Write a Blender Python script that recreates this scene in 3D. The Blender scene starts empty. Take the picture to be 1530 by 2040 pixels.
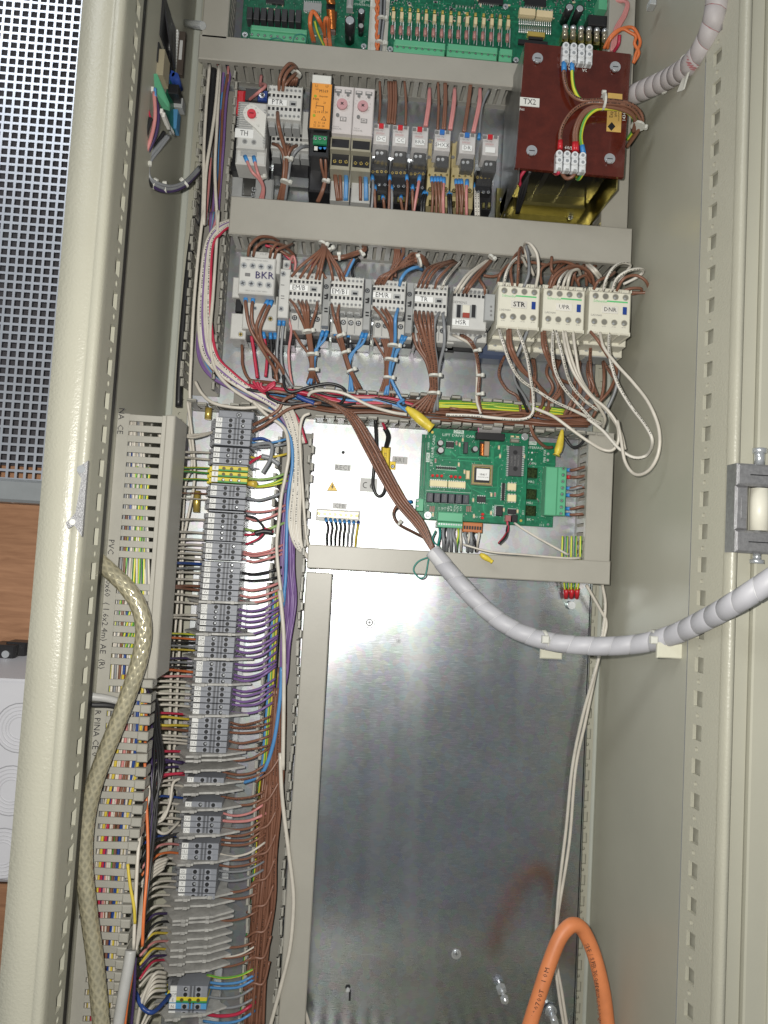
import bpy, math, random
from mathutils import Vector, Matrix
random.seed(7)
SC = bpy.context.scene
COL = SC.collection
# ---------------------------------------------------------------- camera
F = 1500.0            # focal length in pixels of a 1530 x 2040 frame
D0 = 0.95             # camera to mounting plate, metres
_D = Vector((-85.0, 88.0, F)).normalized()
_X = Vector((.99716, .0595, .0500)); _X = (_X - _D * _X.dot(_D)).normalized()
_V = _D.cross(_X).normalized()
if _V.y > 0: _V = -_V
# camera axes (x right, y down, z forward) expressed in the world (X right, Y into the cabinet, Z up)
def c2w(v): return Vector((_X.dot(v), _D.dot(v), _V.dot(v)))
CAM = Vector((0.0, -D0, 0.0))
cam = bpy.data.objects.new('camera', bpy.data.cameras.new('camera')); COL.objects.link(cam)
ax, ay, az = c2w(Vector((1, 0, 0))), c2w(Vector((0, -1, 0))), c2w(Vector((0, 0, -1)))
cam.matrix_world = Matrix(((ax.x, ay.x, az.x, CAM.x), (ax.y, ay.y, az.y, CAM.y), (ax.z, ay.z, az.z, CAM.z), (0, 0, 0, 1)))
cam.data.sensor_fit = 'VERTICAL'; cam.data.sensor_height = 36; cam.data.lens = F / 2040 * 36
cam.data.clip_start = 0.02; cam.data.clip_end = 60
SC.camera = cam
# ---------------------------------------------------------------- light: phone flash, ceiling tubes, dim room
W = bpy.data.worlds.new('World'); SC.world = W; W.use_nodes = True
W.node_tree.nodes['Background'].inputs[0].default_value = (0.92, 0.96, 1.0, 1)
W.node_tree.nodes['Background'].inputs[1].default_value = 0.14
def lamp(name, kind, loc, target, energy, col, **k):
    l = bpy.data.lights.new(name, kind); l.energy = energy; l.color = col
    for a, b in k.items(): setattr(l, a, b)
    o = bpy.data.objects.new(name, l); COL.objects.link(o); o.location = loc
    o.rotation_euler = (Vector(target) - Vector(loc)).to_track_quat('-Z', 'Y').to_euler()
    return o
lamp('phone_flash', 'POINT', CAM + c2w(Vector((-0.028, -0.022, 0.0))), (0, 0, 0), 22.0, (1.0, 0.97, 0.90), shadow_soft_size=0.006)
lamp('ceiling_light', 'AREA', (-0.98, -1.5, 1.52), (0.0, 0, 0.1), 8.0, (0.95, 0.98, 1.0), shape='RECTANGLE', size=1.2, size_y=0.35)
SC.view_settings.view_transform = 'Standard'; SC.view_settings.look = 'None'
SC.view_settings.exposure = 0.34; SC.view_settings.gamma = 1.0
# ---------------------------------------------------------------- helpers
FR = {'px': (0, 0, 1), 'A': (380, 0, .28758), 'B': (740, 0, .36601), 'C': (1200, 0, .21569), 'D': (360, 420, .30065),
      'E': (800, 420, .33987), 'F': (600, 800, .4183), 'G': (0, 760, .26144), 'H': (320, 800, .20915), 'I': (140, 1180, .18301),
      'J': (340, 1180, .19608), 'K': (0, 1180, .22556), 'L': (120, 1500, .33987), 'N': (560, 1600, .44444),
      'O': (1180, 800, .29412), 'Q': (1000, 1600, .34641), 'R': (0, 0, .27451)}
def P(x, y, h=0.0, fr='px'):
    """the point at height h in front of the mounting plate (plane Y = -h) seen at photo pixel (x, y)"""
    a, b, s = FR[fr]
    r = c2w(Vector((a + x * s - 765, b + y * s - 1020, F)))
    return CAM + r * ((D0 - h) / r.y)
def sc(h): return (D0 - h) / F          # metres per photo pixel at height h
MATS = {}
def mat(name, col, rough=0.5, metal=0.0, bump=0.0, bscale=300.0, var=0.06, vscale=25.0, alpha=1.0, trans=0.0, emit=0.0, spec=0.5, coat=0.0):
    if name in MATS: return MATS[name]
    m = bpy.data.materials.new(name); m.use_nodes = True
    nt = m.node_tree; b = nt.nodes['Principled BSDF']
    b.inputs['Roughness'].default_value = rough; b.inputs['Metallic'].default_value = metal
    b.inputs['Specular IOR Level'].default_value = spec
    b.inputs['Coat Weight'].default_value = coat
    tc = nt.nodes.new('ShaderNodeTexCoord')
    if var > 0:
        n = nt.nodes.new('ShaderNodeTexNoise'); n.inputs['Scale'].default_value = vscale; n.inputs['Detail'].default_value = 6
        n.inputs['Roughness'].default_value = 0.65
        geo = nt.nodes.new('ShaderNodeNewGeometry')
        nt.links.new(geo.outputs['Position'], n.inputs['Vector'])
        r = nt.nodes.new('ShaderNodeMapRange'); r.inputs[1].default_value = .3; r.inputs[2].default_value = .7
        r.inputs[3].default_value = 1 - 2 * var; r.inputs[4].default_value = 1 + var
        nt.links.new(n.outputs['Fac'], r.inputs[0])
        v = nt.nodes.new('ShaderNodeVectorMath'); v.operation = 'SCALE'; v.inputs[0].default_value = col[:3]
        nt.links.new(r.outputs[0], v.inputs['Scale']); nt.links.new(v.outputs[0], b.inputs['Base Color'])
    else:
        b.inputs['Base Color'].default_value = (*col[:3], 1)
    if bump > 0:
        n2 = nt.nodes.new('ShaderNodeTexNoise'); n2.inputs['Scale'].default_value = bscale; n2.inputs['Detail'].default_value = 3
        geo2 = nt.nodes.new('ShaderNodeNewGeometry'); nt.links.new(geo2.outputs['Position'], n2.inputs['Vector'])
        bp = nt.nodes.new('ShaderNodeBump'); bp.inputs['Strength'].default_value = bump; bp.inputs['Distance'].default_value = 0.001
        nt.links.new(n2.outputs['Fac'], bp.inputs['Height']); nt.links.new(bp.outputs[0], b.inputs['Normal'])
    if trans > 0: b.inputs['Transmission Weight'].default_value = trans; b.inputs['IOR'].default_value = 1.45
    if alpha < 1: b.inputs['Alpha'].default_value = alpha
    if emit > 0:
        b.inputs['Emission Color'].default_value = (*col[:3], 1); b.inputs['Emission Strength'].default_value = emit
    MATS[name] = m
    return m
WL = {}                                  # world location of every Empty (no rotations on them)
def thing(name, label, cat, loc, group=None, kind=None):
    o = bpy.data.objects.new(name, None); COL.objects.link(o); o.location = loc; o.empty_display_size = .01
    o['label'] = label; o['category'] = cat
    if group: o['group'] = group
    if kind: o['kind'] = kind
    WL[o.name] = Vector(loc)
    return o
def tag(o, label=None, cat=None, group=None, kind=None):
    if label: o['label'] = label
    if cat: o['category'] = cat
    if group: o['group'] = group
    if kind: o['kind'] = kind
    return o
class MB:
    """mesh collector; coordinates are world (X, Z, h) with Y = -h, or device pixels when dev is given"""
    def __init__(s, dev=None): s.v = []; s.f = []; s.uv = {}; s.d = dev; s.mi = []; s.k = 0
    def pt(s, u, v, h):
        if s.d: return Vector((s.d.o.x + u * s.d.s, -h, s.d.o.z - v * s.d.s))
        return Vector((u, -h, v))
    def add(s, vs, fs):
        n = len(s.v); s.v += vs; s.f += [tuple(i + n for i in f) for f in fs]; s.mi += [s.k] * len(fs); return s
    def box(s, u0, v0, u1, v1, h0, h1, c=0.0004, taper=0.0):
        a, b = s.pt(u0, v0, h0), s.pt(u1, v1, h1)
        x0, x1 = sorted((a.x, b.x)); z0, z1 = sorted((a.z, b.z)); y0, y1 = sorted((a.y, b.y))
        c = min(c, (x1 - x0) * .3, (z1 - z0) * .3, (y1 - y0) * .3)
        t = taper
        V_ = lambda i, y: [Vector((x0 + i, y, z0 + i)), Vector((x1 - i, y, z0 + i)), Vector((x1 - i, y, z1 - i)), Vector((x0 + i, y, z1 - i))]
        vs = V_(0, y1) + V_(t, y0 + c) + V_(t + c, y0)
        fs = [(0, 3, 2, 1)] if False else [(3, 2, 1, 0)]
        for r in (0, 4):
            for i in range(4):
                j = (i + 1) % 4
                fs.append((r + i, r + j, r + 4 + j, r + 4 + i))
        fs.append((8, 9, 10, 11))
        return s.add(vs, fs)
    def cyl(s, u, v, r, h0, h1, n=12, r1=None):
        """disc or pin standing on the plate direction; r in metres"""
        p = s.pt(u, v, h0); r1 = r if r1 is None else r1; vs = []
        for (rr, h) in ((r, h0), (r1, h1)):
            for i in range(n):
                a = 2 * math.pi * i / n
                vs.append(Vector((p.x + rr * math.cos(a), -h, p.z + rr * math.sin(a))))
        fs = [(i, (i + 1) % n, n + (i + 1) % n, n + i) for i in range(n)]
        fs.append(tuple(range(n, 2 * n))); fs.append(tuple(reversed(range(n))))
        return s.add(vs, fs)
    def rod(s, a, b, r, n=10, r1=None):
        """cylinder between two world points"""
        a = Vector(a); b = Vector(b); d = (b - a).normalized(); r1 = r if r1 is None else r1
        e = d.orthogonal().normalized(); g = d.cross(e); vs = []
        for (p, rr) in ((a, r), (b, r1)):
            for i in range(n):
                t = 2 * math.pi * i / n; vs.append(p + (e * math.cos(t) + g * math.sin(t)) * rr)
        fs = [(i, (i + 1) % n, n + (i + 1) % n, n + i) for i in range(n)]
        fs.append(tuple(range(n, 2 * n))); fs.append(tuple(reversed(range(n))))
        return s.add(vs, fs)
    def quad(s, pts): return s.add([Vector(p) for p in pts], [tuple(range(len(pts)))])
    def prism(s, poly, h0, h1):
        """polygon in (u, v) raised from h0 to h1"""
        n = len(poly); vs = [s.pt(u, v, h0) for u, v in poly] + [s.pt(u, v, h1) for u, v in poly]
        ar = sum(vs[i].x * vs[(i + 1) % n].z - vs[(i + 1) % n].x * vs[i].z for i in range(n))
        rg = list(range(n))
        if ar < 0: vs = vs[:n][::-1] + vs[n:][::-1]
        fs = [(i, (i + 1) % n, n + (i + 1) % n, n + i) for i in range(n)] + [tuple(range(n, 2 * n)), tuple(reversed(range(n)))]
        return s.add(vs, fs)
    def extr(s, poly, d):
        """world polygon swept by vector d"""
        n = len(poly); d = Vector(d); vs = [Vector(p) for p in poly]; vs += [p + d for p in vs[:n]]
        fs = [(i, (i + 1) % n, n + (i + 1) % n, n + i) for i in range(n)] + [tuple(range(n, 2 * n)), tuple(reversed(range(n)))]
        return s.add(vs, fs)
    def tube(s, path, r, n=8, caps=True, uvs=True, rf=None):
        """path of world points; UV u runs along in metres, v round"""
        pts = [Vector(p) for p in path]; N = len(pts); base = len(s.v)
        T = [(pts[min(i + 1, N - 1)] - pts[max(i - 1, 0)]).normalized() for i in range(N)]
        e = T[0].orthogonal().normalized()
        up = Vector((0, -1, 0)); e = (up - T[0] * up.dot(T[0]));
        e = e.normalized() if e.length > 1e-3 else T[0].orthogonal().normalized()
        L = 0.0; vs = []; fs = []; uv = []; Ls = []
        for i in range(N):
            e = (e - T[i] * e.dot(T[i])).normalized(); g = T[i].cross(e)
            if i: L += (pts[i] - pts[i - 1]).length
            Ls.append(L); rr = r if rf is None else r * rf(i / (N - 1), L)
            for k in range(n):
                a = 2 * math.pi * k / n; vs.append(pts[i] + (e * math.cos(a) + g * math.sin(a)) * rr)
        f0 = len(s.f)
        for i in range(N - 1):
            for k in range(n):
                k2 = (k + 1) % n
                fs.append((i * n + k, i * n + k2, (i + 1) * n + k2, (i + 1) * n + k))
                s.uv[f0 + len(fs) - 1] = [(Ls[i], k / n), (Ls[i], (k + 1) / n), (Ls[i + 1], (k + 1) / n), (Ls[i + 1], k / n)]
        if caps: fs.append(tuple(reversed(range(n)))); fs.append(tuple((N - 1) * n + k for k in range(n)))
        return s.add(vs, fs)
    def build(s, name, m, parent=None, smooth=False, label=None, cat=None, group=None, kind=None, origin=None, dev=None):
        if parent is None and s.d and not cat and not kind: parent = s.d.e
        if not s.v: return None
        if parent is not None: off = WL[parent.name]
        elif origin is not None: off = Vector(origin)
        else:
            off = Vector((sum(v.x for v in s.v) / len(s.v), sum(v.y for v in s.v) / len(s.v), min(v.z for v in s.v)))
        me = bpy.data.meshes.new(name); me.from_pydata([v - off for v in s.v], [], s.f)
        if s.uv:
            ul = me.uv_layers.new(name='UVMap')
            for pi, uvl in s.uv.items():
                p = me.polygons[pi]
                for li, c in zip(p.loop_indices, uvl): ul.data[li].uv = c
        ms = m if isinstance(m, (list, tuple)) else [m]
        for q in ms: me.materials.append(q)
        if len(ms) > 1: me.polygons.foreach_set('material_index', s.mi)
        if smooth: me.polygons.foreach_set('use_smooth', [len(p.vertices) <= 4 for p in me.polygons])
        me.update()
        o = bpy.data.objects.new(name, me); COL.objects.link(o)
        if parent is not None: o.parent = parent; WL[o.name] = off
        else: o.location = off; WL[o.name] = off
        return tag(o, label, cat, group, kind)
class Dev:
    """a device whose front is centred on photo pixel (cx, cy) at height h; u, v are pixels right and down from there"""
    def __init__(s, name, label, cat, cx, cy, h, group=None, fr='px', base=0.0, kind=None):
        s.h = h; s.s = sc(h); s.o = P(cx, cy, h, fr)
        s.e = thing(name, label, cat, (s.o.x, -base, s.o.z), group, kind)
    def m(s): return MB(s)
    def text(s, t, u, v, size, h, m, rot=0.0, parent=None, sx=1.0, align='CENTER', name='lettering'):
        return text(t, s.m().pt(u, v, h), size * s.s, m, parent or s.e, rot, sx, align, name)
def text(t, loc, size, m, parent, rot=0.0, sx=1.0, align='CENTER', name='lettering', euler=None):
    c = bpy.data.curves.new(name, 'FONT'); c.body = t; c.size = size; c.align_x = align; c.align_y = 'CENTER'
    c.materials.append(m); c.resolution_u = 1; c.extrude = 0.0
    o = bpy.data.objects.new(name, c); COL.objects.link(o)
    o.rotation_euler = euler or (math.pi / 2, rot, 0); o.scale = (sx, 1, 1)
    o.parent = parent; o.location = Vector(loc) - WL[parent.name]
    return o
def smooth(pts, k=6):
    """Catmull-Rom through the points"""
    pts = [Vector(p) for p in pts]
    if len(pts) < 3: return [pts[0].lerp(pts[-1], i / k) for i in range(k + 1)]
    q = [pts[0] * 2 - pts[1]] + pts + [pts[-1] * 2 - pts[-2]]; out = []
    for i in range(1, len(q) - 2):
        a, b, c, d = q[i - 1:i + 3]
        for j in range(k):
            t = j / k
            out.append(.5 * ((2 * b) + (c - a) * t + (2 * a - 5 * b + 4 * c - d) * t * t + (3 * b - a - 3 * c + d) * t ** 3))
    out.append(pts[-1]); return out
def path(fr, pts, h0=None, h1=None, k=6):
    """pts: (x, y) or (x, y, h) in frame fr"""
    n = len(pts); q = []
    for i, p in enumerate(pts):
        h = p[2] if len(p) > 2 else h0 + ((h1 if h1 is not None else h0) - h0) * i / max(1, n - 1)
        q.append(P(p[0], p[1], h, fr))
    return smooth(q, k)
def wire(fr, pts, m, r=.0011, h0=None, h1=None, label='wire', group=None, name='wire', cat='wire', n=7, k=6, parent=None):
    b = MB(); b.tube(path(fr, pts, h0, h1, k), r, n)
    if parent is not None: return b.build(name, m, parent=parent, smooth=True)
    return b.build(name, m, smooth=True, label=label, cat=cat, group=group)
# ---------------------------------------------------------------- materials
paint = mat('pebble_grey_paint', (.42, .41, .335), .32, bump=.36, bscale=480, var=.03, vscale=6)
paint_smooth = mat('pebble_grey_paint_smooth', (.42, .412, .338), .42, bump=.05, bscale=300, var=.03, vscale=5)
rail_paint = mat('pale_rail_paint', (.47, .49, .44), .45, var=.03)
pvc = mat('grey_pvc', (.355, .345, .305), .42, var=.05, vscale=30, bump=.05, bscale=900)
pvc_cover = mat('grey_pvc_cover', (.385, .37, .325), .40, bump=.04, bscale=200, var=.04, vscale=12)
pvc_dark = mat('grey_pvc_base', (.27, .26, .23), .5, var=.06)
dark = mat('dark_gap', (.02, .02, .02), .7, var=0)
black = mat('black_plastic', (.018, .018, .02), .35, var=.1)
blackrub = mat('black_rubber', (.022, .022, .024), .55, var=.1)
white_pl = mat('white_plastic', (.70, .70, .66), .45, var=.03)
ivory = mat('ivory_plastic', (.70, .68, .58), .42, var=.03, vscale=40)
lgrey = mat('light_grey_plastic', (.56, .56, .54), .45, var=.04, vscale=50)
mgrey = mat('grey_plastic', (.36, .37, .37), .45, var=.05, vscale=50)
tgrey = mat('terminal_grey', (.27, .285, .32), .45, var=.05, vscale=60)
tgrey2 = mat('terminal_grey_dark', (.12, .125, .14), .5, var=.05)
sepm = mat('separator_grey', (.45, .445, .425), .55, var=.16, vscale=90)
hole = mat('hole_dark', (.012, .013, .016), .6, var=0)
steel = mat('zinc_screw', (.74, .77, .80), .26, metal=.72, var=.05)
brass = mat('brass', (.80, .60, .16), .3, metal=.65, var=.08)
gold = mat('passivated_zinc', (.62, .55, .22), .28, metal=1.0, var=.2, vscale=15)
paper = mat('label_paper', (.80, .81, .80), .5, var=.02)
clearl = mat('silver_label', (.50, .50, .49), .45, var=.03)
ink = mat('black_ink', (.012, .012, .015), .5, var=0)
inkw = mat('white_ink', (.85, .88, .85), .5, var=0)
inkg = mat('grey_ink', (.18, .18, .18), .5, var=0)
pcb = mat('green_solder_mask', (.012, .19, .095), .28, var=.18, vscale=120, bump=.15, bscale=900)
pcb2 = mat('green_solder_mask_dark', (.010, .14, .075), .3, var=.25, vscale=160)
trace = mat('green_trace', (.03, .30, .15), .3, var=.1)
tgreen = mat('terminal_green', (.12, .44, .25), .45, var=.04)
red = mat('red_plastic', (.55, .02, .03), .35, var=.05)
blue = mat('blue_ferrule', (.045, .25, .60), .4, var=.05)
dblue = mat('dark_blue_plastic', (.015, .05, .25), .35, var=.05)
orangep = mat('orange_plastic', (.80, .33, .05), .45, var=.04)
cream = mat('cream_component', (.75, .62, .38), .45, var=.05)
copper = mat('copper_wire', (.62, .22, .06), .3, metal=.9, var=.1)
yellow = mat('yellow_plastic', (.75, .62, .06), .4, var=.06, vscale=80)
tie = mat('cable_tie_nylon', (.62, .62, .57), .4, var=.03)
# ================================================================ the cabinet
def metal_plate(name, col, rough, sx, dark_=.0, anis=1.0):
    m = bpy.data.materials.new(name); m.use_nodes = True; nt = m.node_tree; b = nt.nodes['Principled BSDF']
    b.inputs['Metallic'].default_value = 1.0
    g = nt.nodes.new('ShaderNodeNewGeometry')
    mp = nt.nodes.new('ShaderNodeMapping'); mp.inputs['Scale'].default_value = (sx, 1, 14 * sx ** .0 * 10)
    nt.links.new(g.outputs['Position'], mp.inputs[0])
    n = nt.nodes.new('ShaderNodeTexNoise'); n.inputs['Scale'].default_value = 6; n.inputs['Detail'].default_value = 9; n.inputs['Roughness'].default_value = .7
    nt.links.new(mp.outputs[0], n.inputs['Vector'])
    big = nt.nodes.new('ShaderNodeTexNoise'); big.inputs['Scale'].default_value = 7; big.inputs['Detail'].default_value = 5
    nt.links.new(g.outputs['Position'], big.inputs['Vector'])
    vor = nt.nodes.new('ShaderNodeTexVoronoi'); vor.inputs['Scale'].default_value = 130; nt.links.new(g.outputs['Position'], vor.inputs['Vector'])
    ad = nt.nodes.new('ShaderNodeMath'); ad.operation = 'MULTIPLY_ADD'; ad.inputs[1].default_value = .42; nt.links.new(n.outputs['Fac'], ad.inputs[0])
    m3 = nt.nodes.new('ShaderNodeMath'); m3.operation = 'MULTIPLY'; m3.inputs[1].default_value = .45; nt.links.new(big.outputs['Fac'], m3.inputs[0]); nt.links.new(m3.outputs[0], ad.inputs[2])
    cr = nt.nodes.new('ShaderNodeValToRGB'); cr.color_ramp.elements[0].position = .38; cr.color_ramp.elements[1].position = .62
    cr.color_ramp.elements[0].color = (*[c * .80 for c in col], 1); cr.color_ramp.elements[1].color = (*[min(1, c * 1.08) for c in col], 1)
    nt.links.new(ad.outputs[0], cr.inputs[0])
    mx = nt.nodes.new('ShaderNodeMix'); mx.data_type = 'RGBA'; mx.blend_type = 'MULTIPLY'; mx.inputs[0].default_value = .14
    nt.links.new(cr.outputs[0], mx.inputs[6]); nt.links.new(vor.outputs['Color'], mx.inputs[7]); nt.links.new(mx.outputs[2], b.inputs['Base Color'])
    r = nt.nodes.new('ShaderNodeMapRange'); r.inputs[1].default_value = .3; r.inputs[2].default_value = .7; r.inputs[3].default_value = rough * .9; r.inputs[4].default_value = rough * 1.12
    nt.links.new(ad.outputs[0], r.inputs[0]); nt.links.new(r.outputs[0], b.inputs['Roughness'])
    # fine scratches across; streaks down paint in smudges and reflected folds: brighter, rougher
    acc = None
    for (sx_, sz_, thr, amp, wd) in ((60, 900, .60, .09, .08), (13, 300, .745, .42, .03), (15, 1.1, .50, .16, .22)):
        mq = nt.nodes.new('ShaderNodeMapping'); mq.inputs['Scale'].default_value = (sx_, 1, sz_); mq.inputs['Rotation'].default_value = (0, .03 if sx_ < 100 else .06, 0)
        nt.links.new(g.outputs['Position'], mq.inputs[0]); nq = nt.nodes.new('ShaderNodeTexNoise'); nq.inputs['Scale'].default_value = 1.0; nq.inputs['Detail'].default_value = 2
        nt.links.new(mq.outputs[0], nq.inputs['Vector']); rq = nt.nodes.new('ShaderNodeMapRange'); rq.inputs[1].default_value = thr - .01; rq.inputs[2].default_value = thr + wd; rq.inputs[3].default_value = 0; rq.inputs[4].default_value = amp
        nt.links.new(nq.outputs['Fac'], rq.inputs[0])
        if acc is None: acc = rq.outputs[0]
        else:
            aq = nt.nodes.new('ShaderNodeMath'); aq.operation = 'MAXIMUM'; nt.links.new(acc, aq.inputs[0]); nt.links.new(rq.outputs[0], aq.inputs[1]); acc = aq.outputs[0]
    ms = nt.nodes.new('ShaderNodeMix'); ms.data_type = 'RGBA'; ms.inputs[7].default_value = (.95, .97, 1, 1); nt.links.new(acc, ms.inputs[0]); nt.links.new(mx.outputs[2], ms.inputs[6]); nt.links.new(ms.outputs[2], b.inputs['Base Color'])
    rs = nt.nodes.new('ShaderNodeMath'); rs.operation = 'MULTIPLY_ADD'; rs.inputs[1].default_value = .35; nt.links.new(acc, rs.inputs[0]); nt.links.new(r.outputs[0], rs.inputs[2]); nt.links.new(rs.outputs[0], b.inputs['Roughness'])
    bp = nt.nodes.new('ShaderNodeBump'); bp.inputs['Strength'].default_value = .07; bp.inputs['Distance'].default_value = .0004
    nt.links.new(n.outputs['Fac'], bp.inputs['Height']); nt.links.new(bp.outputs[0], b.inputs['Normal'])
    return m
galv = metal_plate('galvanised_steel', (.60, .635, .66), .27, 14)
galv_up = metal_plate('galvanised_steel_matt', (.55, .57, .59), .40, 60)

XL = P(300, 1110, 0).x; XR = P(1213, 1130, 0).x            # side walls
HF, HI = .280, .226                                        # front edge and inner edge of the perforated flanges
ZT, ZB = P(760, -160, .0).z + .12, P(760, 2130, .0).z
cab = thing('electrical_cabinet', 'tall pebble grey steel cabinet standing open with all the wiring inside', 'cabinet', (0, 0, ZB))
MB().box(XL - .002, ZB - .1, XR + .002, ZT, -.034, -.030).build('back_wall', paint_smooth, cab)
MB().quad([(XL, .034, ZB - .1), (XL, -HI + .0015, ZB - .1), (XL, -HI + .0015, ZT), (XL, .034, ZT)]).build('side_wall', paint_smooth, cab)
MB().quad([(XR, .034, ZB - .1), (XR, -HI + .0015, ZB - .1), (XR, -HI + .0015, ZT), (XR, .034, ZT)]).build('side_wall', paint_smooth, cab)
# floor of the cabinet with its row of vent slots (seen mirrored in the steel panel)
fl = MB(); zf = P(760, 2075, 0).z
x = XL
while x < XR:
    fl.box(x, zf - .002, x + .009, zf, -.03, .20, c=0); x += .018
fl.box(XL, zf - .002, XR, zf, .20, .27, c=0)
fl.build('cabinet_floor', paint, cab); MB().box(XL, zf - .012, XR, zf - .010, -.03, .28, c=0).build('floor_slot_dark', dark, cab)  # dark sheet added below the floor so its slots read dark
def cell(b, fn, u0, u1, v0, v1, hp, th):
    """rectangle u0..u1 x v0..v1 with a hole; hp maps an angle to the hole's outline point"""
    N = 16; cu, cv = (u0 + u1) / 2, (v0 + v1) / 2; hu, hv = (u1 - u0) / 2, (v1 - v0) / 2
    sq = [(1, 0), (1, .5), (1, 1), (.5, 1), (0, 1), (-.5, 1), (-1, 1), (-1, .5), (-1, 0), (-1, -.5), (-1, -1), (-.5, -1), (0, -1), (.5, -1), (1, -1), (1, -.5)]
    vs = [fn(cu + a * hu, cv + c * hv, 0) for a, c in sq]; H = [hp(a, c) for a, c in sq]
    vs += [fn(cu + a, cv + c, 0) for a, c in H] + [fn(cu + a, cv + c, th) for a, c in H]
    fs = []
    for i in range(N):
        j = (i + 1) % N
        fs.append((i, j, N + j, N + i)); fs.append((N + i, N + j, 2 * N + j, 2 * N + i))
    b.add(vs, fs)
def rect_hole(w, h): return lambda a, c: (a * w, c * h)
def round_hole(r):
    def f(a, c):
        l = math.hypot(a, c); return (a / l * r, c / l * r)
    return f
def perforated(b, fn, u0, u1, v0, v1, uc, pitch, phase, slot, rad, th, uo=0):
    """strip with slots and round holes in turn; solid margins beside the hole column"""
    w = slot[0] * 1.5
    b.add([fn(u0, v0, 0), fn(uc - w, v0, 0), fn(uc - w, v1, 0), fn(u0, v1, 0)], [(0, 1, 2, 3)])
    b.add([fn(uc + w, v0, 0), fn(u1, v0, 0), fn(u1, v1, 0), fn(uc + w, v1, 0)], [(0, 1, 2, 3)])
    v = v0 + phase
    b.add([fn(uc - w, v0, 0), fn(uc + w, v0, 0), fn(uc + w, v, 0), fn(uc - w, v, 0)], [(0, 1, 2, 3)])
    while v < v1:
        cell(b, fn, uc - w, uc + w, v, v + pitch * .68, rect_hole(slot[0], slot[1]), th)
        cell(b, fn, uc - w, uc + w, v + pitch * .68, v + pitch, round_hole(rad), th)
        v += pitch
# left front post: flat face, rounded nose, perforated inner flange
XPL = P(68, 1110, HF).x; XN = P(160, 1110, HF).x
zb, zt = ZB - .06, ZT
prof = [(XPL, HF - .004), (XPL + .001, HF), (XN - .012, HF), (XN - .0105, HF - .0012), (XN - .009, HF), (XN - .004, HF + .0012), (XN - .001, HF - .001), (XN, HF - .005), (XN, HF - .012)]
def strip(prof, name, m, par, smooth_=True):
    b = MB(); n = len(prof)
    b.add([Vector((x, -h, z)) for z in (zb, zt) for x, h in prof], [(i, i + 1, n + i + 1, n + i) for i in range(n - 1)])
    return b.build(name, m, par, smooth=smooth_)
strip(prof, 'frame_post', paint, cab)
PZ = .0318
pl = MB(); fnL = lambda u, v, w: Vector((XN - .0003 - w, -u, v))
perforated(pl, fnL, HI, HF - .010, zb, zt, HI + .016, PZ, .004, (.0066, .0078), .0030, .0035)
pl.build('perforated_flange', paint_smooth, cab)
# light edge return behind the flange seen through its slots, and the black gasket line
MB().box(XN - .014, zb, XN - .007, zt, HI, HF - .014).build('post_lining', paint_smooth, cab)
strip([(XN - .0001, HI + .001), (XN - .0008, HI - .011), (XN - .006, HI - .012)], 'flange_lip', blackrub, cab)
# right front: flange, nose, seam
XNR = P(1452, 1160, HF).x
pr = MB(); fnR = lambda u, v, w: Vector((XR + (XNR - XR) * (u - HI) / (HF - HI) + w, -u, v))
perforated(pr, fnR, HI, HF - .008, zb, zt, HI + .017, PZ, .010, (.0062, .0072), .0024, .0035)
pr.build('perforated_flange', paint, cab)
MB().box(XR + .009, zb, XR + .012, zt, HI - .01, HF - .01).build('post_lining', paint_smooth, cab)
xn = XNR
strip([(xn - .0015, HF - .012), (xn - .001, HF - .008), (xn, HF - .001), (xn + .003, HF + .0015), (xn + .006, HF + .001), (xn + .0085, HF - .002), (xn + .009, HF - .007)], 'frame_nose', paint, cab)
# rear perforated rails and their pale side strips
def rear_rail(x0, x1, xc, xs0, xs1, hr=-.018, nm='rear_rail'):
    b = MB(); fn = lambda u, v, w: Vector((u, -hr + w, v))
    perforated(b, fn, x0, x1, ZB - .05, ZT, xc, .0262, .003, (.0042, .0062), .0022, .003)
    b.box(x0, ZB - .05, x1, ZT, hr - .006, hr - .004)
    b.build(nm, paint_smooth, cab)
    MB().box(xs0, ZB - .05, xs1, ZT, -.028, hr + .001, c=.0015).build('corner_post', rail_paint, cab)
rear_rail(P(1166, 1200, -.018).x - .01, P(1192, 1200, -.018).x, P(1181, 1200, -.018).x, P(1192, 1200, -.018).x, XR)
rear_rail(P(330, 1000, -.018).x, P(366, 1000, -.018).x, P(345, 1000, -.018).x, XL, P(330, 1000, -.018).x)
# ================================================================ mounting plates
def plate(name, label, x0, y0, x1, y1, h, m, th=.0025, fr='px', cat='plate'):
    xm, ym = (x0 + x1) / 2, (y0 + y1) / 2
    X0, X1 = P(x0, ym, h).x, P(x1, ym, h).x; Z1, Z0 = P(xm, y0, h).z, P(xm, y1, h).z
    return MB().box(X0, Z0, X1, Z1, h - th, h, c=.0006).build(name, m, label=label, cat=cat)
zup = P(760, 1126, 0).z
MB().box(P(360, 1000, 0).x, zup, P(1175, 1000, 0).x, ZT, -.003, 0).build('mounting_plate', galv_up, label='large galvanised mounting plate behind the rows of contactors and relays', cat='mounting plate')
MB().box(P(352, 1600, -.004).x, ZB, P(605, 1600, -.004).x, zup - .001, -.007, -.004).build('mounting_plate', galv_up, label='narrow galvanised strip of plate behind the long terminal strip', cat='mounting plate')
XPb = P(1158, 1600, 0).x
lowp = thing('cover_panel', 'big bare galvanised steel panel filling the lower half of the cabinet', 'panel', (P(880, 1600, 0).x, 0, ZB))
MB().box(P(600, 1600, .004).x, ZB + .0, XPb, P(900, 1128, 0).z, .001, .004, c=.001).build('sheet', galv, lowp)
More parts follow.
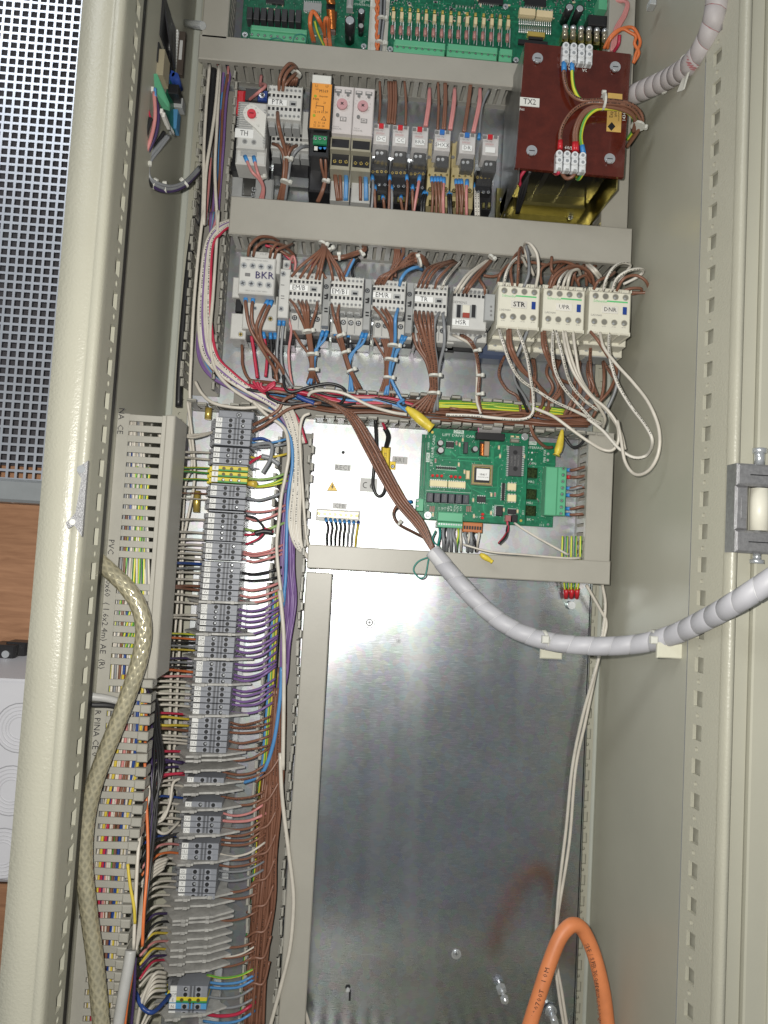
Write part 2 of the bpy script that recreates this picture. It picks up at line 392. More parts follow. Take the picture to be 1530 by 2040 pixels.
MB().box(XPb + .0005, ZB, XPb + .002, P(900, 1128, 0).z, -.012, .004, c=.0003).build('folded_edge', galv, lowp)
# ================================================================ surroundings left of the cabinet
ply = bpy.data.materials.new('plywood'); ply.use_nodes = True; nt = ply.node_tree; b_ = nt.nodes['Principled BSDF']; b_.inputs['Roughness'].default_value = .6
g = nt.nodes.new('ShaderNodeNewGeometry'); mp = nt.nodes.new('ShaderNodeMapping'); mp.inputs['Scale'].default_value = (3, 3, 26)
nt.links.new(g.outputs['Position'], mp.inputs[0]); n = nt.nodes.new('ShaderNodeTexNoise'); n.inputs['Scale'].default_value = 9; n.inputs['Detail'].default_value = 10; n.inputs['Distortion'].default_value = .6
nt.links.new(mp.outputs[0], n.inputs['Vector']); cr = nt.nodes.new('ShaderNodeValToRGB')
cr.color_ramp.elements[0].position = .3; cr.color_ramp.elements[0].color = (.25, .12, .060, 1); cr.color_ramp.elements[1].position = .7; cr.color_ramp.elements[1].color = (.35, .18, .095, 1)
nt.links.new(n.outputs['Fac'], cr.inputs[0]); nt.links.new(cr.outputs[0], b_.inputs['Base Color'])
HW = .06
MB().box(P(-500, 1000, HW).x, ZB - .5, XPL + .02, ZT + .4, HW - .02, HW).build('plywood_wall', ply, kind='structure')
# perforated steel panel
zinc = mat('perforated_zinc', (.55, .58, .64), .36, metal=.7, var=.06, vscale=20)
HP = .12
pp = thing('perforated_panel', 'galvanised panel with a grid of square holes on the wall beside the cabinet', 'perforated panel', (P(60, 980, HP).x, -HP + .01, P(60, 980, HP).z))
sx = P(0, 0, HP)
x1 = P(133, 700, HP).x; pitch = 17.0 * sc(HP); hw = pitch * .355
zb2 = P(60, 962, HP).z
lat = MB(); rows = 66; cols = 13
xs = [x1 + .004 - i * pitch for i in range(cols)]
for r in range(rows):
    z = zb2 + .003 + r * pitch
    for x in xs:
        fnp = lambda u, v, w: Vector((u, -HP + w, v))
        cell(lat, fnp, x - pitch, x, z, z + pitch, rect_hole(hw, hw), .0008)
lat.build('perforated_sheet', zinc, pp)
zr = mat('grey_frame', (.30, .32, .33), .4, metal=.4)
MB().box(xs[-1] - pitch, zb2 - .022, x1 + .02, zb2 + .003, HP - .03, HP + .004, c=.003).build('bottom_rail', zr, pp)
MB().box(xs[-1] - .15, zb2 + .022, x1 + .02, zb2 + 1.3, HP - .052, HP - .05).build('backing_board', mat('backing_dark', (.045, .043, .05), .8), pp)
def screw(b, c, r, hh, n=14):
    b.cyl(c.x, c.z, r, -c.y, -c.y + hh, n, r * .8)
s_ = MB()
for (px, py) in ((8, 997), (27, 1000)): s_.rod(P(px, py - 8, HP - .01), P(px, py + 2, HP - .01), .0028, 8)
s_.build('bolt', steel, pp, smooth=True)
# black bracket on the plywood
bk = Dev('cable_clamp', 'small black plastic clamp with a screw on the plywood at the left edge', 'clamp', 12, 1302, .095, base=HW)
bk.m().box(-34, -16, 16, 16, HW, .095, c=.002).build('clamp_body', black)
bk.m().box(-10, -20, 30, 12, HW, .085, c=.002).build('clamp_back', black)
q = bk.m(); q.cyl(0, 1, .0040, .095, .097, 14); q.build('screw', steel, smooth=True)
# pale junction box with knock-out rings
jb = thing('junction_box', 'pale grey plastic junction box with round knock-out rings at the left edge', 'junction box', P(20, 1750, .14))
jm = mat('junction_box_plastic', (.50, .50, .53), .4, var=.02)
q = MB(); X0 = P(-300, 1500, .16).x; X1 = XPL + .03
q.box(X0, P(10, 1760, .16).z, X1, P(10, 1352, .16).z, HW, .16, c=.004); q.build('box_body', jm, jb)
q = MB()
a_, b2 = P(-150, 1352, .16).z, P(10, 1352, .16).z
q.extr([(X0, -.158, b2), (X0, -HW, b2 + .016), (X1, -HW, b2 + .016), (X1, -.158, b2)], (0, 0, -.004)); q.build('box_top', jm, jb)
rg = mat('junction_box_groove', (.30, .30, .32), .5, var=0)
for (cx, cy) in ((40, 1450), (22, 1575), (5, 1700)):
    for R in (52, 45, 37, 29, 23):
        t = MB(); c = P(cx, cy, .16); rr = R * sc(.16) * .9
        t.tube([c + Vector((rr * math.cos(a / 24 * 2 * math.pi), 0, rr * math.sin(a / 24 * 2 * math.pi))) for a in range(25)], .00055, 5, caps=False)
        t.build('knockout_ring', jm if R % 2 else rg, jb, smooth=True)
# ================================================================ door on the right with its hinge
dr = thing('cabinet_door', 'open pebble grey cabinet door hung at the right edge', 'door', (xn + .06, -HF, ZB))
MB().box(xn + .0105, zb, xn + .024, zt, HF - .03, HF - .006, c=.001).build('door_edge', paint_smooth, dr)
MB().box(xn + .0245, zb, xn + .2, zt, HF - .03, HF - .0005, c=.0015).build('door_panel', paint_smooth, dr)
MB().box(xn + .0445, zb, xn + .2, zt, HF - .001, HF + .003, c=.0015).build('door_panel_step', paint_smooth, dr)
cast = mat('cast_zinc', (.34, .34, .35), .38, metal=.6, bump=.35, bscale=1500, var=.12, vscale=300)
hg = Dev('hinge', 'grey cast metal door hinge with a pin at the right edge', 'hinge', 1500, 1013, HF + .012, base=HF)
q = hg.m(); q.box(-37, -92, 60, -46, HF - .005, HF + .014, c=.002); q.box(-37, 46, 60, 92, HF - .005, HF + .014, c=.002)
q.box(-37, -46, -9, 46, HF - .005, HF + .012, c=.002); q.build('hinge_frame', cast)
hg.m().box(-26, -22, -14, 22, HF + .0125, HF + .0131, c=.0002).build('nameplate', cast)
hg.text('RITTAL', -20, 0, 11, HF + .0135, mat('cast_letter', (.34, .34, .34), .4, metal=.6), rot=-math.pi / 2)
q = hg.m(); q.rod(hg.m().pt(24, -44, HF + .004), hg.m().pt(24, 44, HF + .004), .0085, 18); q.build('knuckle', ivory, smooth=True)
q = hg.m(); q.rod(hg.m().pt(20, -125, HF + .005), hg.m().pt(20, -92, HF + .005), .0045, 14); q.rod(hg.m().pt(20, -128, HF + .005), hg.m().pt(20, -118, HF + .005), .0062, 14)
q.rod(hg.m().pt(20, 92, HF + .005), hg.m().pt(20, 104, HF + .005), .0035, 14); q.rod(hg.m().pt(20, 104, HF + .005), hg.m().pt(20, 112, HF + .005), .0062, 14)
q.rod(hg.m().pt(20, -50, HF + .005), hg.m().pt(20, 50, HF + .005), .003, 12); q.build('hinge_pin', steel, smooth=True)
for v in (-69, 69): hg.m().box(-10, v - 1, 60, v + 1, HF + .0142, HF + .0146, c=0).build('slot_groove', hole)
# latch keeper on the left post
lk = Dev('latch_keeper', 'slim grey cast latch keeper screwed on the left post', 'latch', 163, 992, HF + .003, base=HF)
lk.m().prism([(-4, -66), (6, -74), (6, 76), (-10, 54), (-22, 62), (-27, 50), (-16, 38), (-10, 30), (-4, -38), (-14, -52), (-14, -60)], HF - .001, HF + .003).build('keeper_body', cast)
q = lk.m(); q.cyl(-5, -56, .0034, HF + .003, HF + .0045, 14); q.build('screw', steel, smooth=True)
q = lk.m(); q.cyl(-14, 48, .0026, HF + .003, HF + .0034, 14); q.build('hole_recess', mat('cast_letter2', (.7, .7, .66), .5), smooth=True)
# ================================================================ wiring ducts
FING = {}
def finger_mesh(pitch, hh, head):
    key = (round(pitch, 5), round(hh, 4), head)
    if key in FING: return FING[key]
    b = MB(); t = .0009; s_ = pitch * .29; w = pitch * .42
    # along X, height toward the camera (h), wall thickness in Z; origin at foot
    b.box(-s_, -t, s_, t, 0, hh - .009, c=.0002)
    if head:
        b.box(-w, -t, w, t, hh - .010, hh, c=.0004); b.box(-w, -t - .0022, w, t, hh - .004, hh, c=.0006)
    else: b.box(-pitch / 2, -t, pitch / 2, t, hh - .009, hh, c=.0002)
    me = bpy.data.meshes.new('finger'); me.from_pydata(b.v, [], b.f); me.materials.append(pvc); me.update()
    FING[key] = me
    return me
def duct(label, horiz, a0, a1, b0, b1, h0, h1, cover, sides, pitch=.0110, jit=0.0, gaps=()):
    """horiz: runs along X from a0 to a1 with its sides at Z b0 (lower) and b1 (upper); else along Z with sides at X b0 and b1"""
    c = ((a0 + a1) / 2, -h0, (b0 + b1) / 2) if horiz else ((b0 + b1) / 2, -h0, (a0 + a1) / 2)
    e = thing('cable_duct', label, 'cable duct', c)
    bx = (lambda b, u0, v0, u1, v1, p, q, cc=.0006: b.box(u0, v0, u1, v1, p, q, c=cc)) if horiz else (lambda b, u0, v0, u1, v1, p, q, cc=.0006: b.box(v0, u0, v1, u1, p, q, c=cc))
    b = MB(); bx(b, a0, b0, a1, b1, h0, h0 + .0015)
    for bb in (b0, b1): bx(b, a0, bb - .0009, a1, bb + .0009, h0, h0 + .009)
    b.build('duct_base', pvc_dark, e)
    for si, bb in enumerate((b0, b1)):
        if not sides[si]: continue
        me = finger_mesh(pitch, h1 - h0 - .008, not cover)
        n = int((a1 - a0) / pitch)
        for i in range(n):
            a = a0 + (i + .5) * pitch
            if any(g0 < a < g1 for (s2, g0, g1) in gaps if s2 == si): continue
            o = bpy.data.objects.new('finger', me); COL.objects.link(o); o.parent = e
            loc = Vector((a, -(h0 + .008), bb)) if horiz else Vector((bb, -(h0 + .008), a))
            o.location = loc - Vector(c)
            j = random.uniform(-jit, jit)
            flip = math.pi if si == 0 else 0.0
            o.rotation_euler = (j, flip, 0) if horiz else (0, math.pi / 2 + flip, 0)
            if not horiz: o.rotation_euler = (0, (math.pi / 2 if si == 0 else -math.pi / 2), 0)
            if not horiz and jit: o.delta_rotation_euler = (random.uniform(-jit, jit), 0, random.uniform(-jit, jit))
    if cover:
        b = MB(); bx(b, a0 - .001, b0 - .0022, a1 + .001, b1 + .0022, h1 - .007, h1 + .001, .0012)
        b.build('duct_cover', pvc_cover, e)
    return e
HD = .050
# 1 top horizontal, 2 middle horizontal, 3 lower horizontal
duct('grey slotted duct with lid below the top circuit boards', True, P(397, 100, HD).x, P(1032, 140, HD).x, P(700, 141, HD).z, P(700, 99, HD).z, 0, HD, True, (1, 1))
duct('widest grey slotted duct with lid between the relay row and the contactor row', True, P(459, 430, .058).x, P(1257, 490, .058).x, P(855, 493, .058).z, P(855, 426, .058).z, 0, .058, True, (1, 1))
duct('grey duct with lid under the lift drive card', True, P(614, 1110, HD).x, P(1214, 1140, HD).x, P(900, 1144, HD).z, P(900, 1104, HD).z, 0.005, HD, True, (0, 0))
# verticals
duct('short grey duct with lid at the top left corner of the boards', False, P(430, 76, HD).z, ZT, P(407, 40, HD).x, P(452, 40, HD).x, 0, HD, True, (0, 1))
duct('grey duct with lid standing left of the big steel panel', False, ZB, P(635, 1142, HD).z, P(604, 1300, HD).x, P(649, 1300, HD).x, 0.005, HD, True, (0, 0))
duct('grey duct with lid right of the lift drive card', False, P(1190, 1118, .047).z, P(1190, 862, .047).z, P(1172, 990, .047).x, P(1216, 990, .047).x, 0, .047, True, (1, 0))
duct('grey duct with lid right of the brown transformer', False, P(1230, 456, .044).z, ZT, P(1205, 330, .044).x, P(1251, 330, .044).x, 0, .044, True, (1, 0))
# open ducts
duct('open slotted duct full of wires left of the contactor row', False, P(440, 775, HD).z, P(440, 132, HD).z, P(387, 450, HD).x, P(446, 450, HD).x, 0, HD, False, (1, 1), jit=.05)
xa, xb = P(378, 760, HD).x, P(1225, 850, HD).x
ztop = P(800, 783, HD).z; zbot = P(800, 838, HD).z
duct('open slotted duct full of wires across the cabinet under the contactors', True, P(455, 760, HD).x, P(1120, 800, HD).x, zbot + .004, ztop, 0, HD, False, (0, 1), pitch=.0128, jit=.06)
duct('open slotted duct edge running along the top of the lift drive card', True, P(626, 828, HD).x, P(1225, 880, HD).x, zbot, zbot + .0035, 0, HD, False, (1, 0), pitch=.0128, jit=.06)
duct('short open duct edge above the terminal strip', True, P(370, 800, HD).x, P(540, 815, HD).x, P(450, 807, HD).z, P(450, 807, HD).z + .003, 0, HD, False, (1, 0), pitch=.0128, jit=.06)
duct('open slotted duct packed with wires right of the terminal strip', False, ZB, P(600, 850, HD).z, P(529, 1300, HD).x, P(592, 1300, HD).x, 0, HD, False, (1, 1), jit=.06)
# duct on the left side wall, slots facing out, with its printed side
HL1, HL0 = .176, .120
zc = P(290, 1352, HL1).z
el = thing('cable_duct', 'long grey slotted duct on the left side wall with black printing on its side', 'cable duct', (XL, -HL1, 0))
xw0, xw1 = XL, P(331, 1000, HL1).x
zL1, zL0 = P(290, 826, HL1).z, ZB
b = MB(); b.box(xw0, zL0, xw0 + .012, zL1, HL1 - .002, HL1, c=.0003); b.build('duct_side', pvc, el)
MB().box(xw0, zL0, xw0 + .0015, zL1, HL0, HL1 - .0022).build('duct_base', pvc, el)
fm = MB(); wf = .0115 * .29; L_ = xw1 - xw0
fm.box(.0118, -wf, L_ - .002, wf, -.0018, 0, c=.0003); m1 = bpy.data.meshes.new('finger'); m1.from_pydata(fm.v, [], fm.f); m1.materials.append(pvc)
fm.box(L_ - .010, -wf * 1.25, L_ + .0005, wf * 1.25, -.003, .0028, c=.001); fm.box(L_ - .0015, -wf * 1.2, L_ + .0005, wf * 1.2, -.016, .0005, c=.0006)
m2 = bpy.data.meshes.new('finger'); m2.from_pydata(fm.v, [], fm.f); m2.materials.append(pvc)
i = 0; z = zL1 - .004
while z > zL0:
    if i not in (14, 15, 24):
        o = bpy.data.objects.new('finger', m1 if z > zc else m2); COL.objects.link(o); o.parent = el; o.location = Vector((XL, -HL1, z)) - WL[el.name]
        if z < zc:
            o.scale = (1 - .26 * max(0, min(1, (zc - .10 - z) / .42)), 1, 1)
            o.rotation_euler = (random.uniform(-.05, .05), random.uniform(-.03, .03), random.uniform(-.05, .05))
    z -= .0107 if z > zc else .0122; i += 1
b = MB(); b.box(xw1 - .006, zc, xw1 + .003, zL1 + .001, HL1 - .003, HL1 + .002, c=.0012); b.box(xw1 + .0005, zc, xw1 + .0032, zL1 + .001, HL0, HL1 - .001, c=.0006)
b.box(xw1 - .010, zc, xw1 - .006, zL1, HL1 - .002, HL1 + .0007, c=.0003); b.build('duct_cover', pvc_cover, el)
for (tx, ty, s__) in (('NA  CE', 838, 1), ('PVC', 1090, 1), ('R S 40x60', 1155, 1), (' ( 1.6x2.4m) AE  (R)', 1265, 1), ('R PINA CE 0', 1462, 1), ('40x60', 1620, 1), ('PINA CE', 1800, 1)):
    pz = P(230, ty, HL1).z
    text(tx, (XL + .0035, -HL1 - .0003, pz), .0085, ink, el, rot=math.pi / 2, sx=1.0)
MB().box(xw0 + .02, zL0, xw0 + .022, zL1, HL0 + .002, HL0 + .004).build('duct_back', pvc_dark, el)
# ================================================================ devices
FR.update({'S': (420, 420, .26144), 'T': (780, 480, .33987), 'U': (830, 840, .22876), 'V': (440, 130, .20915), 'X': (460, 0, .20915)})
def _boxf(s, fr, x0, y0, x1, y1, h0, h1, c=.0004, taper=0.0):
    """box whose front is seen between photo edges x0..x1, y0..y1 (edges taken at their middles)"""
    xm, ym = (x0 + x1) / 2, (y0 + y1) / 2
    a, b = P(x0, ym, h1, fr).x, P(x1, ym, h1, fr).x; t, u = P(xm, y0, h1, fr).z, P(xm, y1, h1, fr).z
    d = s.d; s.d = None; s.box(a, u, b, t, h0, h1, c, taper); s.d = d; return s
MB.boxf = _boxf
def _cylf(s, fr, x, y, r, h0, h1, n=12, r1=None):
    p = P(x, y, h1, fr); k = FR[fr][2] * sc(h1); d = s.d; s.d = None; s.cyl(p.x, p.z, r * k, h0, h1, n, None if r1 is None else r1 * k); s.d = d; return s
MB.cylf = _cylf
def item(name, label, cat, fr, x, y, h, base=0.0, group=None):
    p = P(x, y, h, fr); return thing(name, label, cat, (p.x, -base, p.z), group)
def B(): return MB()
def bx(name, m, par, fr, *r, **k): return MB().boxf(fr, *r, **k).build(name, m, par)
def cy(name, m, par, fr, *r, **k): return MB().cylf(fr, *r, **k).build(name, m, par, smooth=True)
def tx(t, par, fr, x, y, h, size, m=ink, rot=0.0, sx=1.0, align='CENTER'):
    return text(t, P(x, y, h + .0002, fr), size * 1.22 * FR[fr][2] * sc(h), m, par, rot, sx, align)
def tagf(name, par, fr, x0, y0, x1, y1, h, t, size=None, m=ink, pm=paper, rot=0.0, sx=1.0, th=.0006):
    e = bx(name, pm, par, fr, x0, y0, x1, y1, h - .0004, h + th, c=.0002)
    if t: tx(t, e, fr, (x0 + x1) / 2, (y0 + y1) / 2, h + th, size or (y1 - y0) * .75, m, rot, sx)
    return e
def pscrew(par, fr, x, y, r, h, m=steel, hm=None, rim=True, name='screw'):
    """sunk screw: dark well ring, metal head, cross slot"""
    k = FR[fr][2] * sc(h)
    if rim: cy('screw_well', hm or hole, par, fr, x, y, r, h - .001, h + .0002, 14)
    o = cy(name, m, par, fr, x, y, r * .74, h - .001, h + .0008, 12, r1=r * .62)
    a = random.uniform(0, 3.14); p = P(x, y, h + .001, fr); q = MB(); L_ = r * k * .6; t = r * k * .13
    for aa in (a, a + math.pi / 2):
        d = Vector((math.cos(aa), 0, math.sin(aa))); g = Vector((-d.z, 0, d.x))
        q.quad([p - d * L_ - g * t, p + d * L_ - g * t, p + d * L_ + g * t, p - d * L_ + g * t])
    q.build('slot_cross', hole, o); return o
# ---------------------------------------------------------------- DIN rails behind the rows
def rail(label, fr, x0, y0, x1, y1, h=.008):
    e = item('din_rail', label, 'rail', fr, (x0 + x1) / 2, (y0 + y1) / 2, h)
    bx('rail_web', steel, e, fr, x0, y0 + (y1 - y0) * .25, x1, y0 + (y1 - y0) * .75, .001, .0025)
    bx('rail_lip', steel, e, fr, x0, y0, x1, y0 + (y1 - y0) * .2, .001, h); bx('rail_lip', steel, e, fr, x0, y0 + (y1 - y0) * .8, x1, y1, .001, h)
rail('zinc mounting rail behind the relay row', 'px', 500, 300, 985, 345)
rail('zinc mounting rail behind the contactor row', 'px', 480, 640, 1195, 685)
# dark base housings under the Siemens style contactors
# ---------------------------------------------------------------- spring-terminal contactors
ferr_s = MB()
def spring_block(e, x, y, w, h_, h, lab, n=8, hside=.030, winx=.72):
    """grey auxiliary block: rows of round and square openings, label and window; px frame, x y top-left of the front"""
    sl = .062
    yy = lambda u, v: y + v + u * sl
    q = MB(); q.boxf('px', x, y + w * sl / 2, x + w, y + h_ + w * sl / 2, h - hside, h, c=.0012); q.build('auxiliary_block', lgrey, e)
    # raised ribs between openings, top and bottom
    q = MB()
    for i in range(n + 1):
        u = w * i / n
        q.boxf('px', x + u - .5, yy(u, 0), x + u + .5, yy(u, 10), h - .001, h + .001, c=.0001)
        q.boxf('px', x + u - .5 - h_ * .05, yy(u, h_ - 10), x + u + .5 - h_ * .05, yy(u, h_), h - .001, h + .001, c=.0001)
    q.boxf('px', x, yy(w / 2, h_ * .24), x + w, yy(w / 2, h_ * .26), h - .001, h + .0012, c=.0001)
    q.build('block_ribs', white_pl, e)
    ro = MB(); sq = MB(); rr = MB()
    for i in range(n):
        u = w * (i + .5) / n
        for (v, sh) in ((h_ * .13, 0), (h_ * .90, -3)):
            rr.cylf('px', x + u + sh, yy(u, v), w * .044, h - .001, h + .0006, 10)
            ro.cylf('px', x + u + sh, yy(u, v), w * .030, h - .001, h + .0009, 8)
        for (v, sh) in ((h_ * .30, -1), (h_ * .70, -2)):
            sq.boxf('px', x + u + sh - w * .036, yy(u, v) - 3, x + u + sh + w * .036, yy(u, v) + 3, h - .001, h + .0005, c=.0001)
    rr.build('release_ports', mgrey, e); ro.build('port_cores', inkg, e); sq.build('wire_ports', hole, e)
    if lab is not None:
        tagf('name_tag', e, 'px', x + w * .0, yy(w * .28, h_ * .42), x + w * .56, yy(w * .28, h_ * .60), h + .001, lab, h_ * .19, sx=.9)
        fw = bx('window', mgrey, e, 'px', x + w * winx - 6, yy(w * winx, h_ * .44), x + w * winx + 8, yy(w * winx, h_ * .60), h - .001, h + .0008)
        bx('window_slot', hole, fw, 'px', x + w * winx - 3, yy(w * winx, h_ * .50), x + w * winx + 6, yy(w * winx, h_ * .57), h, h + .0012)
def fins(e, x, y, w, hh, h, n=4, m=mgrey):
    for i in range(n):
        u = w * i / n
        bx('fin', m, e, 'px', x + u + 1, y + u * .062, x + u + w / n - 1.5, y + hh + u * .062, h - .02, h, c=.001)
SC_ = 'contactors in the lower device row'
def siemens(label, x, y, lab, extra=True):
    e = item('contactor', label, 'contactor', 'px', x + 32, y + 60, .085, group=SC_)
    spring_block(e, x, y, 65, 61, .088, lab)
    fins(e, x + 1, y + 62, 60, 12, .072)
    bx('contactor_body', lgrey, e, 'px', x + 0, y + 82, x + 79, y + 118, .010, .055, c=.001)
    bx('contactor_base', black, e, 'px', x + 2, y + 116, x + 78, y + 136, .004, .036, c=.001)
    q = MB()
    for i in range(5):
        bx('terminal_divider', mgrey, e, 'px', x + 2 + i * 15, y + 80 + i, x + 3.6 + i * 15, y + 112 + i, .052, .0565, c=.0002)
    for i in range(5): pscrew(e, 'px', x + 10 + i * 15, y + 92 + i, 5.5, .0552)
    for i in range(3): cy('rail_rivet', steel, e, 'px', x + 14 + i * 24, y + 129 + i * 1.6, 3.6, .036, .0372, 10, r1=2.4)
    if extra:
        s_ = bx('side_module', mgrey, e, 'px', x + 66, y + 6, x + 80, y + 108, .01, .070, c=.0008)
        pscrew(e, 'px', x + 73, y + 30, 5, .0702)
        for v in (46, 52, 72, 78): bx('module_slot', hole, s_, 'px', x + 69, y + v, x + 76, y + v + 3, .0695, .0705, c=0)
        bx('module_slot', hole, s_, 'px', x + 73, y + 44, x + 77, y + 52, .0695, .0706, c=0)
    return e
siemens('grey contactor with the tag EM/B and brown wires above and below', 577, 541, 'EM/B')
siemens('grey contactor with the tag EM/B1', 659, 549, 'EM/B1')
siemens('grey contactor with the tag EM/R and one blue wire', 743, 556, 'EM/R')
siemens('grey contactor with the tag TR and a thick brown wire bundle below', 826.5, 564, 'TR', extra=False)
# HSR
e = item('contactor', 'grey contactor with the tag HSR and a small red flag between two slots', 'contactor', 'px', 935, 650, .08, group=SC_)
bx('contactor_body', lgrey, e, 'T', 358, 305, 560, 520, .02, .080, c=.0012)
bx('contactor_base', lgrey, e, 'T', 330, 500, 560, 590, .01, .062, c=.0012)
q = MB(); r2 = MB(); s2 = MB()
for i in range(8):
    r2.cylf('T', 370 + i * 24, 288 + i * 2, 11, .078, .0805, 10); q.cylf('T', 370 + i * 24, 288 + i * 2, 7, .078, .0810, 8); s2.boxf('T', 362 + i * 24, 306 + i * 2, 378 + i * 24, 322 + i * 2, .078, .0806, c=0)
    s2.boxf('T', 345 + i * 28, 510 + i * 1.2, 363 + i * 28, 528 + i * 1.2, .06, .0635, c=0); r2.cylf('T', 350 + i * 28, 545 + i * 1.2, 12, .06, .0632, 10); q.cylf('T', 350 + i * 28, 545 + i * 1.2, 7, .06, .0636, 8)
bx('top_block', lgrey, e, 'T', 362, 272, 562, 312, .03, .0785, c=.001)
r2.build('release_ports', mgrey, e); q.build('port_cores', inkg, e); s2.build('wire_ports', hole, e)
tx('SIEMENS', e, 'T', 400, 360, .0802, 18, inkg, sx=1.1)
fr_ = bx('flag_recess', mgrey, e, 'T', 378, 375, 498, 450, .078, .0806, c=.0004)
for x_ in (383, 470): bx('recess_slot', hole, fr_, 'T', x_, 374, x_ + 22, 448, .080, .0810, c=0)
bx('indicator_housing', ivory, fr_, 'T', 416, 375, 460, 425, .080, .0818); bx('indicator_flag', mat('flag_red', (.33, .06, .04), .4), fr_, 'T', 417, 420, 458, 448, .080, .0822)
tagf('name_tag', e, 'T', 356, 458, 455, 496, .0805, 'HSR', 34, sx=.9)
s_ = bx('side_module', mgrey, e, 'T', 548, 310, 606, 466, .03, .088, c=.0008)
for i in range(3): cy('module_dot', inkg, s_, 'T', 584, 385 + i * 25, 7, .0875, .0884, 8)
bx('rail_foot', mat('foot_blue', (.06, .08, .14), .35), e, 'T', 520, 598, 745, 690, .005, .034, c=.004)
pscrew(e, 'T', 596, 615, 14, .035)
bx('contactor_shoe', black, e, 'T', 300, 592, 520, 650, .004, .036, c=.001)
# Schneider style
green_ink = mat('green_print', (.10, .50, .18), .5, var=0)
SN = 'ivory contactors with a green stripe'
def ivory_contactor(x0, y0, lab, label, bold):
    """T-frame front top-left"""
    e = item('contactor', label, 'contactor', 'T', x0 + 120, y0 + 200, .1, group=SC_)
    dx, dy = lambda v: x0 + v, lambda v: y0 + v
    bx('auxiliary_block', ivory, e, 'T', dx(-4), dy(14), dx(240), dy(262), .062, .100, c=.0016)
    bx('contactor_body', ivory, e, 'T', dx(-36), dy(250), dx(212), dy(330), .02, .066, c=.001)
    bx('contactor_body_top', ivory, e, 'T', dx(-6), dy(-6), dx(232), dy(40), .02, .090, c=.001)
    bx('contactor_foot', ivory, e, 'T', dx(-60), dy(318), dx(190), dy(392), .006, .040, c=.001)
    bx('foot_slot', mgrey, e, 'T', dx(-20), dy(384), dx(160), dy(400), .006, .038, c=.0004)
    pscrew(e, 'T', dx(-20), dy(352), 15, .0405, hm=mgrey); pscrew(e, 'T', dx(60), dy(360), 11, .0405, m=mgrey, hm=mgrey)
    q = MB()
    for i in range(5):
        q.boxf('T', dx(i * 61 - 4), dy(i * 3.6 - 8), dx(i * 61 + 2), dy(i * 3.6 + 8), .07, .101, c=.0002)
        q.boxf('T', dx(i * 61 - 14), dy(i * 3.6 + 240), dx(i * 61 - 8), dy(i * 3.6 + 262), .06, .101, c=.0002)
    q.build('barrier_ribs', ivory, e)
    for (v, s_) in ((38, 0), (188, -8)):
        for i in range(4):
            X, Y = dx(34 + s_ + i * 58.5), dy(v + i * 3.8)
            cy('port_rim', mat('ivory_shade', (.50, .48, .40), .5), e, 'T', X, Y, 21, .098, .1003, 16)
            cy('port', mat('port_grey', (.20, .195, .17), .5), e, 'T', X, Y, 17, .098, .1006, 14)
            if (i * 7 + int(x0)) % 3 != 0: cy('port_screw', steel, e, 'T', X - 5, Y + 6, 7, .098, .1010, 8)
            tx('%d%d NO' % (i + 1, 3 + (v > 100)), e, 'T', X - 2, Y + (-26 if v < 100 else 26), .1002, 8, inkg)
    tx('Schneider', e, 'T', dx(62), dy(70), .1002, 19, green_ink, sx=.95)
    p0, p1 = P(dx(101), dy(69), .1003, 'T'), P(dx(222), dy(78), .1003, 'T')
    MB().boxf('T', dx(101), dy(70), dx(222), dy(78), .0999, .1003, c=0).build('green_stripe', green_ink, e)
    tagf('name_tag', e, 'T', dx(72), dy(98), dx(166), dy(142), .1003, lab, 36 if bold else 30, m=mat('marker_ink', (.015, .015, .03), .5, var=0), pm=mat('ivory_tag', (.70, .68, .62), .5), sx=1.0)
    if bold: tx(lab, e, 'T', dx(121), dy(121), .1012, 36, ink)
    bx('lock_slider', dblue, e, 'T', dx(194), dy(104), dx(217), dy(148), .0995, .1012, c=.0003)
    tx('LADN40', e, 'T', dx(38), dy(152), .1002, 14, inkg, sx=1.1)
ivory_contactor(628, 252, 'STR', 'ivory contactor with the bold handwritten tag STR', True)
ivory_contactor(893, 268, 'UPR', 'ivory contactor with the tag UPR between the STR and DNR ones', False)
ivory_contactor(1163, 283, 'DNR', 'ivory contactor with the tag DNR at the right end of its row', False)
# BKR
e = item('contactor', 'grey screw-terminal contactor with BKR handwritten on it', 'contactor', 'S', 350, 640, .09, group=SC_)
bx('auxiliary_block', lgrey, e, 'S', 212, 352, 488, 636, .045, .092, c=.0014)
bx('upper_body', lgrey, e, 'S', 300, 312, 530, 470, .03, .082, c=.0012)
bx('contactor_body', lgrey, e, 'S', 243, 640, 505, 905, .012, .060, c=.0012)
bx('left_body', lgrey, e, 'S', 165, 505, 245, 660, .012, .058, c=.001)
bx('lower_body', lgrey, e, 'S', 150, 780, 270, 975, .012, .050, c=.001)
bx('dark_latch', black, e, 'S', 188, 668, 240, 770, .012, .052, c=.001)
bx('contactor_base', black, e, 'S', 175, 905, 640, 1010, .006, .034, c=.001)
for (x_, y_) in ((252, 414), (319, 418), (383, 424), (449, 430), (243, 550), (308, 554), (373, 560), (439, 566)): pscrew(e, 'S', x_, y_, 25, .0925, hm=mgrey)
for (x_, y_) in ((337, 742), (290, 808)): pscrew(e, 'S', x_, y_, 17, .0603, hm=mgrey)
pscrew(e, 'S', 453, 822, 24, .0603, m=brass, hm=mgrey); pscrew(e, 'S', 227, 940, 22, .0503, m=brass, hm=mgrey)
bx('window', inkg, e, 'S', 260, 472, 300, 498, .091, .0926)
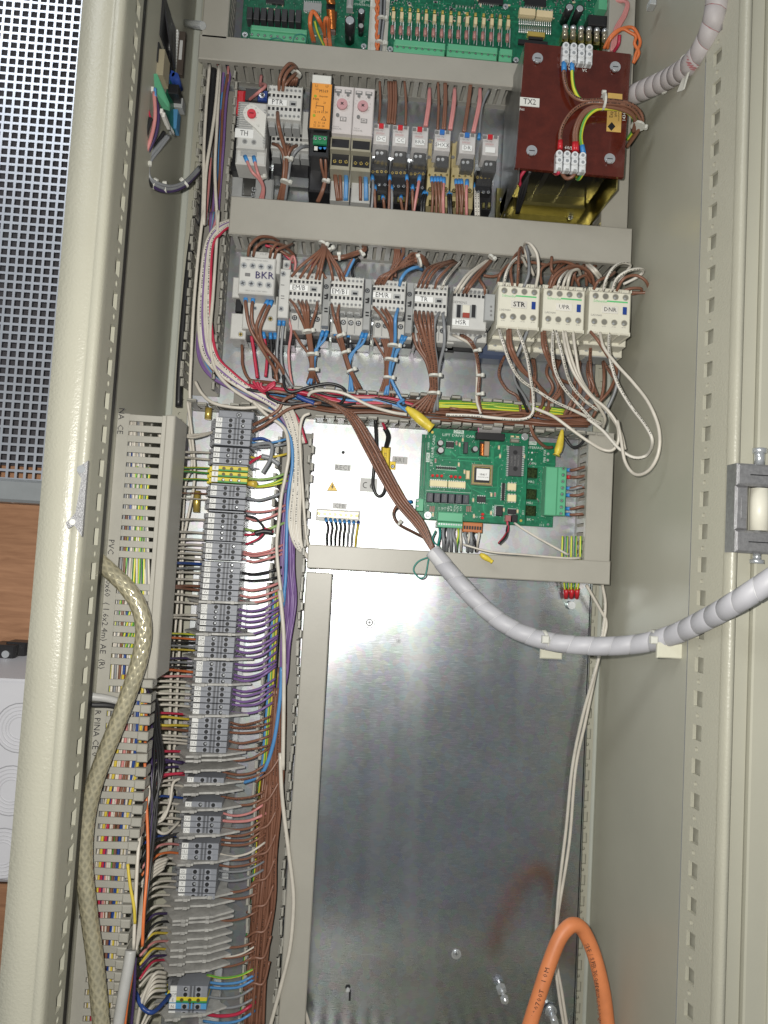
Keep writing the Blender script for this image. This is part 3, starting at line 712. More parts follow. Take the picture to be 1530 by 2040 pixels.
tx('BKR', e, 'S', 408, 494, .0925, 66, mat('purple_marker', (.03, .02, .10), .5, var=0), rot=-.02, sx=1.0); tx('BKR', e, 'S', 410, 495, .0927, 66, mat('purple_marker', (.03, .02, .10), .5, var=0), rot=-.02)
tx('13NO 21NC 31NC 43NO', e, 'S', 350, 378, .0925, 13, inkg); tx('14NO 22NC 32NC 44NO', e, 'S', 345, 612, .0925, 13, inkg); tx('DIL ET', e, 'S', 405, 330, .0825, 16, inkg)
e = item('relay_module', 'narrow pale grey two-screw module standing right of the BKR contactor', 'module', 'S', 560, 700, .08)
bx('module_body', lgrey, e, 'S', 518, 440, 600, 815, .01, .078, c=.001)
bx('module_top', lgrey, e, 'S', 548, 372, 606, 445, .01, .066, c=.001); bx('module_foot', lgrey, e, 'S', 500, 800, 575, 970, .008, .045, c=.001)
pscrew(e, 'S', 552, 480, 23, .0783, hm=mgrey); pscrew(e, 'S', 535, 746, 23, .0783, hm=mgrey); pscrew(e, 'S', 578, 414, 22, .0663, hm=mgrey)
for (a, b) in ((562, 5), (645, 6), (665, 5)): bx('module_slot', inkg, e, 'S', 533, a, 560, a + b, .0775, .0785, c=0)
# ---------------------------------------------------------------- upper row: thermostat, PTR, M169, timers
e = item('socket_base', 'black plastic socket box with a red corner lever behind the TH thermostat', 'socket', 'V', 280, 1020, .03)
bx('socket_body', black, e, 'V', 100, 230, 480, 1010, .008, .036, c=.003)
bx('red_lever', red, e, 'V', 140, 230, 225, 455, .034, .044, c=.002); bx('clear_edge', mat('clear_edge', (.5, .5, .55), .2, metal=.5), e, 'V', 132, 228, 152, 460, .034, .0445, c=.001)
bx('dark_pocket', mat('dark_grey_plastic', (.06, .06, .065), .5), e, 'V', 232, 222, 352, 330, .03, .042)
f_ = bx('blue_block', dblue, e, 'V', 352, 240, 442, 335, .03, .040); pscrew(f_, 'V', 392, 285, 28, .0405, hm=steel)
bx('metal_bracket', mat('bracket_metal', (.25, .25, .24), .35, metal=.9), e, 'V', 205, 1000, 330, 1245, .006, .020, c=.001)
pscrew(e, 'V', 312, 1180, 34, .022, rim=False); pscrew(e, 'V', 305, 1235, 30, .022, rim=False)
bx('mounting_block', mgrey, e, 'V', 95, 1060, 500, 1285, .004, .018, c=.002)
e = item('thermostat', 'pale grey cabinet thermostat with a red dial and the tag TH', 'thermostat', 'V', 290, 950, .07, base=.036)
bx('thermostat_body', lgrey, e, 'V', 158, 345, 432, 790, .036, .078, c=.002)
bx('lower_body', lgrey, e, 'V', 140, 770, 432, 945, .036, .070, c=.002)
bx('terminal_recess', mgrey, e, 'V', 188, 790, 345, 868, .0695, .0705, c=.0004)
for i in range(12): bx('cooling_slat', mgrey, e, 'V', 168 - i * 2, 352 + i * 22, 268 - i * 2 if i < 9 else 300, 361 + i * 22, .0775, .0795, c=.0003)
for i in range(14): bx('cooling_slat', mgrey, e, 'V', 410 - i * 1, 420 + i * 24, 436 - i, 430 + i * 24, .070, .0788, c=.0003)
# raised tear-drop dial plate
q = MB(); pts = []
for a in range(10): t = math.radians(200 - a * 16); pts.append((290 + 78 * math.cos(t), 453 - 82 * math.sin(t)))
pts += [(432, 470), (425, 560), (415, 690), (330, 600), (235, 520)]
w_ = [P(a, b, .0805, 'V') for a, b in pts]; q.prism([(p.x, p.z) for p in w_], .077, .0805); q.build('dial_plate', white_pl, e)
cy('dial', mat('dial_red', (.62, .03, .05), .4), e, 'V', 291, 453, 44, .080, .084, 24, r1=42); bx('dial_slot', mat('dial_mark', (.25, .01, .02), .5), e, 'V', 270, 447, 312, 457, .0838, .0844, c=0)
for i, t_ in enumerate(('0', '10', '20', '30', '40', '50', '60')):
    a = math.radians(225 - i * 45); tx(t_, e, 'V', 291 + 63 * math.cos(a), 453 - 63 * math.sin(a), .0806, 15, inkg)
tx('°C', e, 'V', 352, 577, .0806, 24, inkg)
tagf('name_tag', e, 'V', 134, 605, 310, 690, .0785, 'TH', 62, sx=.8)
for (x_, y_) in ((228, 724), (314, 732)): cy('screw_hole', mgrey, e, 'V', x_, y_, 26, .077, .0786, 16); cy('screw', inkg, e, 'V', x_, y_, 17, .078, .0790, 12)
e = item('contactor', 'grey contactor with the tag PTR beside the thermostat', 'contactor', 'V', 600, 850, .08)
spring_block(e, 440 + 448 * .20915, 130 + 185 * .20915, 68, 66, .090, 'PTR')
fins(e, 440 + 448 * .20915, 130 + 518 * .20915, 64, 14, .082)
bx('black_gap_fill', black, e, 'V', 470, 560, 780, 660, .01, .060, c=.001)  # black box fills the gap between upper and lower blocks
x_, y_ = 440 + 475 * .20915, 130 + 645 * .20915
q = MB(); q.boxf('V', 478, 655, 840, 800, .02, .056, c=.001); q.build('contactor_body', lgrey, e)
q = MB(); r2 = MB(); s2 = MB()
for i in range(8):
    s2.boxf('V', 490 + i * 44, 685 + i * 2, 516 + i * 44, 712 + i * 2, .054, .0565, c=0); r2.cylf('V', 500 + i * 44, 745 + i * 2.5, 20, .054, .0565, 10); q.cylf('V', 500 + i * 44, 745 + i * 2.5, 12, .054, .0569, 8)
r2.build('release_ports', mgrey, e); q.build('port_cores', inkg, e); s2.build('wire_ports', hole, e)
fins(e, 440 + 482 * .20915, 130 + 805 * .20915, 76, 14, .048)
bx('contactor_base', black, e, 'V', 500, 880, 840, 1060, .006, .032, c=.001)
bx('side_module', lgrey, e, 'V', 778, 440, 845, 700, .02, .064, c=.0008)
e = item('monitoring_relay', 'orange fronted monitoring relay marked M169 in a black housing', 'relay', 'V', 950, 900, .08)
bx('housing', black, e, 'V', 838, 160, 1070, 615, .02, .0895, c=.001)
bx('front_plate', orangep, e, 'V', 857, 172, 1047, 598, .089, .0912, c=.0005)
bx('white_cap', white_pl, e, 'V', 870, 92, 1052, 168, .06, .0925, c=.0008)
for (t_, x_, y_, s_) in (('L1', 915, 195, 30), ('L2', 917, 225, 26), ('L3', 1012, 200, 28), ('M169', 980, 248, 36), ('kiepsnan', 980, 296, 22), ('PWR', 906, 324, 26), ('11', 917, 354, 24), ('21', 990, 358, 24), ('12 14', 912, 443, 26), ('22 24', 985, 447, 26), ('12  11  14', 937, 547, 24), ('22  21  24', 933, 577, 24)): tx(t_, e, 'V', x_, y_, .0913, s_, ink, sx=.9)
for (y_) in (292, 476): cy('indicator_lamp', mat('lamp_olive', (.30, .38, .03), .3), e, 'V', 900 if y_ < 300 else 888, y_, 14, .0905, .0918, 12)
for (a, b, c_, d) in ((905, 385, 978, 390), (905, 360, 909, 410), (975, 390, 980, 440)): bx('printed_line', ink, e, 'V', a, b, c_, d, .091, .0914, c=0)
w_ = [P(a, b, .0914, 'V') for a, b in ((955, 522), (1005, 526), (982, 482))]; MB().prism([(p.x, p.z) for p in w_], .0911, .0914).build('warning_outline', ink, e)
w_ = [P(a, b, .0916, 'V') for a, b in ((963, 518), (997, 520), (982, 491))]; MB().prism([(p.x, p.z) for p in w_], .0913, .0916).build('warning_print', orangep, e)
bx('terminal_black', black, e, 'V', 842, 600, 1035, 870, .02, .080, c=.001)
g_ = bx('terminal_green', mat('deep_green_plastic', (.02, .22, .09), .35), e, 'V', 878, 668, 1012, 748, .078, .084); bx('terminal_green', mat('deep_green_plastic', (.02, .22, .09), .35), e, 'V', 878, 756, 1008, 832, .074, .080)
for i in range(3): pscrew(g_, 'V', 897 + i * 46, 694 + i * 2, 22, .0845, hm=MATS['deep_green_plastic'])
bx('white_insert', white_pl, e, 'V', 888, 770, 922, 808, .079, .0812)
for i in range(7): bx('rib', inkg, e, 'V', 848 + i * 27, 850, 862 + i * 27, 905, .058, .064)
bx('relay_base', black, e, 'V', 838, 880, 1045, 1205, .008, .046, c=.002)
pinkd = mat('timer_dial', (.55, .30, .32), .45); beige_h = mat('beige_housing', (.36, .34, .26), .45); lil = mat('timer_front', (.62, .58, .57), .45, var=.03)
for k, (dx_, dy_, lb) in enumerate(((0, 0, 'white timer relay with a pink dial right beside the orange relay'), (198, 18, 'white timer relay with a pink dial, the second one from the orange relay'))):
    e = item('timer_relay', lb, 'relay', 'V', 1150 + dx_, 1000 + dy_, .07, group='timer relays')
    a = lambda x_: x_ + dx_; b = lambda y_: y_ + dy_
    bx('timer_body', lil, e, 'V', a(1063), b(196), a(1258), b(648), .02, .084, c=.0012)
    for (u, v) in ((1118, 246), (1212, 254)): tagf('scale_window', e, 'V', a(u - 32), b(v - 20), a(u + 32), b(v + 14), .0842, None, pm=inkg); tagf('scale_window', e, 'V', a(u - 24), b(v - 16), a(u + 24), b(v - 2), .0846, None, pm=lil); cy('setting_knob', inkg, e, 'V', a(u), b(v + 24), 15, .084, .0856, 12)
    cy('dial', pinkd, e, 'V', a(1155), b(362), 54, .084, .0872, 26, r1=51)
    for r_ in (.5, 2.07):
        p = P(a(1155), b(362), .0874, 'V'); q = MB(); d = Vector((math.cos(r_ + .3), 0, math.sin(r_ + .3))); g = Vector((-d.z, 0, d.x)); q.quad([p - d * .0022 - g * .0005, p + d * .0022 - g * .0005, p + d * .0022 + g * .0005, p - d * .0022 + g * .0005]); q.build('dial_cross', ink, e)
    for i in range(11):
        t = math.radians(225 - 27 * i); tx(str(i), e, 'V', a(1155) + 70 * math.cos(t), b(362) - 70 * math.sin(t), .0842, 13, inkg)
    cy('setting_knob', inkg, e, 'V', a(1112), b(470), 17, .084, .0856, 12)
    tagf('scale_window', e, 'V', a(1135), b(490), a(1195), b(530), .0842, None, pm=inkg); tagf('scale_window', e, 'V', a(1142), b(496), a(1188), b(524), .0846, 'n' if k == 0 else 'm', 34, pm=lil)
    tx('Omron', e, 'V', a(1096), b(582), .0842, 16, inkg); tx('H3DS-ML', e, 'V', a(1108), b(605), .0842, 18, inkg)
    bx('holder_top', beige_h, e, 'V', a(1044), b(652), a(1234), b(800), .02, .076, c=.001)
    bx('dark_window', black, e, 'V', a(1056), b(702), a(1222), b(782), .075, .0765)
    bx('holder_mid', beige_h, e, 'V', a(1042), b(800), a(1232), b(990), .02, .064, c=.001)
    bx('terminal_slot', black, e, 'V', a(1056), b(842), a(1218), b(955), .062, .0648)
    for i in range(3): pscrew(e, 'V', a(1084 + i * 54), b(912 + i * 3), 25, .0652, m=brass)
    bx('holder_base', lgrey, e, 'V', a(1046), b(985), a(1230), b(1290), .006, .034, c=.001)
# ---------------------------------------------------------------- plug-in relays
clear = mat('clear_case', (.75, .76, .78), .08, trans=.0, alpha=.07, var=0)
sock_y = mat('socket_beige', (.50, .42, .22), .45)
RX = [(8, 668, 'DC', red, 'DC', 'clear plug-in relay with a red tab and the tag DC'), (112, 677, 'CC', red, 'CC', 'clear plug-in relay with a red tab and the tag CC'),
      (218, 686, 'BRR', red, 'BRR', 'clear plug-in relay with a red tab and the tag BRR'), (340, 702, 'SHXX', mat('tab_blue', (.03, .16, .5), .4), 'S', 'clear plug-in relay with a blue tab on the left half of the beige socket'),
      (476, 718, 'DR', mat('tab_blue', (.03, .16, .5), .4), 'DR', 'clear plug-in relay with a blue tab and the tag DR'), (602, 728, '', red, '', 'clear plug-in relay with a red tab and a blank tag')]
for i, (x, y, t_, tc_, _, lb) in enumerate(RX):
    e = item('plug_in_relay', lb, 'relay', 'B', x + 47, y + 200, .07, base=.03, group='plug-in relays')
    bx('relay_label', mat('relay_print', (.60, .58, .57), .4), e, 'B', x + 4, y + 6, x + 90, y + 118, .045, .0735, c=.0006)
    bx('clear_case', clear, e, 'B', x - 3, y + 2, x + 92, y + 212, .030, .0755, c=.001)
    bx('push_tab', tc_, e, 'B', x + 33, y + 2, x + 59, y + 25, .0740, .0775, c=.0004)
    for u in (8, 66): bx('print_box', inkg, e, 'B', x + u, y + 8, x + u + 18, y + 22, .0730, .0758, c=0)
    tx('OMRON', e, 'B', x + 30, y + 42, .0757, 11, inkg); tx('200/220', e, 'B', x + 40, y + 58, .0757, 12, mat('pink_ink', (.5, .15, .15), .5))
    tagf('name_tag', e, 'B', x + 18, y + 72, x + 72, y + 102, .0757, t_, 26, m=inkg)
    bx('coil_block', mat('coil_dark', (.022, .022, .022), .3), e, 'B', x + 12, y + 128, x + 80, y + 200, .032, .062, c=.002)
    for u in (24, 48): cy('contact_spring', steel, e, 'B', x + u, y + 165, 9, .062, .0635, 10)
for i, (x, y, w, m_, lb) in enumerate(((-8, 862, 104, black, 'black relay socket under the DC relay'), (98, 872, 100, black, 'black relay socket under the CC relay'), (200, 882, 98, black, 'black relay socket under the BRR relay'),
        (300, 760, 130, sock_y, 'beige relay socket, left of two under blue tabbed relays'), (430, 770, 132, sock_y, 'beige relay socket under the DR relay'), (562, 928, 96, black, 'black relay socket under the relay with the blank tag'))):
    e = item('relay_socket', lb, 'socket', 'B', x + w / 2, 1050, .03, group='relay sockets')
    tall = m_ is sock_y
    bx('socket_body', m_, e, 'B', x + 2, y, x + w - 2, 1100 + i * 8, .006, .030, c=.001)
    bx('socket_step', m_, e, 'B', x + 4, (910 if tall else y + 30), x + w - 6, 1010 + i * 8, .02, .046 if tall else .042, c=.001)
    for j in range(4): pscrew(e, 'B', x + 16 + j * (w - 28) / 3.2, 934 + i * 6, 12, .0465 if tall else .0425, m=brass, hm=m_)
    for j in range(3): pscrew(e, 'B', x + 20 + j * (w - 30) / 2.4, 1005 + i * 8, 12, .0465 if tall else .0425, m=brass if tall else steel)
    if tall:
        cy('socket_port', inkg, e, 'B', x + 20, 770, 10, .029, .0306, 10); cy('socket_port', inkg, e, 'B', x + 14, 855, 10, .029, .0306, 10)
    for j in range(3): bx('busbar_tab', gold, e, 'B', x + 12 + j * 30, 1062 + i * 8, x + 26 + j * 30, 1090 + i * 8, .03, .034)
# ---------------------------------------------------------------- transformer
e = item('transformer', 'big transformer under a dark red-brown board with the tag TX2', 'transformer', 'B', 1080, 1150, .02)
HT = .112
brd = mat('brown_laminate', (.095, .017, .010), .08, var=.15, vscale=60, coat=.5)
poly = [P(a, b, HT, 'B') for a, b in ((836, 231), (1412, 294), (1372, 966), (783, 912))]
MB().prism([(p.x, p.z) for p in poly], HT - .005, HT).build('top_board', brd, e)
xl, xr = P(800, 1100, .03, 'B').x, P(1250, 600, .03, 'B').x
zb_, zt_ = P(980, 1165, .010, 'B').z, P(1080, 240, HT, 'B').z - .0
cxl, cxr = P(810, 600, HT, 'B').x, P(1392, 640, HT, 'B').x; czt, czb = P(1110, 262, HT, 'B').z, P(1080, 940, HT, 'B').z
q = MB(); q.box(cxl + .010, czb + .012, cxr - .014, czt - .01, .020, HT - .010, c=.006); q.build('coil', mat('coil_wrap', (.010, .010, .011), .22, var=.2), e)
q = MB(); q.box(cxl + .002, czb - .012, cxl + .004, czt, .006, HT - .006); q.build('side_bracket', mat('bracket_zinc', (.33, .33, .31), .35, metal=.9, var=.2), e); q = MB(); q.box(cxr - .008, czb - .012, cxr - .006, czt, .006, HT - .006); q.build('side_bracket', gold, e)
q = MB(); q.box(cxl - .004, czb - .024, cxr, czb + .03, .003, .006, c=.001); q.build('base_plate', gold, e)
q = MB(); q.extr([(cxl + .002, -.030, czb - .012), (cxl + .002, -.006, czb - .022), (cxl + .002, -.006, czb + .01), (cxl + .002, -.05, czb + .01)], (.002, 0, 0)); q.build('bracket_foot', gold, e)
q = MB(); q.box(cxl + .02, czb - .002, cxr - .02, czb + .016, .006, .034, c=.003); q.build('lower_clamp', gold, e)
for u in (.3, .55): q = MB(); X = cxl + (cxr - cxl) * u; q.box(X, czb + .0105, X + .006, czb + .013, .03, HT - .012); q.build('strap', black, e)
for (x_, y_) in ((905, 315), (1328, 362), (873, 819), (1298, 863)):
    w_ = cy('washer', steel, e, 'B', x_, y_, 31, HT, HT + .0012, 24); cy('screw_head', steel, w_, 'B', x_ + 1, y_ + 6, 20, HT + .001, HT + .0045, 20, r1=17); bx('screw_slot', hole, w_, 'B', x_ - 14, y_ - 2, x_ + 16, y_ + 2, HT + .0044, HT + .0047, c=0)
for (x_, y_) in ((712, 1085), (715, 1165), (1085, 1180), (1110, 1150)): pscrew(e, 'B', x_, y_, 22, .010, rim=False)
tagf('name_tag', e, 'B', 808, 531, 915, 578, HT + .0005, 'TX2', 40, sx=.85, pm=white_pl)
st = bx('maker_sticker', mat('sticker_gold', (.62, .40, .12), .35), e, 'B', 1283, 508, 1362, 718, HT, HT + .0003, c=0)
tx('Express T', st, 'B', 1306, 590, HT + .0004, 25, ink, rot=-math.pi / 2 - .02, sx=.9); tx('and Contr', st, 'B', 1328, 590, HT + .0004, 22, ink, rot=-math.pi / 2 - .02, sx=.9); tx('transformers controls', st, 'B', 1346, 600, HT + .0004, 12, ink, rot=-math.pi / 2 - .02)
w_ = [P(a, b, HT + .0006, 'B') for a, b in ((1308, 664), (1328, 688), (1306, 712), (1286, 688))]; MB().prism([(p.x, p.z) for p in w_], HT + .0003, HT + .0006).build('maker_diamond', ink, st)
tx('14360', e, 'B', 1376, 630, HT, 22, inkw, rot=-math.pi / 2 - .02); tx('0v 180v', e, 'B', 1168, 364, HT, 15, inkw, rot=math.pi + .03); tx('2A', e, 'B', 1160, 382, HT, 20, inkw, rot=math.pi + .03)
tx('60/50', e, 'B', 1080, 806, HT, 22, inkw, rot=.06); tx('2A', e, 'B', 1082, 374, HT, 20, inkw, rot=math.pi + .03); tx('F61', e, 'B', 820, 596, HT, 17, inkw)
clearw = mat('translucent_white', (.72, .74, .76), .18, var=.05)
def choc(lb, x, y, sgn, n=4):
    e = item('terminal_connector', lb, 'connector', 'B', x + 60, y + 50, HT + .01, base=HT, group='white screw connectors on the transformer board')
    for i in range(n):
        dx_, dy_ = i * 42.5, i * 4
        c_ = bx('pole_block', clearw, e, 'B', x + dx_, y + dy_ + 8, x + dx_ + 36, y + dy_ + 108, HT + .0005, HT + .009, c=.0012)
        for yy_ in (30, 68):
            cy('screw_collar', clearw, e, 'B', x + dx_ + 18, y + dy_ + yy_ - 12, 18, HT + .006, HT + .0125, 14); cy('screw', steel, e, 'B', x + dx_ + 18, y + dy_ + yy_ - 12, 10, HT + .009, HT + .0128, 10)
        bx('wire_mouth', mgrey, e, 'B', x + dx_ + 9, y + dy_ + (96 if sgn > 0 else 4), x + dx_ + 27, y + dy_ + (112 if sgn > 0 else 12), HT + .002, HT + .0092)
choc('white four-way screw connector near the top edge of the brown board', 1042, 226, 1)
choc('white four-way screw connector at the bottom edge of the brown board', 1006, 814, 1)
# ---------------------------------------------------------------- circuit boards
def chip(par, fr, x0, y0, x1, y1, h, t=.0035, pins='v', n=8, m=black, nm='chip', pw=.5):
    c_ = bx(nm, m, par, fr, x0, y0, x1, y1, h, h + t, c=.0004); q = MB(); w, hh = x1 - x0, y1 - y0
    for i in range(n):
        if pins == 'v':
            u = x0 + w * (i + .5) / n; k = w / n * .25; sl = (u - (x0 + x1) / 2) * .06
            q.boxf(fr, u - k, y0 - hh * .16 + sl, u + k, y0 + sl + 1, h, h + t * .6, c=0); q.boxf(fr, u - k, y1 + sl - 1, u + k, y1 + hh * .16 + sl, h, h + t * .6, c=0)
        else:
            v = y0 + hh * (i + .5) / n; k = hh / n * .28; sl = -(v - (y0 + y1) / 2) * .05
            q.boxf(fr, x0 - w * .16 + sl, v - k, x0 + sl + 1, v + k, h, h + t * .6, c=0); q.boxf(fr, x1 + sl - 1, v - k, x1 + w * .16 + sl, v + k, h, h + t * .6, c=0)
    q.build('pins', mat('tinned_pin', (.75, .76, .76), .3, metal=.7), c_); return c_
def cap(par, fr, x, y, r, h0, h1, nm='capacitor', top=steel):
    e_ = cy(nm, black, par, fr, x, y, r, h0, h1, 20); cy('capacitor_top', top, e_, fr, x, y, r * .86, h1, h1 + .0004, 18, r1=r * .8); return e_
def sparkle(par, fr, x0, y0, x1, y1, h, n, seed=1):
    """small surface parts and solder marks, each kind one part"""
    rnd = random.Random(seed); lands = MB(); parts = MB(); cr_ = MB(); lines = MB(); tn = MB()
    for i in range(n):
        x, y = rnd.uniform(x0, x1), rnd.uniform(y0, y1); L_ = rnd.uniform(6, 12) ; w = L_ * .4
        if rnd.random() < .5: L_, w = w, L_
        lands.boxf(fr, x - L_, y - w, x + L_, y + w, h, h + .0003, c=0)
        (parts if i % 3 else cr_).boxf(fr, x - L_ * .55, y - w * .8, x + L_ * .55, y + w * .8, h, h + .0014, c=.0002)
    for i in range(n * 2):
        x, y = rnd.uniform(x0, x1), rnd.uniform(y0, y1); l = rnd.uniform(15, 90)
        if rnd.random() < .5: lines.boxf(fr, x, y, min(x + l, x1), y + 1.6, h, h + .00025, c=0)
        else: lines.boxf(fr, x, y, x + 1.6, min(y + l, y1), h, h + .00025, c=0)
    for i in range(n * 3): tn.cylf(fr, rnd.uniform(x0, x1), rnd.uniform(y0, y1), 2.6, h, h + .0004, 6)
    lands.build('solder_pads', mat('solder', (.7, .7, .68), .3, metal=.7), par); parts.build('small_resistors', ink, par); cr_.build('small_capacitors', cream, par)
    lines.build('board_tracks', trace, par); tn.build('solder_dots', MATS['solder'], par)
twh = mat('white_print', (.62, .72, .66), .5, var=0)
# board 1
e = item('circuit_board', 'green circuit board with eight black relays and orange coils at the top left', 'circuit board', 'X', 700, 430, .012); e1 = e
bx('board', pcb2, e, 'X', 108, -60, 1318, 432, .010, .0118)
sparkle(e, 'X', 140, -40, 1280, 380, .0118, 46, 3)
for i in range(8): bx('relay', mat('relay_black', (.045, .045, .05), .45), e, 'X', 150 + i * 66.5, 62 + i * 4.2, 203 + i * 66.5, 178 + i * 4.6, .0118, .027, c=.0006)
t_ = bx('terminal_block', tgreen, e, 'X', 182, 268, 722, 372, .0118, .026, c=.0012); bx('terminal_block_step', tgreen, e, 'X', 190, 256, 728, 300, .0118, .029, c=.001)
for i in range(9): pscrew(t_, 'X', 200 + i * 61, 326 + i * 5.4, 16, .0263, hm=MATS['deep_green_plastic'])
chip(e, 'X', 332, -10, 508, 30, .0118, n=9); chip(e, 'X', 692, 22, 864, 100, .0118, n=10, m=mgrey)
q = MB()
for i in range(14):
    for (cx_, y_) in ((950, 100 + i * 13), (945, -10 + i * 3.2)):
        p = P(cx_ + i * .8, y_, .026, 'X'); q.rod(p + Vector((-.0052, 0, 0)), p + Vector((.0052, 0, 0)), .0013, 8)
q.build('coil_winding', copper, e, smooth=True)
cy('coil_core', black, e, 'X', 950, 55, 44, .0118, .022, 20); bx('coil_former', mat('brown_former', (.12, .04, .02), .4), e, 'X', 925, 90, 1005, 285, .0118, .022, c=.003)
cap(e, 'X', 1133, 192, 50, .0118, .050); cap(e, 'X', 1243, 105, 33, .0118, .040); cap(e, 'X', 1240, 243, 28, .0118, .028, top=mgrey)
tx('63V 3300uF', e, 'X', 1138, 330, .030, 20, inkg, rot=-math.pi / 2)
bx('clear_connector', clear, e, 'X', 765, 255, 880, 410, .0118, .024); bx('clear_connector', clear, e, 'X', 895, 265, 990, 410, .0118, .024)
bx('light_guide', mgrey, e, 'X', 1103, -30, 1165, 62, .0118, .024, c=.003)
for (t2, y_) in (('GENERAL', -4), ('LIFT', 20), ('CONTROLS', 46)): tx(t2, e, 'X', 1254, y_, .0119, 26, twh)
for (x_, y_) in ((133, 328), (1265, 438)): cy('washer', steel, e, 'X', x_, y_, 27, .0118, .0128, 18); pscrew(e, 'X', x_, y_, 19, .0135, rim=False)
# white strip and adhesive bases between the boards
e = item('backing_sheet', 'white plastic backing sheet between the two upper circuit boards', 'sheet', 'X', 1400, 440, .004)
bx('sheet', white_pl, e, 'X', 1290, -60, 1520, 478, .002, .004)
for y_ in (-10, 410): bx('tie_base', tie, e, 'X', 1350 - (y_ > 0) * 24, y_, 1500 - (y_ > 0) * 24, y_ + 80, .004, .008)
# board 2
e = item('circuit_board', 'wide green circuit board with a row of fifteen resistors behind the brown transformer', 'circuit board', 'B', 700, 330, .012); e2 = e
bx('board', pcb2, e, 'B', 92, -60, 1300, 325, .010, .0118)
sparkle(e, 'B', 100, -20, 1290, 120, .0118, 90, 5)
pinkr = mat('resistor_pink', (.45, .22, .20), .4); tin = MATS['tinned_pin']
for i in range(15):
    x = 121 + i * 44.7; y = i * 3.2
    bx('opto_coupler', cream, e, 'B', x - 9, 60 + y, x + 9, 96 + y, .0118, .019, c=.0004)
    bx('contact_tab', brass, e, 'B', x - 7, 36 + y, x + 6, 52 + y, .0118, .016)
    r_ = MB(); p0, p1 = P(x - 6, 142 + y, .018, 'B'), P(x - 8, 182 + y, .018, 'B'); r_.rod(p0, p1, .0024, 8); o_ = r_.build('resistor', pinkr, e, smooth=True)
    r_ = MB(); r_.rod(P(x - 4, 102 + y, .016, 'B'), P(x - 10, 208 + y, .016, 'B'), .0005, 5); r_.rod(P(x + 8, 110 + y, .014, 'B'), P(x + 4, 215 + y, .014, 'B'), .0008, 5); r_.build('resistor_leads', tin, o_)
for (a, b, y) in ((120, 400, 0), (410, 684, 24), (694, 765, 42)):
    t_ = bx('terminal_block', tgreen, e, 'B', a, 236 + y, b, 292 + y, .0118, .026, c=.001); bx('terminal_block_step', tgreen, e, 'B', a + 6, 222 + y, b + 4, 256 + y, .0118, .029, c=.001)
    n_ = round((b - a) / 34)
    for i in range(n_): pscrew(t_, 'B', a + 20 + i * 34.2, 264 + y + (i - n_ / 2) * 3, 9, .0263, hm=MATS['deep_green_plastic'])
for (x, y) in ((806, 44), (900, 56)): chip(e, 'B', x, y, x + 88, y + 36, .0118, t=.008, n=5, m=cream, nm='relay')
chip(e, 'B', 835, -14, 952, 30, .0118, n=10); chip(e, 'B', 582, -20, 718, 18, .0118, n=12); chip(e, 'B', 455, -20, 560, 30, .0118, n=6, m=pcb2)
q = MB()
for i in range(17):
    for (y_) in (96, 140): q.rod(P(806 + i * 10.6, y_ + i * .7, .014, 'B'), P(804 + i * 10.6, y_ + 38 + i * .7, .014, 'B'), .0008, 5)
q.build('resistor_rows', tin, e, smooth=True)
bx('pin_header', brass, e, 'B', 850, 172, 945, 196, .0118, .017); bx('pin_header', black, e, 'B', 855, 200, 935, 212, .0118, .016); bx('pin_header', black, e, 'B', 800, 218, 960, 242, .0118, .016)
cap(e, 'B', 1079, 38, 23, .0118, .040); cap(e, 'B', 1135, 46, 23, .0118, .040)
bx('black_relay', mat('relay_black2', (.02, .02, .022), .35), e, 'B', 1182, 80, 1285, 138, .0118, .034, c=.001)
for i in range(6):
    x, y = 1055 + i * 43, 168 + i * 4; fu = MB(); fu.rod(P(x, y - 22, .03, 'B'), P(x - 2, y + 36, .03, 'B'), .0032, 12); o_ = fu.build('fuse', mat('fuse_glass', (.45, .40, .30), .1, metal=.5), e, smooth=True)
    fc = MB(); fc.rod(P(x, y - 26, .03, 'B'), P(x, y - 8, .03, 'B'), .0038, 12); fc.build('fuse_cap', steel, o_, smooth=True); bx('fuse_clip', gold, o_, 'B', x - 17, y + 2, x + 17, y + 60, .0118, .024)
bx('terminal_block', tgreen, e, 'B', 1238, -20, 1284, 50, .0118, .03)
for (x_, y_) in ((102, 266), (787, 325), (730, 35)): cy('washer', steel, e, 'B', x_, y_, 16, .0118, .0128, 16); pscrew(e, 'B', x_, y_, 11, .0135, rim=False)
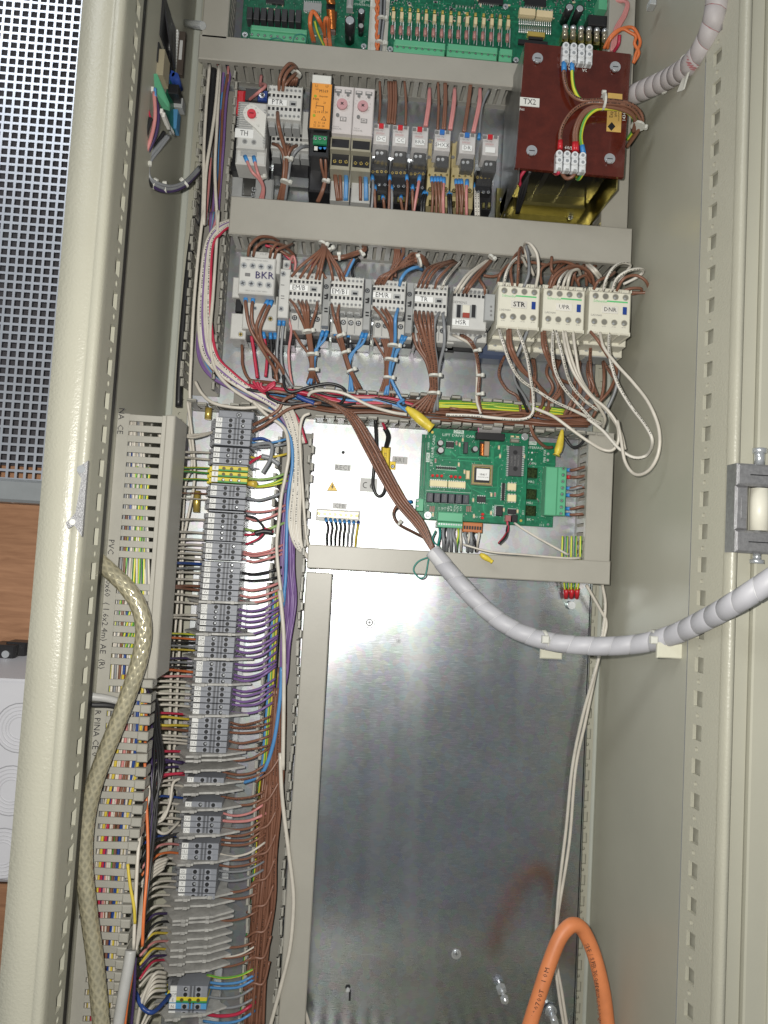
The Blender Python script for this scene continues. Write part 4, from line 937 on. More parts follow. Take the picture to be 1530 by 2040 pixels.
# lift drive card
e = item('interface_board', 'lower green interface board under the lift drive card', 'circuit board', 'U', 1080, 900, .008)
bx('board', pcb, e, 'U', 26, 146, 1203, 888, .006, .0078)
sparkle(e, 'U', 980, 190, 1120, 880, .0078, 16, 8)
for i, y_ in enumerate((445, 630, 775)):
    r_ = bx('relay', mat('smoked_relay', (.03, .05, .015), .15, var=.5, vscale=400), e, 'U', 962 - i * 8, y_ - 44, 1052 - i * 6, y_ + 44, .0078, .022, c=.001)
t_ = bx('terminal_block', tgreen, e, 'U', 1122, 392, 1224, 818, .0078, .026, c=.001); t2_ = bx('terminal_plug', tgreen, e, 'U', 1224, 396, 1302, 820, .0078, .024, c=.001)
for i in range(8): pscrew(t2_, 'U', 1280 - i * 3.2, 408 + i * 56, 17, .0243, hm=MATS['deep_green_plastic'])
for (t3, x_, y_, r_) in (('INTERFACE', 1030, 228, 0), ('OFN', 1010, 366, 0), ('MR2', 998, 525, 0), ('MR1', 985, 710, 0), ('BK', 978, 853, 0), ('FBR FAR', 1116, 300, -1), ('M2', 1113, 408, -1), ('A1', 1108, 470, -1), ('DC1 PC2', 1100, 610, -1), ('BK1 BR2', 1096, 770, -1), ('111', 1090, 902, 0)): tx(t3, e, 'U', x_, y_, .0079, 26, twh, rot=r_ * math.pi / 2)
tagf('white_logo', e, 'U', 975, 172, 1045, 202, .0079, 'DMR', 24, m=pcb, pm=twh, th=.0002)
for (x_, y_) in ((972, 268), (1006, 270), (968, 328), (1002, 330)): cy('solder_ring', paper, e, 'U', x_, y_, 8, .0078, .0084, 10)
for (x_, y_) in ((1145, 280), (1142, 335)): cy('solder_ring', MATS['solder'], e, 'U', x_, y_, 12, .0078, .0084, 10)
t_ = bx('terminal_block', tgreen, e, 'U', 0, 672, 60, 778, .0078, .024); 
for y_ in (690, 735): pscrew(t_, 'U', 10, y_, 13, .0245, hm=MATS['deep_green_plastic'])
pscrew(e, 'U', 1145, 895, 15, .009, rim=False)
for (a, b, c_, d) in ((968, 236, 974, 345), (1132, 235, 1136, 370), (1136, 365, 1215, 369), (968, 385, 1118, 391), (1040, 400, 1046, 545), (975, 545, 1046, 551), (1000, 585, 1080, 591), (1078, 440, 1084, 590), (1010, 700, 1110, 706), (45, 180, 49, 560), (70, 180, 74, 560)): bx('board_track', trace if a > 900 else inkg, e, 'U', a, b, c_, d, .0077, .0081, c=0)
HL = .026
e = item('lift_drive_card', 'upper green lift drive card with a square socketed chip and ribbon cable', 'circuit board', 'U', 500, 870, HL, base=.008)
bx('board', pcb, e, 'U', 75, 80, 962, 874, HL - .0018, HL)
for (x_, y_) in ((942, 132), (98, 815)): cy('standoff', steel, e, 'U', x_, y_, 20, .008, HL, 12); cy('washer', steel, e, 'U', x_, y_, 32, HL, HL + .001, 20); cy('screw', steel, e, 'U', x_, y_, 18, HL, HL + .003, 14, r1=12)
for (x_, y_) in ((137, 92), (908, 862)): cy('corner_hole', brass, e, 'U', x_, y_, 12, HL - .001, HL + .0003, 12)
tx('LIFT DRIVE CARD', e, 'U', 380, 124, HL, 27, twh, sx=1.25, rot=.0); tx('LIFT DRIVE CARD', e, 'U', 142, 250, HL, 27, twh, rot=-math.pi / 2 + .05, sx=1.1)
tagf('white_logo', e, 'U', 323, 73, 412, 104, HL + .0001, 'DMR', 30, m=pcb, pm=twh, th=.0002); tagf('white_logo', e, 'U', 84, 270, 114, 352, HL + .0001, 'DMR', 26, m=pcb, pm=twh, rot=-math.pi / 2, th=.0002); tx('10838', e, 'U', 104, 213, HL, 22, twh, rot=-math.pi / 2)
# ribbon connector
c_ = bx('ribbon_header', black, e, 'U', 520, 96, 768, 160, HL, HL + .010, c=.0006)
rb = MB(); a0_, b0_ = P(540, 98, HL + .008, 'U'), P(733, 104, HL + .008, 'U'); a1_, b1_ = P(530, 22, .040, 'U'), P(740, 32, .040, 'U'); a2_, b2_ = P(532, -15, .03, 'U'), P(742, 0, .03, 'U')
n_ = 20; prf = smooth([a0_, (a0_ + a1_) / 2 + Vector((0, -.004, 0)), a1_, a2_], 4); prb = smooth([b0_, (b0_ + b1_) / 2 + Vector((0, -.004, 0)), b1_, b2_], 4)
for i in range(n_):
    t = (i + .5) / n_
    rb.tube([prf[j].lerp(prb[j], t) for j in range(len(prf))], (b0_ - a0_).length / n_ * .52, 6)
rb.build('ribbon_cable', mat('ribbon_grey', (.42, .41, .41), .45), c_, smooth=True)
rb = MB(); rb.tube([prf[j] + Vector((-.0003, 0, 0)) for j in range(len(prf))], .0009, 6); rb.build('ribbon_edge', mat('ribbon_pink', (.55, .16, .32), .45), c_, smooth=True)
for (x_, y_, r_, h_) in ((209, 184, 27, .010), (211, 247, 30, .013), (512, 237, 27, .011)): cap(e, 'U', x_, y_, r_, HL, HL + h_, top=mat('cap_top', (.55, .56, .56), .3, metal=.8))
chip(e, 'U', 257, 176, 325, 224, HL, n=4); bx('solid_copper_area', trace, e, 'U', 245, 240, 298, 290, HL - .0005, HL + .0002, c=0)
bx('regulator', mat('dark_chip', (.05, .055, .06), .35), e, 'U', 414, 176, 447, 275, HL, HL + .009, c=.0005)
q = MB()
for i in range(9): p = P(578, 198 + i * 11.5, HL + .006, 'U'); q.rod(p + Vector((-.0036, 0, 0)), p + Vector((.0036, 0, 0)), .0011, 8)
q.build('coil_winding', copper, e, smooth=True); bx('coil_former', mat('former_tan', (.35, .25, .17), .4), e, 'U', 590, 170, 634, 298, HL, HL + .010, c=.0006); bx('coil_core', black, e, 'U', 548, 170, 592, 296, HL, HL + .004)
bx('crystal', mat('crystal_can', (.5, .48, .40), .3, metal=.7), e, 'U', 817, 148, 895, 182, HL, HL + .005, c=.001); bx('crystal', cream, e, 'U', 432, 425, 464, 500, HL, HL + .005, c=.001)
for (x_, y_) in ((835, 128), (880, 132)): bx('small_capacitor', cream, e, 'U', x_ - 14, y_ - 7, x_ + 14, y_ + 7, HL, HL + .002)
c_ = chip(e, 'U', 804, 210, 918, 475, HL, t=.006, pins='h', n=14, nm='processor_chip', m=mat('chip_body', (.055, .055, .06), .5))
for (y_) in (268, 410): cy('chip_dimple', black, c_, 'U', 860, y_, 20, HL + .006, HL + .0063, 16)
for (x_, t3) in ((888, 'TMP82C55'), (858, '9432 HBK'), (828, 'SCN2681')): tx(t3, c_, 'U', x_, 340, HL + .0061, 19, inkg, rot=-math.pi / 2)
c_ = bx('chip_socket', mat('socket_tan', (.33, .28, .17), .4), e, 'U', 482, 372, 664, 553, HL, HL + .006, c=.0012); bx('socket_well', mat('socket_shadow', (.06, .06, .05), .5), c_, 'U', 498, 388, 648, 537, HL + .005, HL + .0064, c=.0004)
q = MB()
for i in range(13):
    a_ = 505 + i * 11.4
    for (u, v) in ((a_, 392 + i * .8), (a_, 533 + i * .6), (500 - i * .6, 396 + i * 11), (646 - i * .6, 398 + i * 11)): q.boxf('U', u - 3, v - 3, u + 3, v + 3, HL + .006, HL + .0072, c=0)
q.build('socket_contacts', brass, c_)
bx('socketed_chip', black, c_, 'U', 512, 402, 637, 524, HL + .006, HL + .0078); tagf('chip_label', c_, 'U', 521, 411, 634, 510, HL + .008, 'U5 817', 20, m=inkg)
tx('KRD', c_, 'U', 578, 462, HL + .0088, 18, inkg); tx('VH020K.608', c_, 'U', 578, 484, HL + .0088, 15, inkg)
for (x0_, s_) in ((116, 0), (275, 10)): chip(e, 'U', x0_, 512 + s_, x0_ + 152, 565 + s_, HL, t=.006, n=8, m=mat('cream_relay', (.78, .70, .42), .4), nm='opto_block', pw=.4)
for i in range(6): r_ = bx('relay', mat('card_relay', (.05, .055, .07), .4), e, 'U', 90 + i * 62.5, 617 + i * 3.6, 144 + i * 62.5, 700 + i * 3.4, HL, HL + .010, c=.0006); tx('T75A', r_, 'U', 122 + i * 62.5, 655 + i * 3.4, HL + .0101, 18, inkg, rot=-math.pi / 2)
for (x_, y_) in ((141, 468), (181, 469), (220, 471), (303, 476), (341, 480), (380, 483), (578, 806), (576, 838)): cy('led', mat('led_red', (.65, .03, .03), .2), e, 'U', x_, y_, 15, HL, HL + .006, 12, r1=11)
chip(e, 'U', 172, 395, 345, 410, HL, n=9, t=.004); chip(e, 'U', 527, 650, 602, 703, HL, n=4); chip(e, 'U', 795, 762, 868, 806, HL, n=8)
for (y_) in (567, 666): chip(e, 'U', 793, y_ - 30, 868, y_ + 30, HL, t=.005, n=3, m=mat('cream_relay', (.78, .70, .42), .4), nm='opto_block')
chip(e, 'U', 742, 535, 768, 685, HL, t=.004, pins='h', n=9)
bx('black_regulator', black, e, 'U', 690, 735, 750, 820, HL, HL + .010, c=.0006); bx('regulator_tab', steel, e, 'U', 680, 732, 692, 824, HL, HL + .009)
bx('plug', mat('plug_red_grey', (.35, .12, .12), .4), e, 'U', 775, 815, 822, 870, HL, HL + .007); bx('jumper_block', black, e, 'U', 830, 810, 880, 875, HL, HL + .008)
for (x_, y_, a_) in ((165, 340, 1), (368, 373, 1), (718, 224, 1), (728, 300, 1), (938, 302, 1), (652, 636, 1), (684, 634, 1), (649, 795, 1), (760, 768, 1), (494, 682, 1), (500, 822, 1), (880, 780, 1), (403, 158, 1), (376, 200, 1), (348, 186, 1), (418, 436, 1), (143, 808, 1)):
    r_ = bx('small_component', cream if (x_ * 7) % 3 else pinkr, e, 'U', x_ - 8, y_ - 12, x_ + 8, y_ + 12, HL, HL + .0022); bx('component_end', MATS['solder'], r_, 'U', x_ - 8, y_ - 20, x_ + 8, y_ - 12, HL, HL + .002); bx('component_end', MATS['solder'], r_, 'U', x_ - 8, y_ + 12, x_ + 8, y_ + 20, HL, HL + .002)
for x_ in (132, 452):
    for k_ in range(3): bx('small_component', pinkr, e, 'U', x_ - 18 + k_ * 16, 735, x_ - 8 + k_ * 16, 785, HL, HL + .0015)
# tracks
tr_ = MB()
def trk(pts, w=.0005, hh=.00018):
    w_ = [P(a, b, HL + hh, 'U') for a, b in pts]
    for a, b in zip(w_, w_[1:]):
        d = (b - a).normalized(); g = Vector((-d.z, 0, d.x)) * w
        tr_.quad([a - g - d * w * .4, b - g + d * w * .4, b + g + d * w * .4, a + g - d * w * .4])
trk([(300, 262), (350, 308), (680, 318), (725, 300)], .0010); trk([(185, 285), (200, 325), (560, 350), (578, 372)]); trk([(130, 300), (300, 318)])
for k_ in range(5): trk([(690 + k_ * 9, 170), (690 + k_ * 9, 205), (650 + k_ * 9, 240), (650 + k_ * 9, 330 + k_ * 10), (664, 400 + k_ * 14)]) if k_ < 3 else None
trk([(740, 210), (775, 208)], .0010); trk([(740, 210), (738, 300), (725, 318)], .0009); trk([(870, 480), (890, 530)]); trk([(920, 480), (924, 540), (870, 545)]); trk([(885, 640), (905, 660), (890, 740), (905, 790)], .0009)
trk([(480, 350), (478, 560), (560, 575), (705, 570), (712, 400), (740, 375)]); trk([(490, 590), (600, 640)]); trk([(600, 672), (690, 668), (712, 570)]); trk([(440, 540), (470, 590), (466, 660), (500, 700), (500, 750)])
trk([(580, 710), (584, 780), (610, 808), (645, 808)], .0009); trk([(600, 830), (700, 828)]); trk([(95, 330), (100, 500), (112, 520)]); trk([(120, 330), (160, 322)]); trk([(515, 175), (515, 215)]); trk([(375, 205), (378, 285), (415, 290)])
for k_ in range(9): trk([(250 + k_ * 10, 425), (255 + k_ * 14, 450)])
for k_ in range(7): trk([(108 + k_ * 62, 600 + k_ * 4), (118 + k_ * 58, 578 + k_ * 3)])
tr_.build('board_tracks', trace, e)
wl = MB(); tn = MB(); rn = random.Random(4)
for (a, b, c_, d) in ((170, 388, 350, 391), (170, 420, 352, 423), (84, 608, 470, 611), (84, 712, 470, 715), (814, 143, 898, 146), (736, 532, 740, 690), (676, 728, 760, 731), (785, 205, 789, 250), (925, 210, 928, 300), (80, 100, 83, 140)): wl.boxf('U', a, b, c_, d, HL, HL + .0002, c=0)
wl.build('white_print_lines', twh, e)
for i in range(150): tn.cylf('U', rn.uniform(90, 930), rn.uniform(110, 850), 3.2, HL, HL + .0003, 6)
tn.build('solder_dots', MATS['solder'], e)
for i, t3 in enumerate(('U1', 'U2', 'U3', 'REN', 'RUP', 'RDN', 'ICN', 'ICN')): tx(t3, e, 'U', 196 + i * 27, 757, HL, 20, twh, rot=-math.pi / 2)
tx('E11', e, 'U', 928, 790, HL, 22, twh, rot=-math.pi / 2); tx('VL1 VL2', e, 'U', 540, 830, HL, 18, twh)
t_ = bx('terminal_block', tgreen, e, 'U', 184, 790, 405, 872, HL, HL + .012, c=.001); t2_ = bx('terminal_plug', tgreen, e, 'U', 183, 875, 402, 925, .012, HL + .008, c=.001)
for i in range(10): cy('plug_screw', steel, t2_, 'U', 196 + i * 21.5, 890 + i * 1.2, 8, HL + .008, HL + .0086, 8)
t_ = bx('orange_terminal', mat('orange_terminal', (.52, .17, .05), .4), e, 'U', 402, 878, 574, 965, .012, HL + .006, c=.001)
for i in range(7): bx('wire_port', hole, t_, 'U', 410 + i * 23, 905 + i * 1.5, 426 + i * 23, 935 + i * 1.5, HL + .005, HL + .0064, c=0)
# ---------------------------------------------------------------- labels, resistor, bus bar on the bright plate
def plab(nm, lb, x0, y0, x1, y1, t3, size, pm=clearl):
    p = P((x0 + x1) / 2, (y0 + y1) / 2, 0, 'F'); e = MB().boxf('F', x0, y0, x1, y1, .0001, .0006, c=.0001).build(nm, pm, label=lb, cat='label')
    if t3: tx(t3, e, 'F', (x0 + x1) / 2, (y0 + y1) / 2, .0006, size, inkg)
    return e
plab('printed_label', 'small silver label reading REC1 on the bright plate', 160, 300, 236, 330, 'REC1', 26)
plab('printed_label', 'small silver label reading BR1 beside the gold resistor', 434, 262, 506, 297, 'BR1', 26)
plab('printed_label', 'faint silver label reading CFB above the brass terminal bar', 150, 483, 218, 512, 'CFB', 24)
e = plab('certification_label', 'silver square label with the CE mark', 280, 365, 362, 430, '', 10)
q = MB()
for (cx_, cy_, a0) in ((308, 398, 0), (342, 402, 0)):
    c = P(cx_, cy_, .0009, 'F'); r_ = 15 * FR['F'][2] * sc(0)
    for i in range(10):
        t0_, t1_ = math.radians(70 + i * 22), math.radians(92 + i * 22); q.quad([c + Vector((r_ * k_ * math.cos(t), 0, r_ * k_ * math.sin(t))) for k_, t in ((1, t0_), (1, t1_), (.74, t1_), (.74, t0_))])
c = P(338, 402, .0009, 'F'); r_ *= 1; q.quad([c + Vector((-r_ * .7, 0, -.0005)), c + Vector((r_ * .7, 0, -.0005)), c + Vector((r_ * .7, 0, .0005)), c + Vector((-r_ * .7, 0, .0005))]); q.build('ce_mark', ink, e)
for (lb, x, y) in (('yellow electric shock warning triangle under the REC1 label', 148, 406), ('yellow electric shock warning triangle beside the brown wires', 465, 422)):
    tri = lambda k_: [(P(x + a * k_, y + b * k_, .0004, 'F').x, P(x + a * k_, y + b * k_, .0004, 'F').z) for a, b in ((-27, 20), (0, -26), (27, 22))]
    e = MB().prism(tri(1), .0001, .0004).build('warning_sticker', ink, label=lb, cat='warning sign', group='warning triangles')
    MB().prism(tri(.86), .0002, .0006).build('yellow_field', mat('warning_yellow', (.80, .52, .02), .4, var=0), e)
    bolt = [(P(x + a, y + b, .0004, 'F').x, P(x + a, y + b, .0004, 'F').z) for a, b in ((3, -14), (-6, 3), (0, 3), (-4, 15), (8, -2), (2, -2), (6, -13))]
    MB().prism(bolt, .0005, .0008).build('lightning_bolt', ink, e)
e = item('power_resistor', 'gold cased power resistor bolted on the bright plate', 'resistor', 'F', 400, 320, .01)
q = MB(); q.boxf('F', 380, 215, 424, 322, .001, .012, c=.0015); q.boxf('F', 374, 235, 382, 258, .001, .004); q.boxf('F', 420, 285, 450, 324, .001, .003); q.build('resistor_case', mat('yellow_gold', (.70, .52, .06), .25, metal=.5), e)
q = MB()
for i in range(4): q.boxf('F', 386 + i * 9, 222, 389 + i * 9, 318, .0118, .0130, c=.0002)
q.build('cooling_ridges', MATS['yellow_gold'], e)
tx('THS 25', e, 'F', 400, 268, .0131, 14, ink, rot=-math.pi / 2); pscrew(e, 'F', 436, 309, 10, .004); cy('terminal_pin', steel, e, 'F', 404, 212, 6, .004, .009, 8)
e = item('terminal_bar', 'brass screw terminal bar with blue ferruled wires under the CFB label', 'terminal bar', 'F', 170, 575, .01)
bx('bar_holder', lgrey, e, 'F', 70, 514, 280, 572, .001, .010, c=.0008); bx('brass_bar', mat('pale_brass', (.75, .64, .30), .25, metal=.8), e, 'F', 78, 524, 272, 552, .010, .013, c=.0004)
for i in range(8): pscrew(e, 'F', 86 + i * 25.5, 533 + i * 1.6, 9, .0135, m=brass)
cy('hole_in_plate', hole, thing('plate_hole', 'small black screw hole in the bright plate above the REC1 label', 'hole', P(200, 245, 0, 'F')), 'F', 200, 242, 8, .0, .0005, 14)
# bolts on the steel panel
def bolt(lb, fr, x, y, r, h=.004, hh=.004, slot=True):
    e = thing('bolt', lb, 'bolt', P(x, y, h, fr)); cy('shadow_ring', inkg, e, fr, x, y, r * 1.12, h, h + .0003, 20); cy('washer', steel, e, fr, x, y, r, h, h + .0012, 20); cy('head_rim', inkg, e, fr, x, y, r * .74, h + .001, h + .0016, 16); cy('bolt_head', steel, e, fr, x, y, r * .66, h, h + hh, 16, r1=r * .5)  # flat dark ring painted as a thin shadow round the washer
    if slot: bx('slot', hole, e, fr, x - r * .4, y - r * .07, x + r * .4, y + r * .07, h + hh, h + hh + .0003, c=0); bx('slot', hole, e, fr, x - r * .07, y - r * .4, x + r * .07, y + r * .4, h + hh, h + hh + .0004, c=0)
bolt('steel bolt at the top left of the big steel panel', 'px', 736, 1240, 10); bolt('tiny screw right below the top left bolt of the panel', 'px', 794, 1277, 4, hh=.002)
bolt('flat steel bolt in the lower middle of the big panel', 'px', 909, 1901, 9)
e = thing('threaded_stud', 'long threaded steel stud with nuts low on the big panel', 'stud', P(994, 1955, .004)); q = MB(); q.rod(P(994, 1955, .004), P(1008, 1998, .030), .0028, 12); q.build('stud', steel, e, smooth=True)
q = MB(); q.rod(P(997, 1966, .012), P(1000, 1975, .018), .0062, 6); q.rod(P(1004, 1988, .023), P(1006, 1994, .027), .0052, 6); q.build('nut', steel, e)
e = thing('slotted_hole', 'small black keyhole with a screw low on the left of the big panel', 'hole', P(694, 1975, .004)); q = MB(); q.cylf('px', 693, 1967, 5, .004, .0045, 14); q.build('hole_top', hole, e); MB().boxf('px', 695, 1972, 699, 1994, .004, .0046, c=0).build('hole_slot', hole, e)
cy('screw', steel, e, 'px', 693, 1973, 4, .0045, .008, 12)
e = thing('threaded_stud', 'steel stud at the bottom right behind the orange cable', 'stud', P(1097, 2015, .0)); q = MB(); q.rod(P(1095, 2005, .0), P(1106, 2040, .03), .0045, 12); q.rod(P(1096, 2010, .004), P(1098, 2016, .008), .0075, 12); q.build('stud', steel, e, smooth=True)
# red crimp lugs on an earth stud
e = thing('earth_stud', 'steel earth bolt with red crimped yellow-green wires below the lower duct', 'earth bolt', P(1139, 1205, .004))
cy('bolt_head', steel, e, 'px', 1139, 1206, 8, .004, .010, 14)
for i in range(3):
    a_, b_ = P(1128 + i * 11, 1173, .016), P(1127 + i * 11, 1192, .010); q = MB(); q.rod(a_, b_, .0036, 10, r1=.0026); q.build('red_lug', red, e, smooth=True)
# stud on upper left side wall
e = thing('threaded_stud', 'zinc stud sticking out of the left side wall at the top', 'stud', P(366, 46, .05)); q = MB(); q.rod(P(366, 46, .03), P(404, 51, .06), .0045, 14); q.build('stud', steel, e, smooth=True)
# small bracket top right wall
e = thing('wall_clip', 'small metal clip on the right side wall at the very top', 'clip', P(1302, 4, .10)); q = MB(); q.boxf('px', 1296, -4, 1308, 8, .10, .112); q.build('clip_body', steel, e)
# ================================================================ the long terminal strip
HT_ = .062      # front face height of the terminals
def SX(y): return 431 - .0790 * (y - 836)          # photo x of the marker's left edge
G_ = [('T', [836, 846, 857.5, 868, 879.5], ['19', '17', '', 'FE', 'C']), ('s', 889), ('T', [895, 906, 917], ['21', 'R1', 'R']), ('s', 925),
      ('E', [932, 943.5, 955], ['E', 'E', 'E']), ('s', 963), ('T', [971, 982], ['D', 'D1']), ('s', 990), ('T', [997, 1008], ['D', 'D1']), ('s', 1017),
      ('T', [1026, 1037, 1048, 1060, 1070.6], ['13', '8', '23', '63', 'E3']), ('s', 1079), ('T', [1086, 1096.5, 1108], ['25', '6', 'H0']), ('s', 1115),
      ('T', [1123, 1134, 1145, 1156, 1167, 1179, 1190], ['HH', 'HM', 'H1', 'P', 'P1', 'W', 'W1']), ('s', 1199),
      ('T', [1207.5, 1217, 1228, 1240, 1252], ['OU', 'XOF', 'X', 'SERV', 'FIRE']), ('s', 1263), ('T', [1271, 1281, 1292.5, 1304.5], ['24', 'C24', 'U23', 'U2']), ('s', 1316),
      ('T', [1321, 1331, 1342, 1354.5], ['U4', 'U23', 'U22', 'U21']), ('s', 1367), ('T', [1370, 1381, 1393, 1405.4, 1417], ['P5', 'CP4', 'CP3', 'CP2', 'CP1']), ('s', 1430),
      ('T', [1433, 1444, 1456, 1467.6, 1480, 1492], ['', 'TUR', 'GLT', 'TUP', 'SUL', 'TWF']), ('s', 1504), ('s', 1519), ('s', 1535), ('T', [1552], ['ST']), ('s', 1568), ('s', 1583), ('T', [1601], ['UPS1']), ('s', 1615),
      ('T', [1629, 1641, 1653], ['DV', 'LU', 'LU1']), ('s', 1669), ('T', [1683, 1695, 1706], ['P1', 'UL1', 'UL2']), ('s', 1722), ('T', [1734.5, 1746, 1759, 1771, 1784], ['S2', 'VX', 'Y', 'W', 'ROT'])]
for k in range(10): G_.append(('s', 1798 + k * 15.8))
G_ += [('T', [1968, 1979], ['', 'COM']), ('E', [1990], ['E']), ('N', [2003], ['N']), ('T', [2018], ['L']), ('s', 2030)]
e = thing('din_rail', 'zinc rail behind the long terminal strip', 'rail', P(430, 1450, .004))
q = MB(); q.box(P(455, 1450, .012).x - .012, ZB, P(455, 1450, .012).x + .012, P(455, 826, .012).z, .001, .010); q.build('rail_web', steel, e)
ty = mat('terminal_yellow', (.70, .58, .04), .4, var=.06); tg = mat('terminal_stripe_green', (.05, .30, .07), .4, var=.06); tb = mat('terminal_blue', (.10, .36, .68), .4, var=.05)
tclear = mat('terminal_side', (.20, .205, .22), .4, var=.3, vscale=200)
XC = P(SX(1400) + 35, 1400, HT_).x; PW = sc(HT_)
rt = random.Random(3); names = {'T': 'grey', 'E': 'yellow and green earth', 'N': 'blue'}
i_t = 0
TPL = {}
def terminal(y, t3, kind, lb, grp):
    """one slice of the strip: stepped body, marker, screws, bridge slot"""
    z = P(466 - .0790 * (y - 836), y + 2, HT_).z; hw = PW * 5.25; XC = P(SX(y) + 35, y + 2, HT_).x
    e = thing('terminal_block', lb, 'terminal block', (XC, 0, z), grp)
    mm = {'T': tgrey, 'E': ty, 'N': tb}[kind]
    def add(name, m, boxes, par=e, key=None):
        k_ = (name, kind, key)
        if k_ in TPL: me = TPL[k_]; o = bpy.data.objects.new(name, me); COL.objects.link(o); o.parent = par; WL[o.name] = WL[e.name]; return o
        b = MB()
        for (x0, x1, z0, z1, h0, h1) in boxes: b.box(x0 * PW, z0 * hw, x1 * PW, z1 * hw, h0, h1, c=.00035)
        me = bpy.data.meshes.new(name); me.from_pydata(b.v, [], b.f); me.materials.append(m); me.update(); TPL[k_] = me
        o = bpy.data.objects.new(name, me); COL.objects.link(o); o.parent = par; WL[o.name] = WL[e.name]; return o
    j = rt.uniform(-.0004, .0004)
    add('terminal_body', mm, [(-23, 35, -.97, .97, .012, HT_)])
    add('terminal_wing', tclear if kind == 'T' else (ty if kind == 'E' else tb), [(-52, -36, -.93, .93, .010, HT_ - .026), (-44, -34, -.93, .93, .010, HT_ - .012), (-36, -22, -.95, .95, .012, HT_ - .001)])
    mk = add('marker', paper, [(-35, -22.5, -.86, .86, HT_ - .001, HT_ + .001)])
    if t3: text(t3, Vector((XC - 28.5 * PW, -(HT_ + .0012), z)), 8.0 * PW, inkg, e, rot=-math.pi / 2 if len(t3) > 9 else 0, sx=.8 if len(t3) > 2 else 1.0)
    if kind == 'E':
        add('green_stripe', tg, [(-23, 35, -.98, -.25, HT_ - .004, HT_ + .0003)])
        pos = (-12, 3, 19)
    else: pos = (-6, 18.5)
    fr2 = None
    if kind != 'E':
        add('bridge_slot', tgrey2, [(1.5, 6, -.97, .97, HT_ - .002, HT_ + .0002), (8.5, 12, -.97, .97, HT_ - .002, HT_ + .0003)])
        add('port_frame', mat('terminal_light', (.33, .345, .385), .45), [(p_ - 6, p_ + 6, -.9, .9, HT_ - .001, HT_ + .0004) for p_ in pos], key='f')
    for p_ in pos:
        k_ = ('port', kind)
        if k_ not in TPL:
            b = MB(); b.cyl(0, 0, PW * (3.9 if kind != 'E' else 3.4), 0, .0004, 12); me = bpy.data.meshes.new('screw_port'); me.from_pydata(b.v, [], b.f); me.materials.append(hole if kind != 'E' else mat('port_olive', (.10, .08, .01), .4)); TPL[k_] = me
        o = bpy.data.objects.new('screw_port', TPL[k_]); COL.objects.link(o); o.parent = e; o.location = (p_ * PW, -HT_ - .0004, 0)
        if rt.random() < .22:
            if 'scr' not in TPL:
                b = MB(); b.cyl(0, 0, PW * 2.5, 0, .0004, 8, PW * 1.8); me = bpy.data.meshes.new('screw'); me.from_pydata(b.v, [], b.f); me.materials.append(steel); TPL['scr'] = me
            s_ = bpy.data.objects.new('screw', TPL['scr']); COL.objects.link(s_); s_.parent = o; s_.location = (PW * .8, -.0004, PW * .5)
    return e
# separator plate: slanted sheet of plastic, proud of the strip with a pointed right end
sb = MB(); pr_ = [(-46, .008), (-64, HT_ - .018), (-48, HT_ - .002), (-34, HT_ + .013), (-8, HT_ + .010), (-8, HT_ + .006), (33, HT_ + .001), (38, HT_ - .002), (66, HT_ - .014), (48, HT_ - .024), (44, .008)]
sb.extr([(x_ * PW, -h_, -.0012) for x_, h_ in pr_], (0, 0, .0024))
sb.box(-20 * PW, -.0018, -12 * PW, .0018, HT_ + .004, HT_ + .0125); sb.box(20 * PW, -.0018, 27 * PW, .0018, HT_ - .004, HT_ + .0036)
sme = bpy.data.meshes.new('separator_plate'); sme.from_pydata(sb.v, [], sb.f); sme.materials.append(sepm)
sb2 = MB(); pr2 = [(-40, .008), (-44, HT_ - .02), (-34, HT_ + .002), (34, HT_ + .002), (40, .008)]
sb2.extr([(x_ * PW, -h_, -.0007) for x_, h_ in pr2], (0, 0, .0014)); sb2.extr([(34 * PW, -(HT_ - .018), -.0007), (36 * PW, -(HT_ - .010), -.0007), (52 * PW, -(HT_ - .022), -.0007)], (0, 0, .0014))
sme2 = bpy.data.meshes.new('separator_plate'); sme2.from_pydata(sb2.v, [], sb2.f); sme2.materials.append(tgrey)
prev = None; used_l = {}
seq = 0; nsep = 0
ordn = ['topmost', 'second', 'third', 'fourth', 'fifth', 'sixth', 'seventh', 'eighth', 'ninth', 'tenth', 'eleventh', 'twelfth', 'thirteenth', 'fourteenth', 'fifteenth', 'sixteenth', 'seventeenth', 'eighteenth', 'nineteenth', 'twentieth', 'twenty-first', 'twenty-second', 'twenty-third', 'twenty-fourth', 'twenty-fifth', 'twenty-sixth', 'twenty-seventh', 'twenty-eighth', 'twenty-ninth', 'thirtieth', 'thirty-first', 'thirty-second']
gno = 0
for g in G_:
    if g[0] == 's':
        y = g[1]; big = y > 1195
        z = P(466 - .0790 * (y - 836), y, HT_ + (.010 if big else 0)).z; XC = P(SX(y) + 35, y, HT_).x
        e = bpy.data.objects.new('separator_plate', sme if big else sme2); COL.objects.link(e); e.location = (XC, 0, z); WL[e.name] = e.location.copy()
        tag(e, '%s separator plate down the long terminal strip' % ordn[nsep].capitalize(), 'separator', 'separator plates of the terminal strip'); nsep += 1
        e.rotation_euler = (rt.uniform(-.03, .03), 0, 0)
        e.scale = (1.08 if big else 1, rt.uniform(.97, 1.02), 1)
    else:
        gno += 1; n = len(g[1])
        for i, y in enumerate(g[1]):
            nm_ = names[g[0]]
            lb = '%s terminal block%s, %s in the %s group of the strip' % (nm_, (' marked ' + g[2][i]) if g[2][i] else ' with blank marker', ordn[i] if i else 'top', ordn[gno - 1])
            terminal(y, g[2][i], g[0], lb[0].upper() + lb[1:], 'terminal blocks of the long strip')
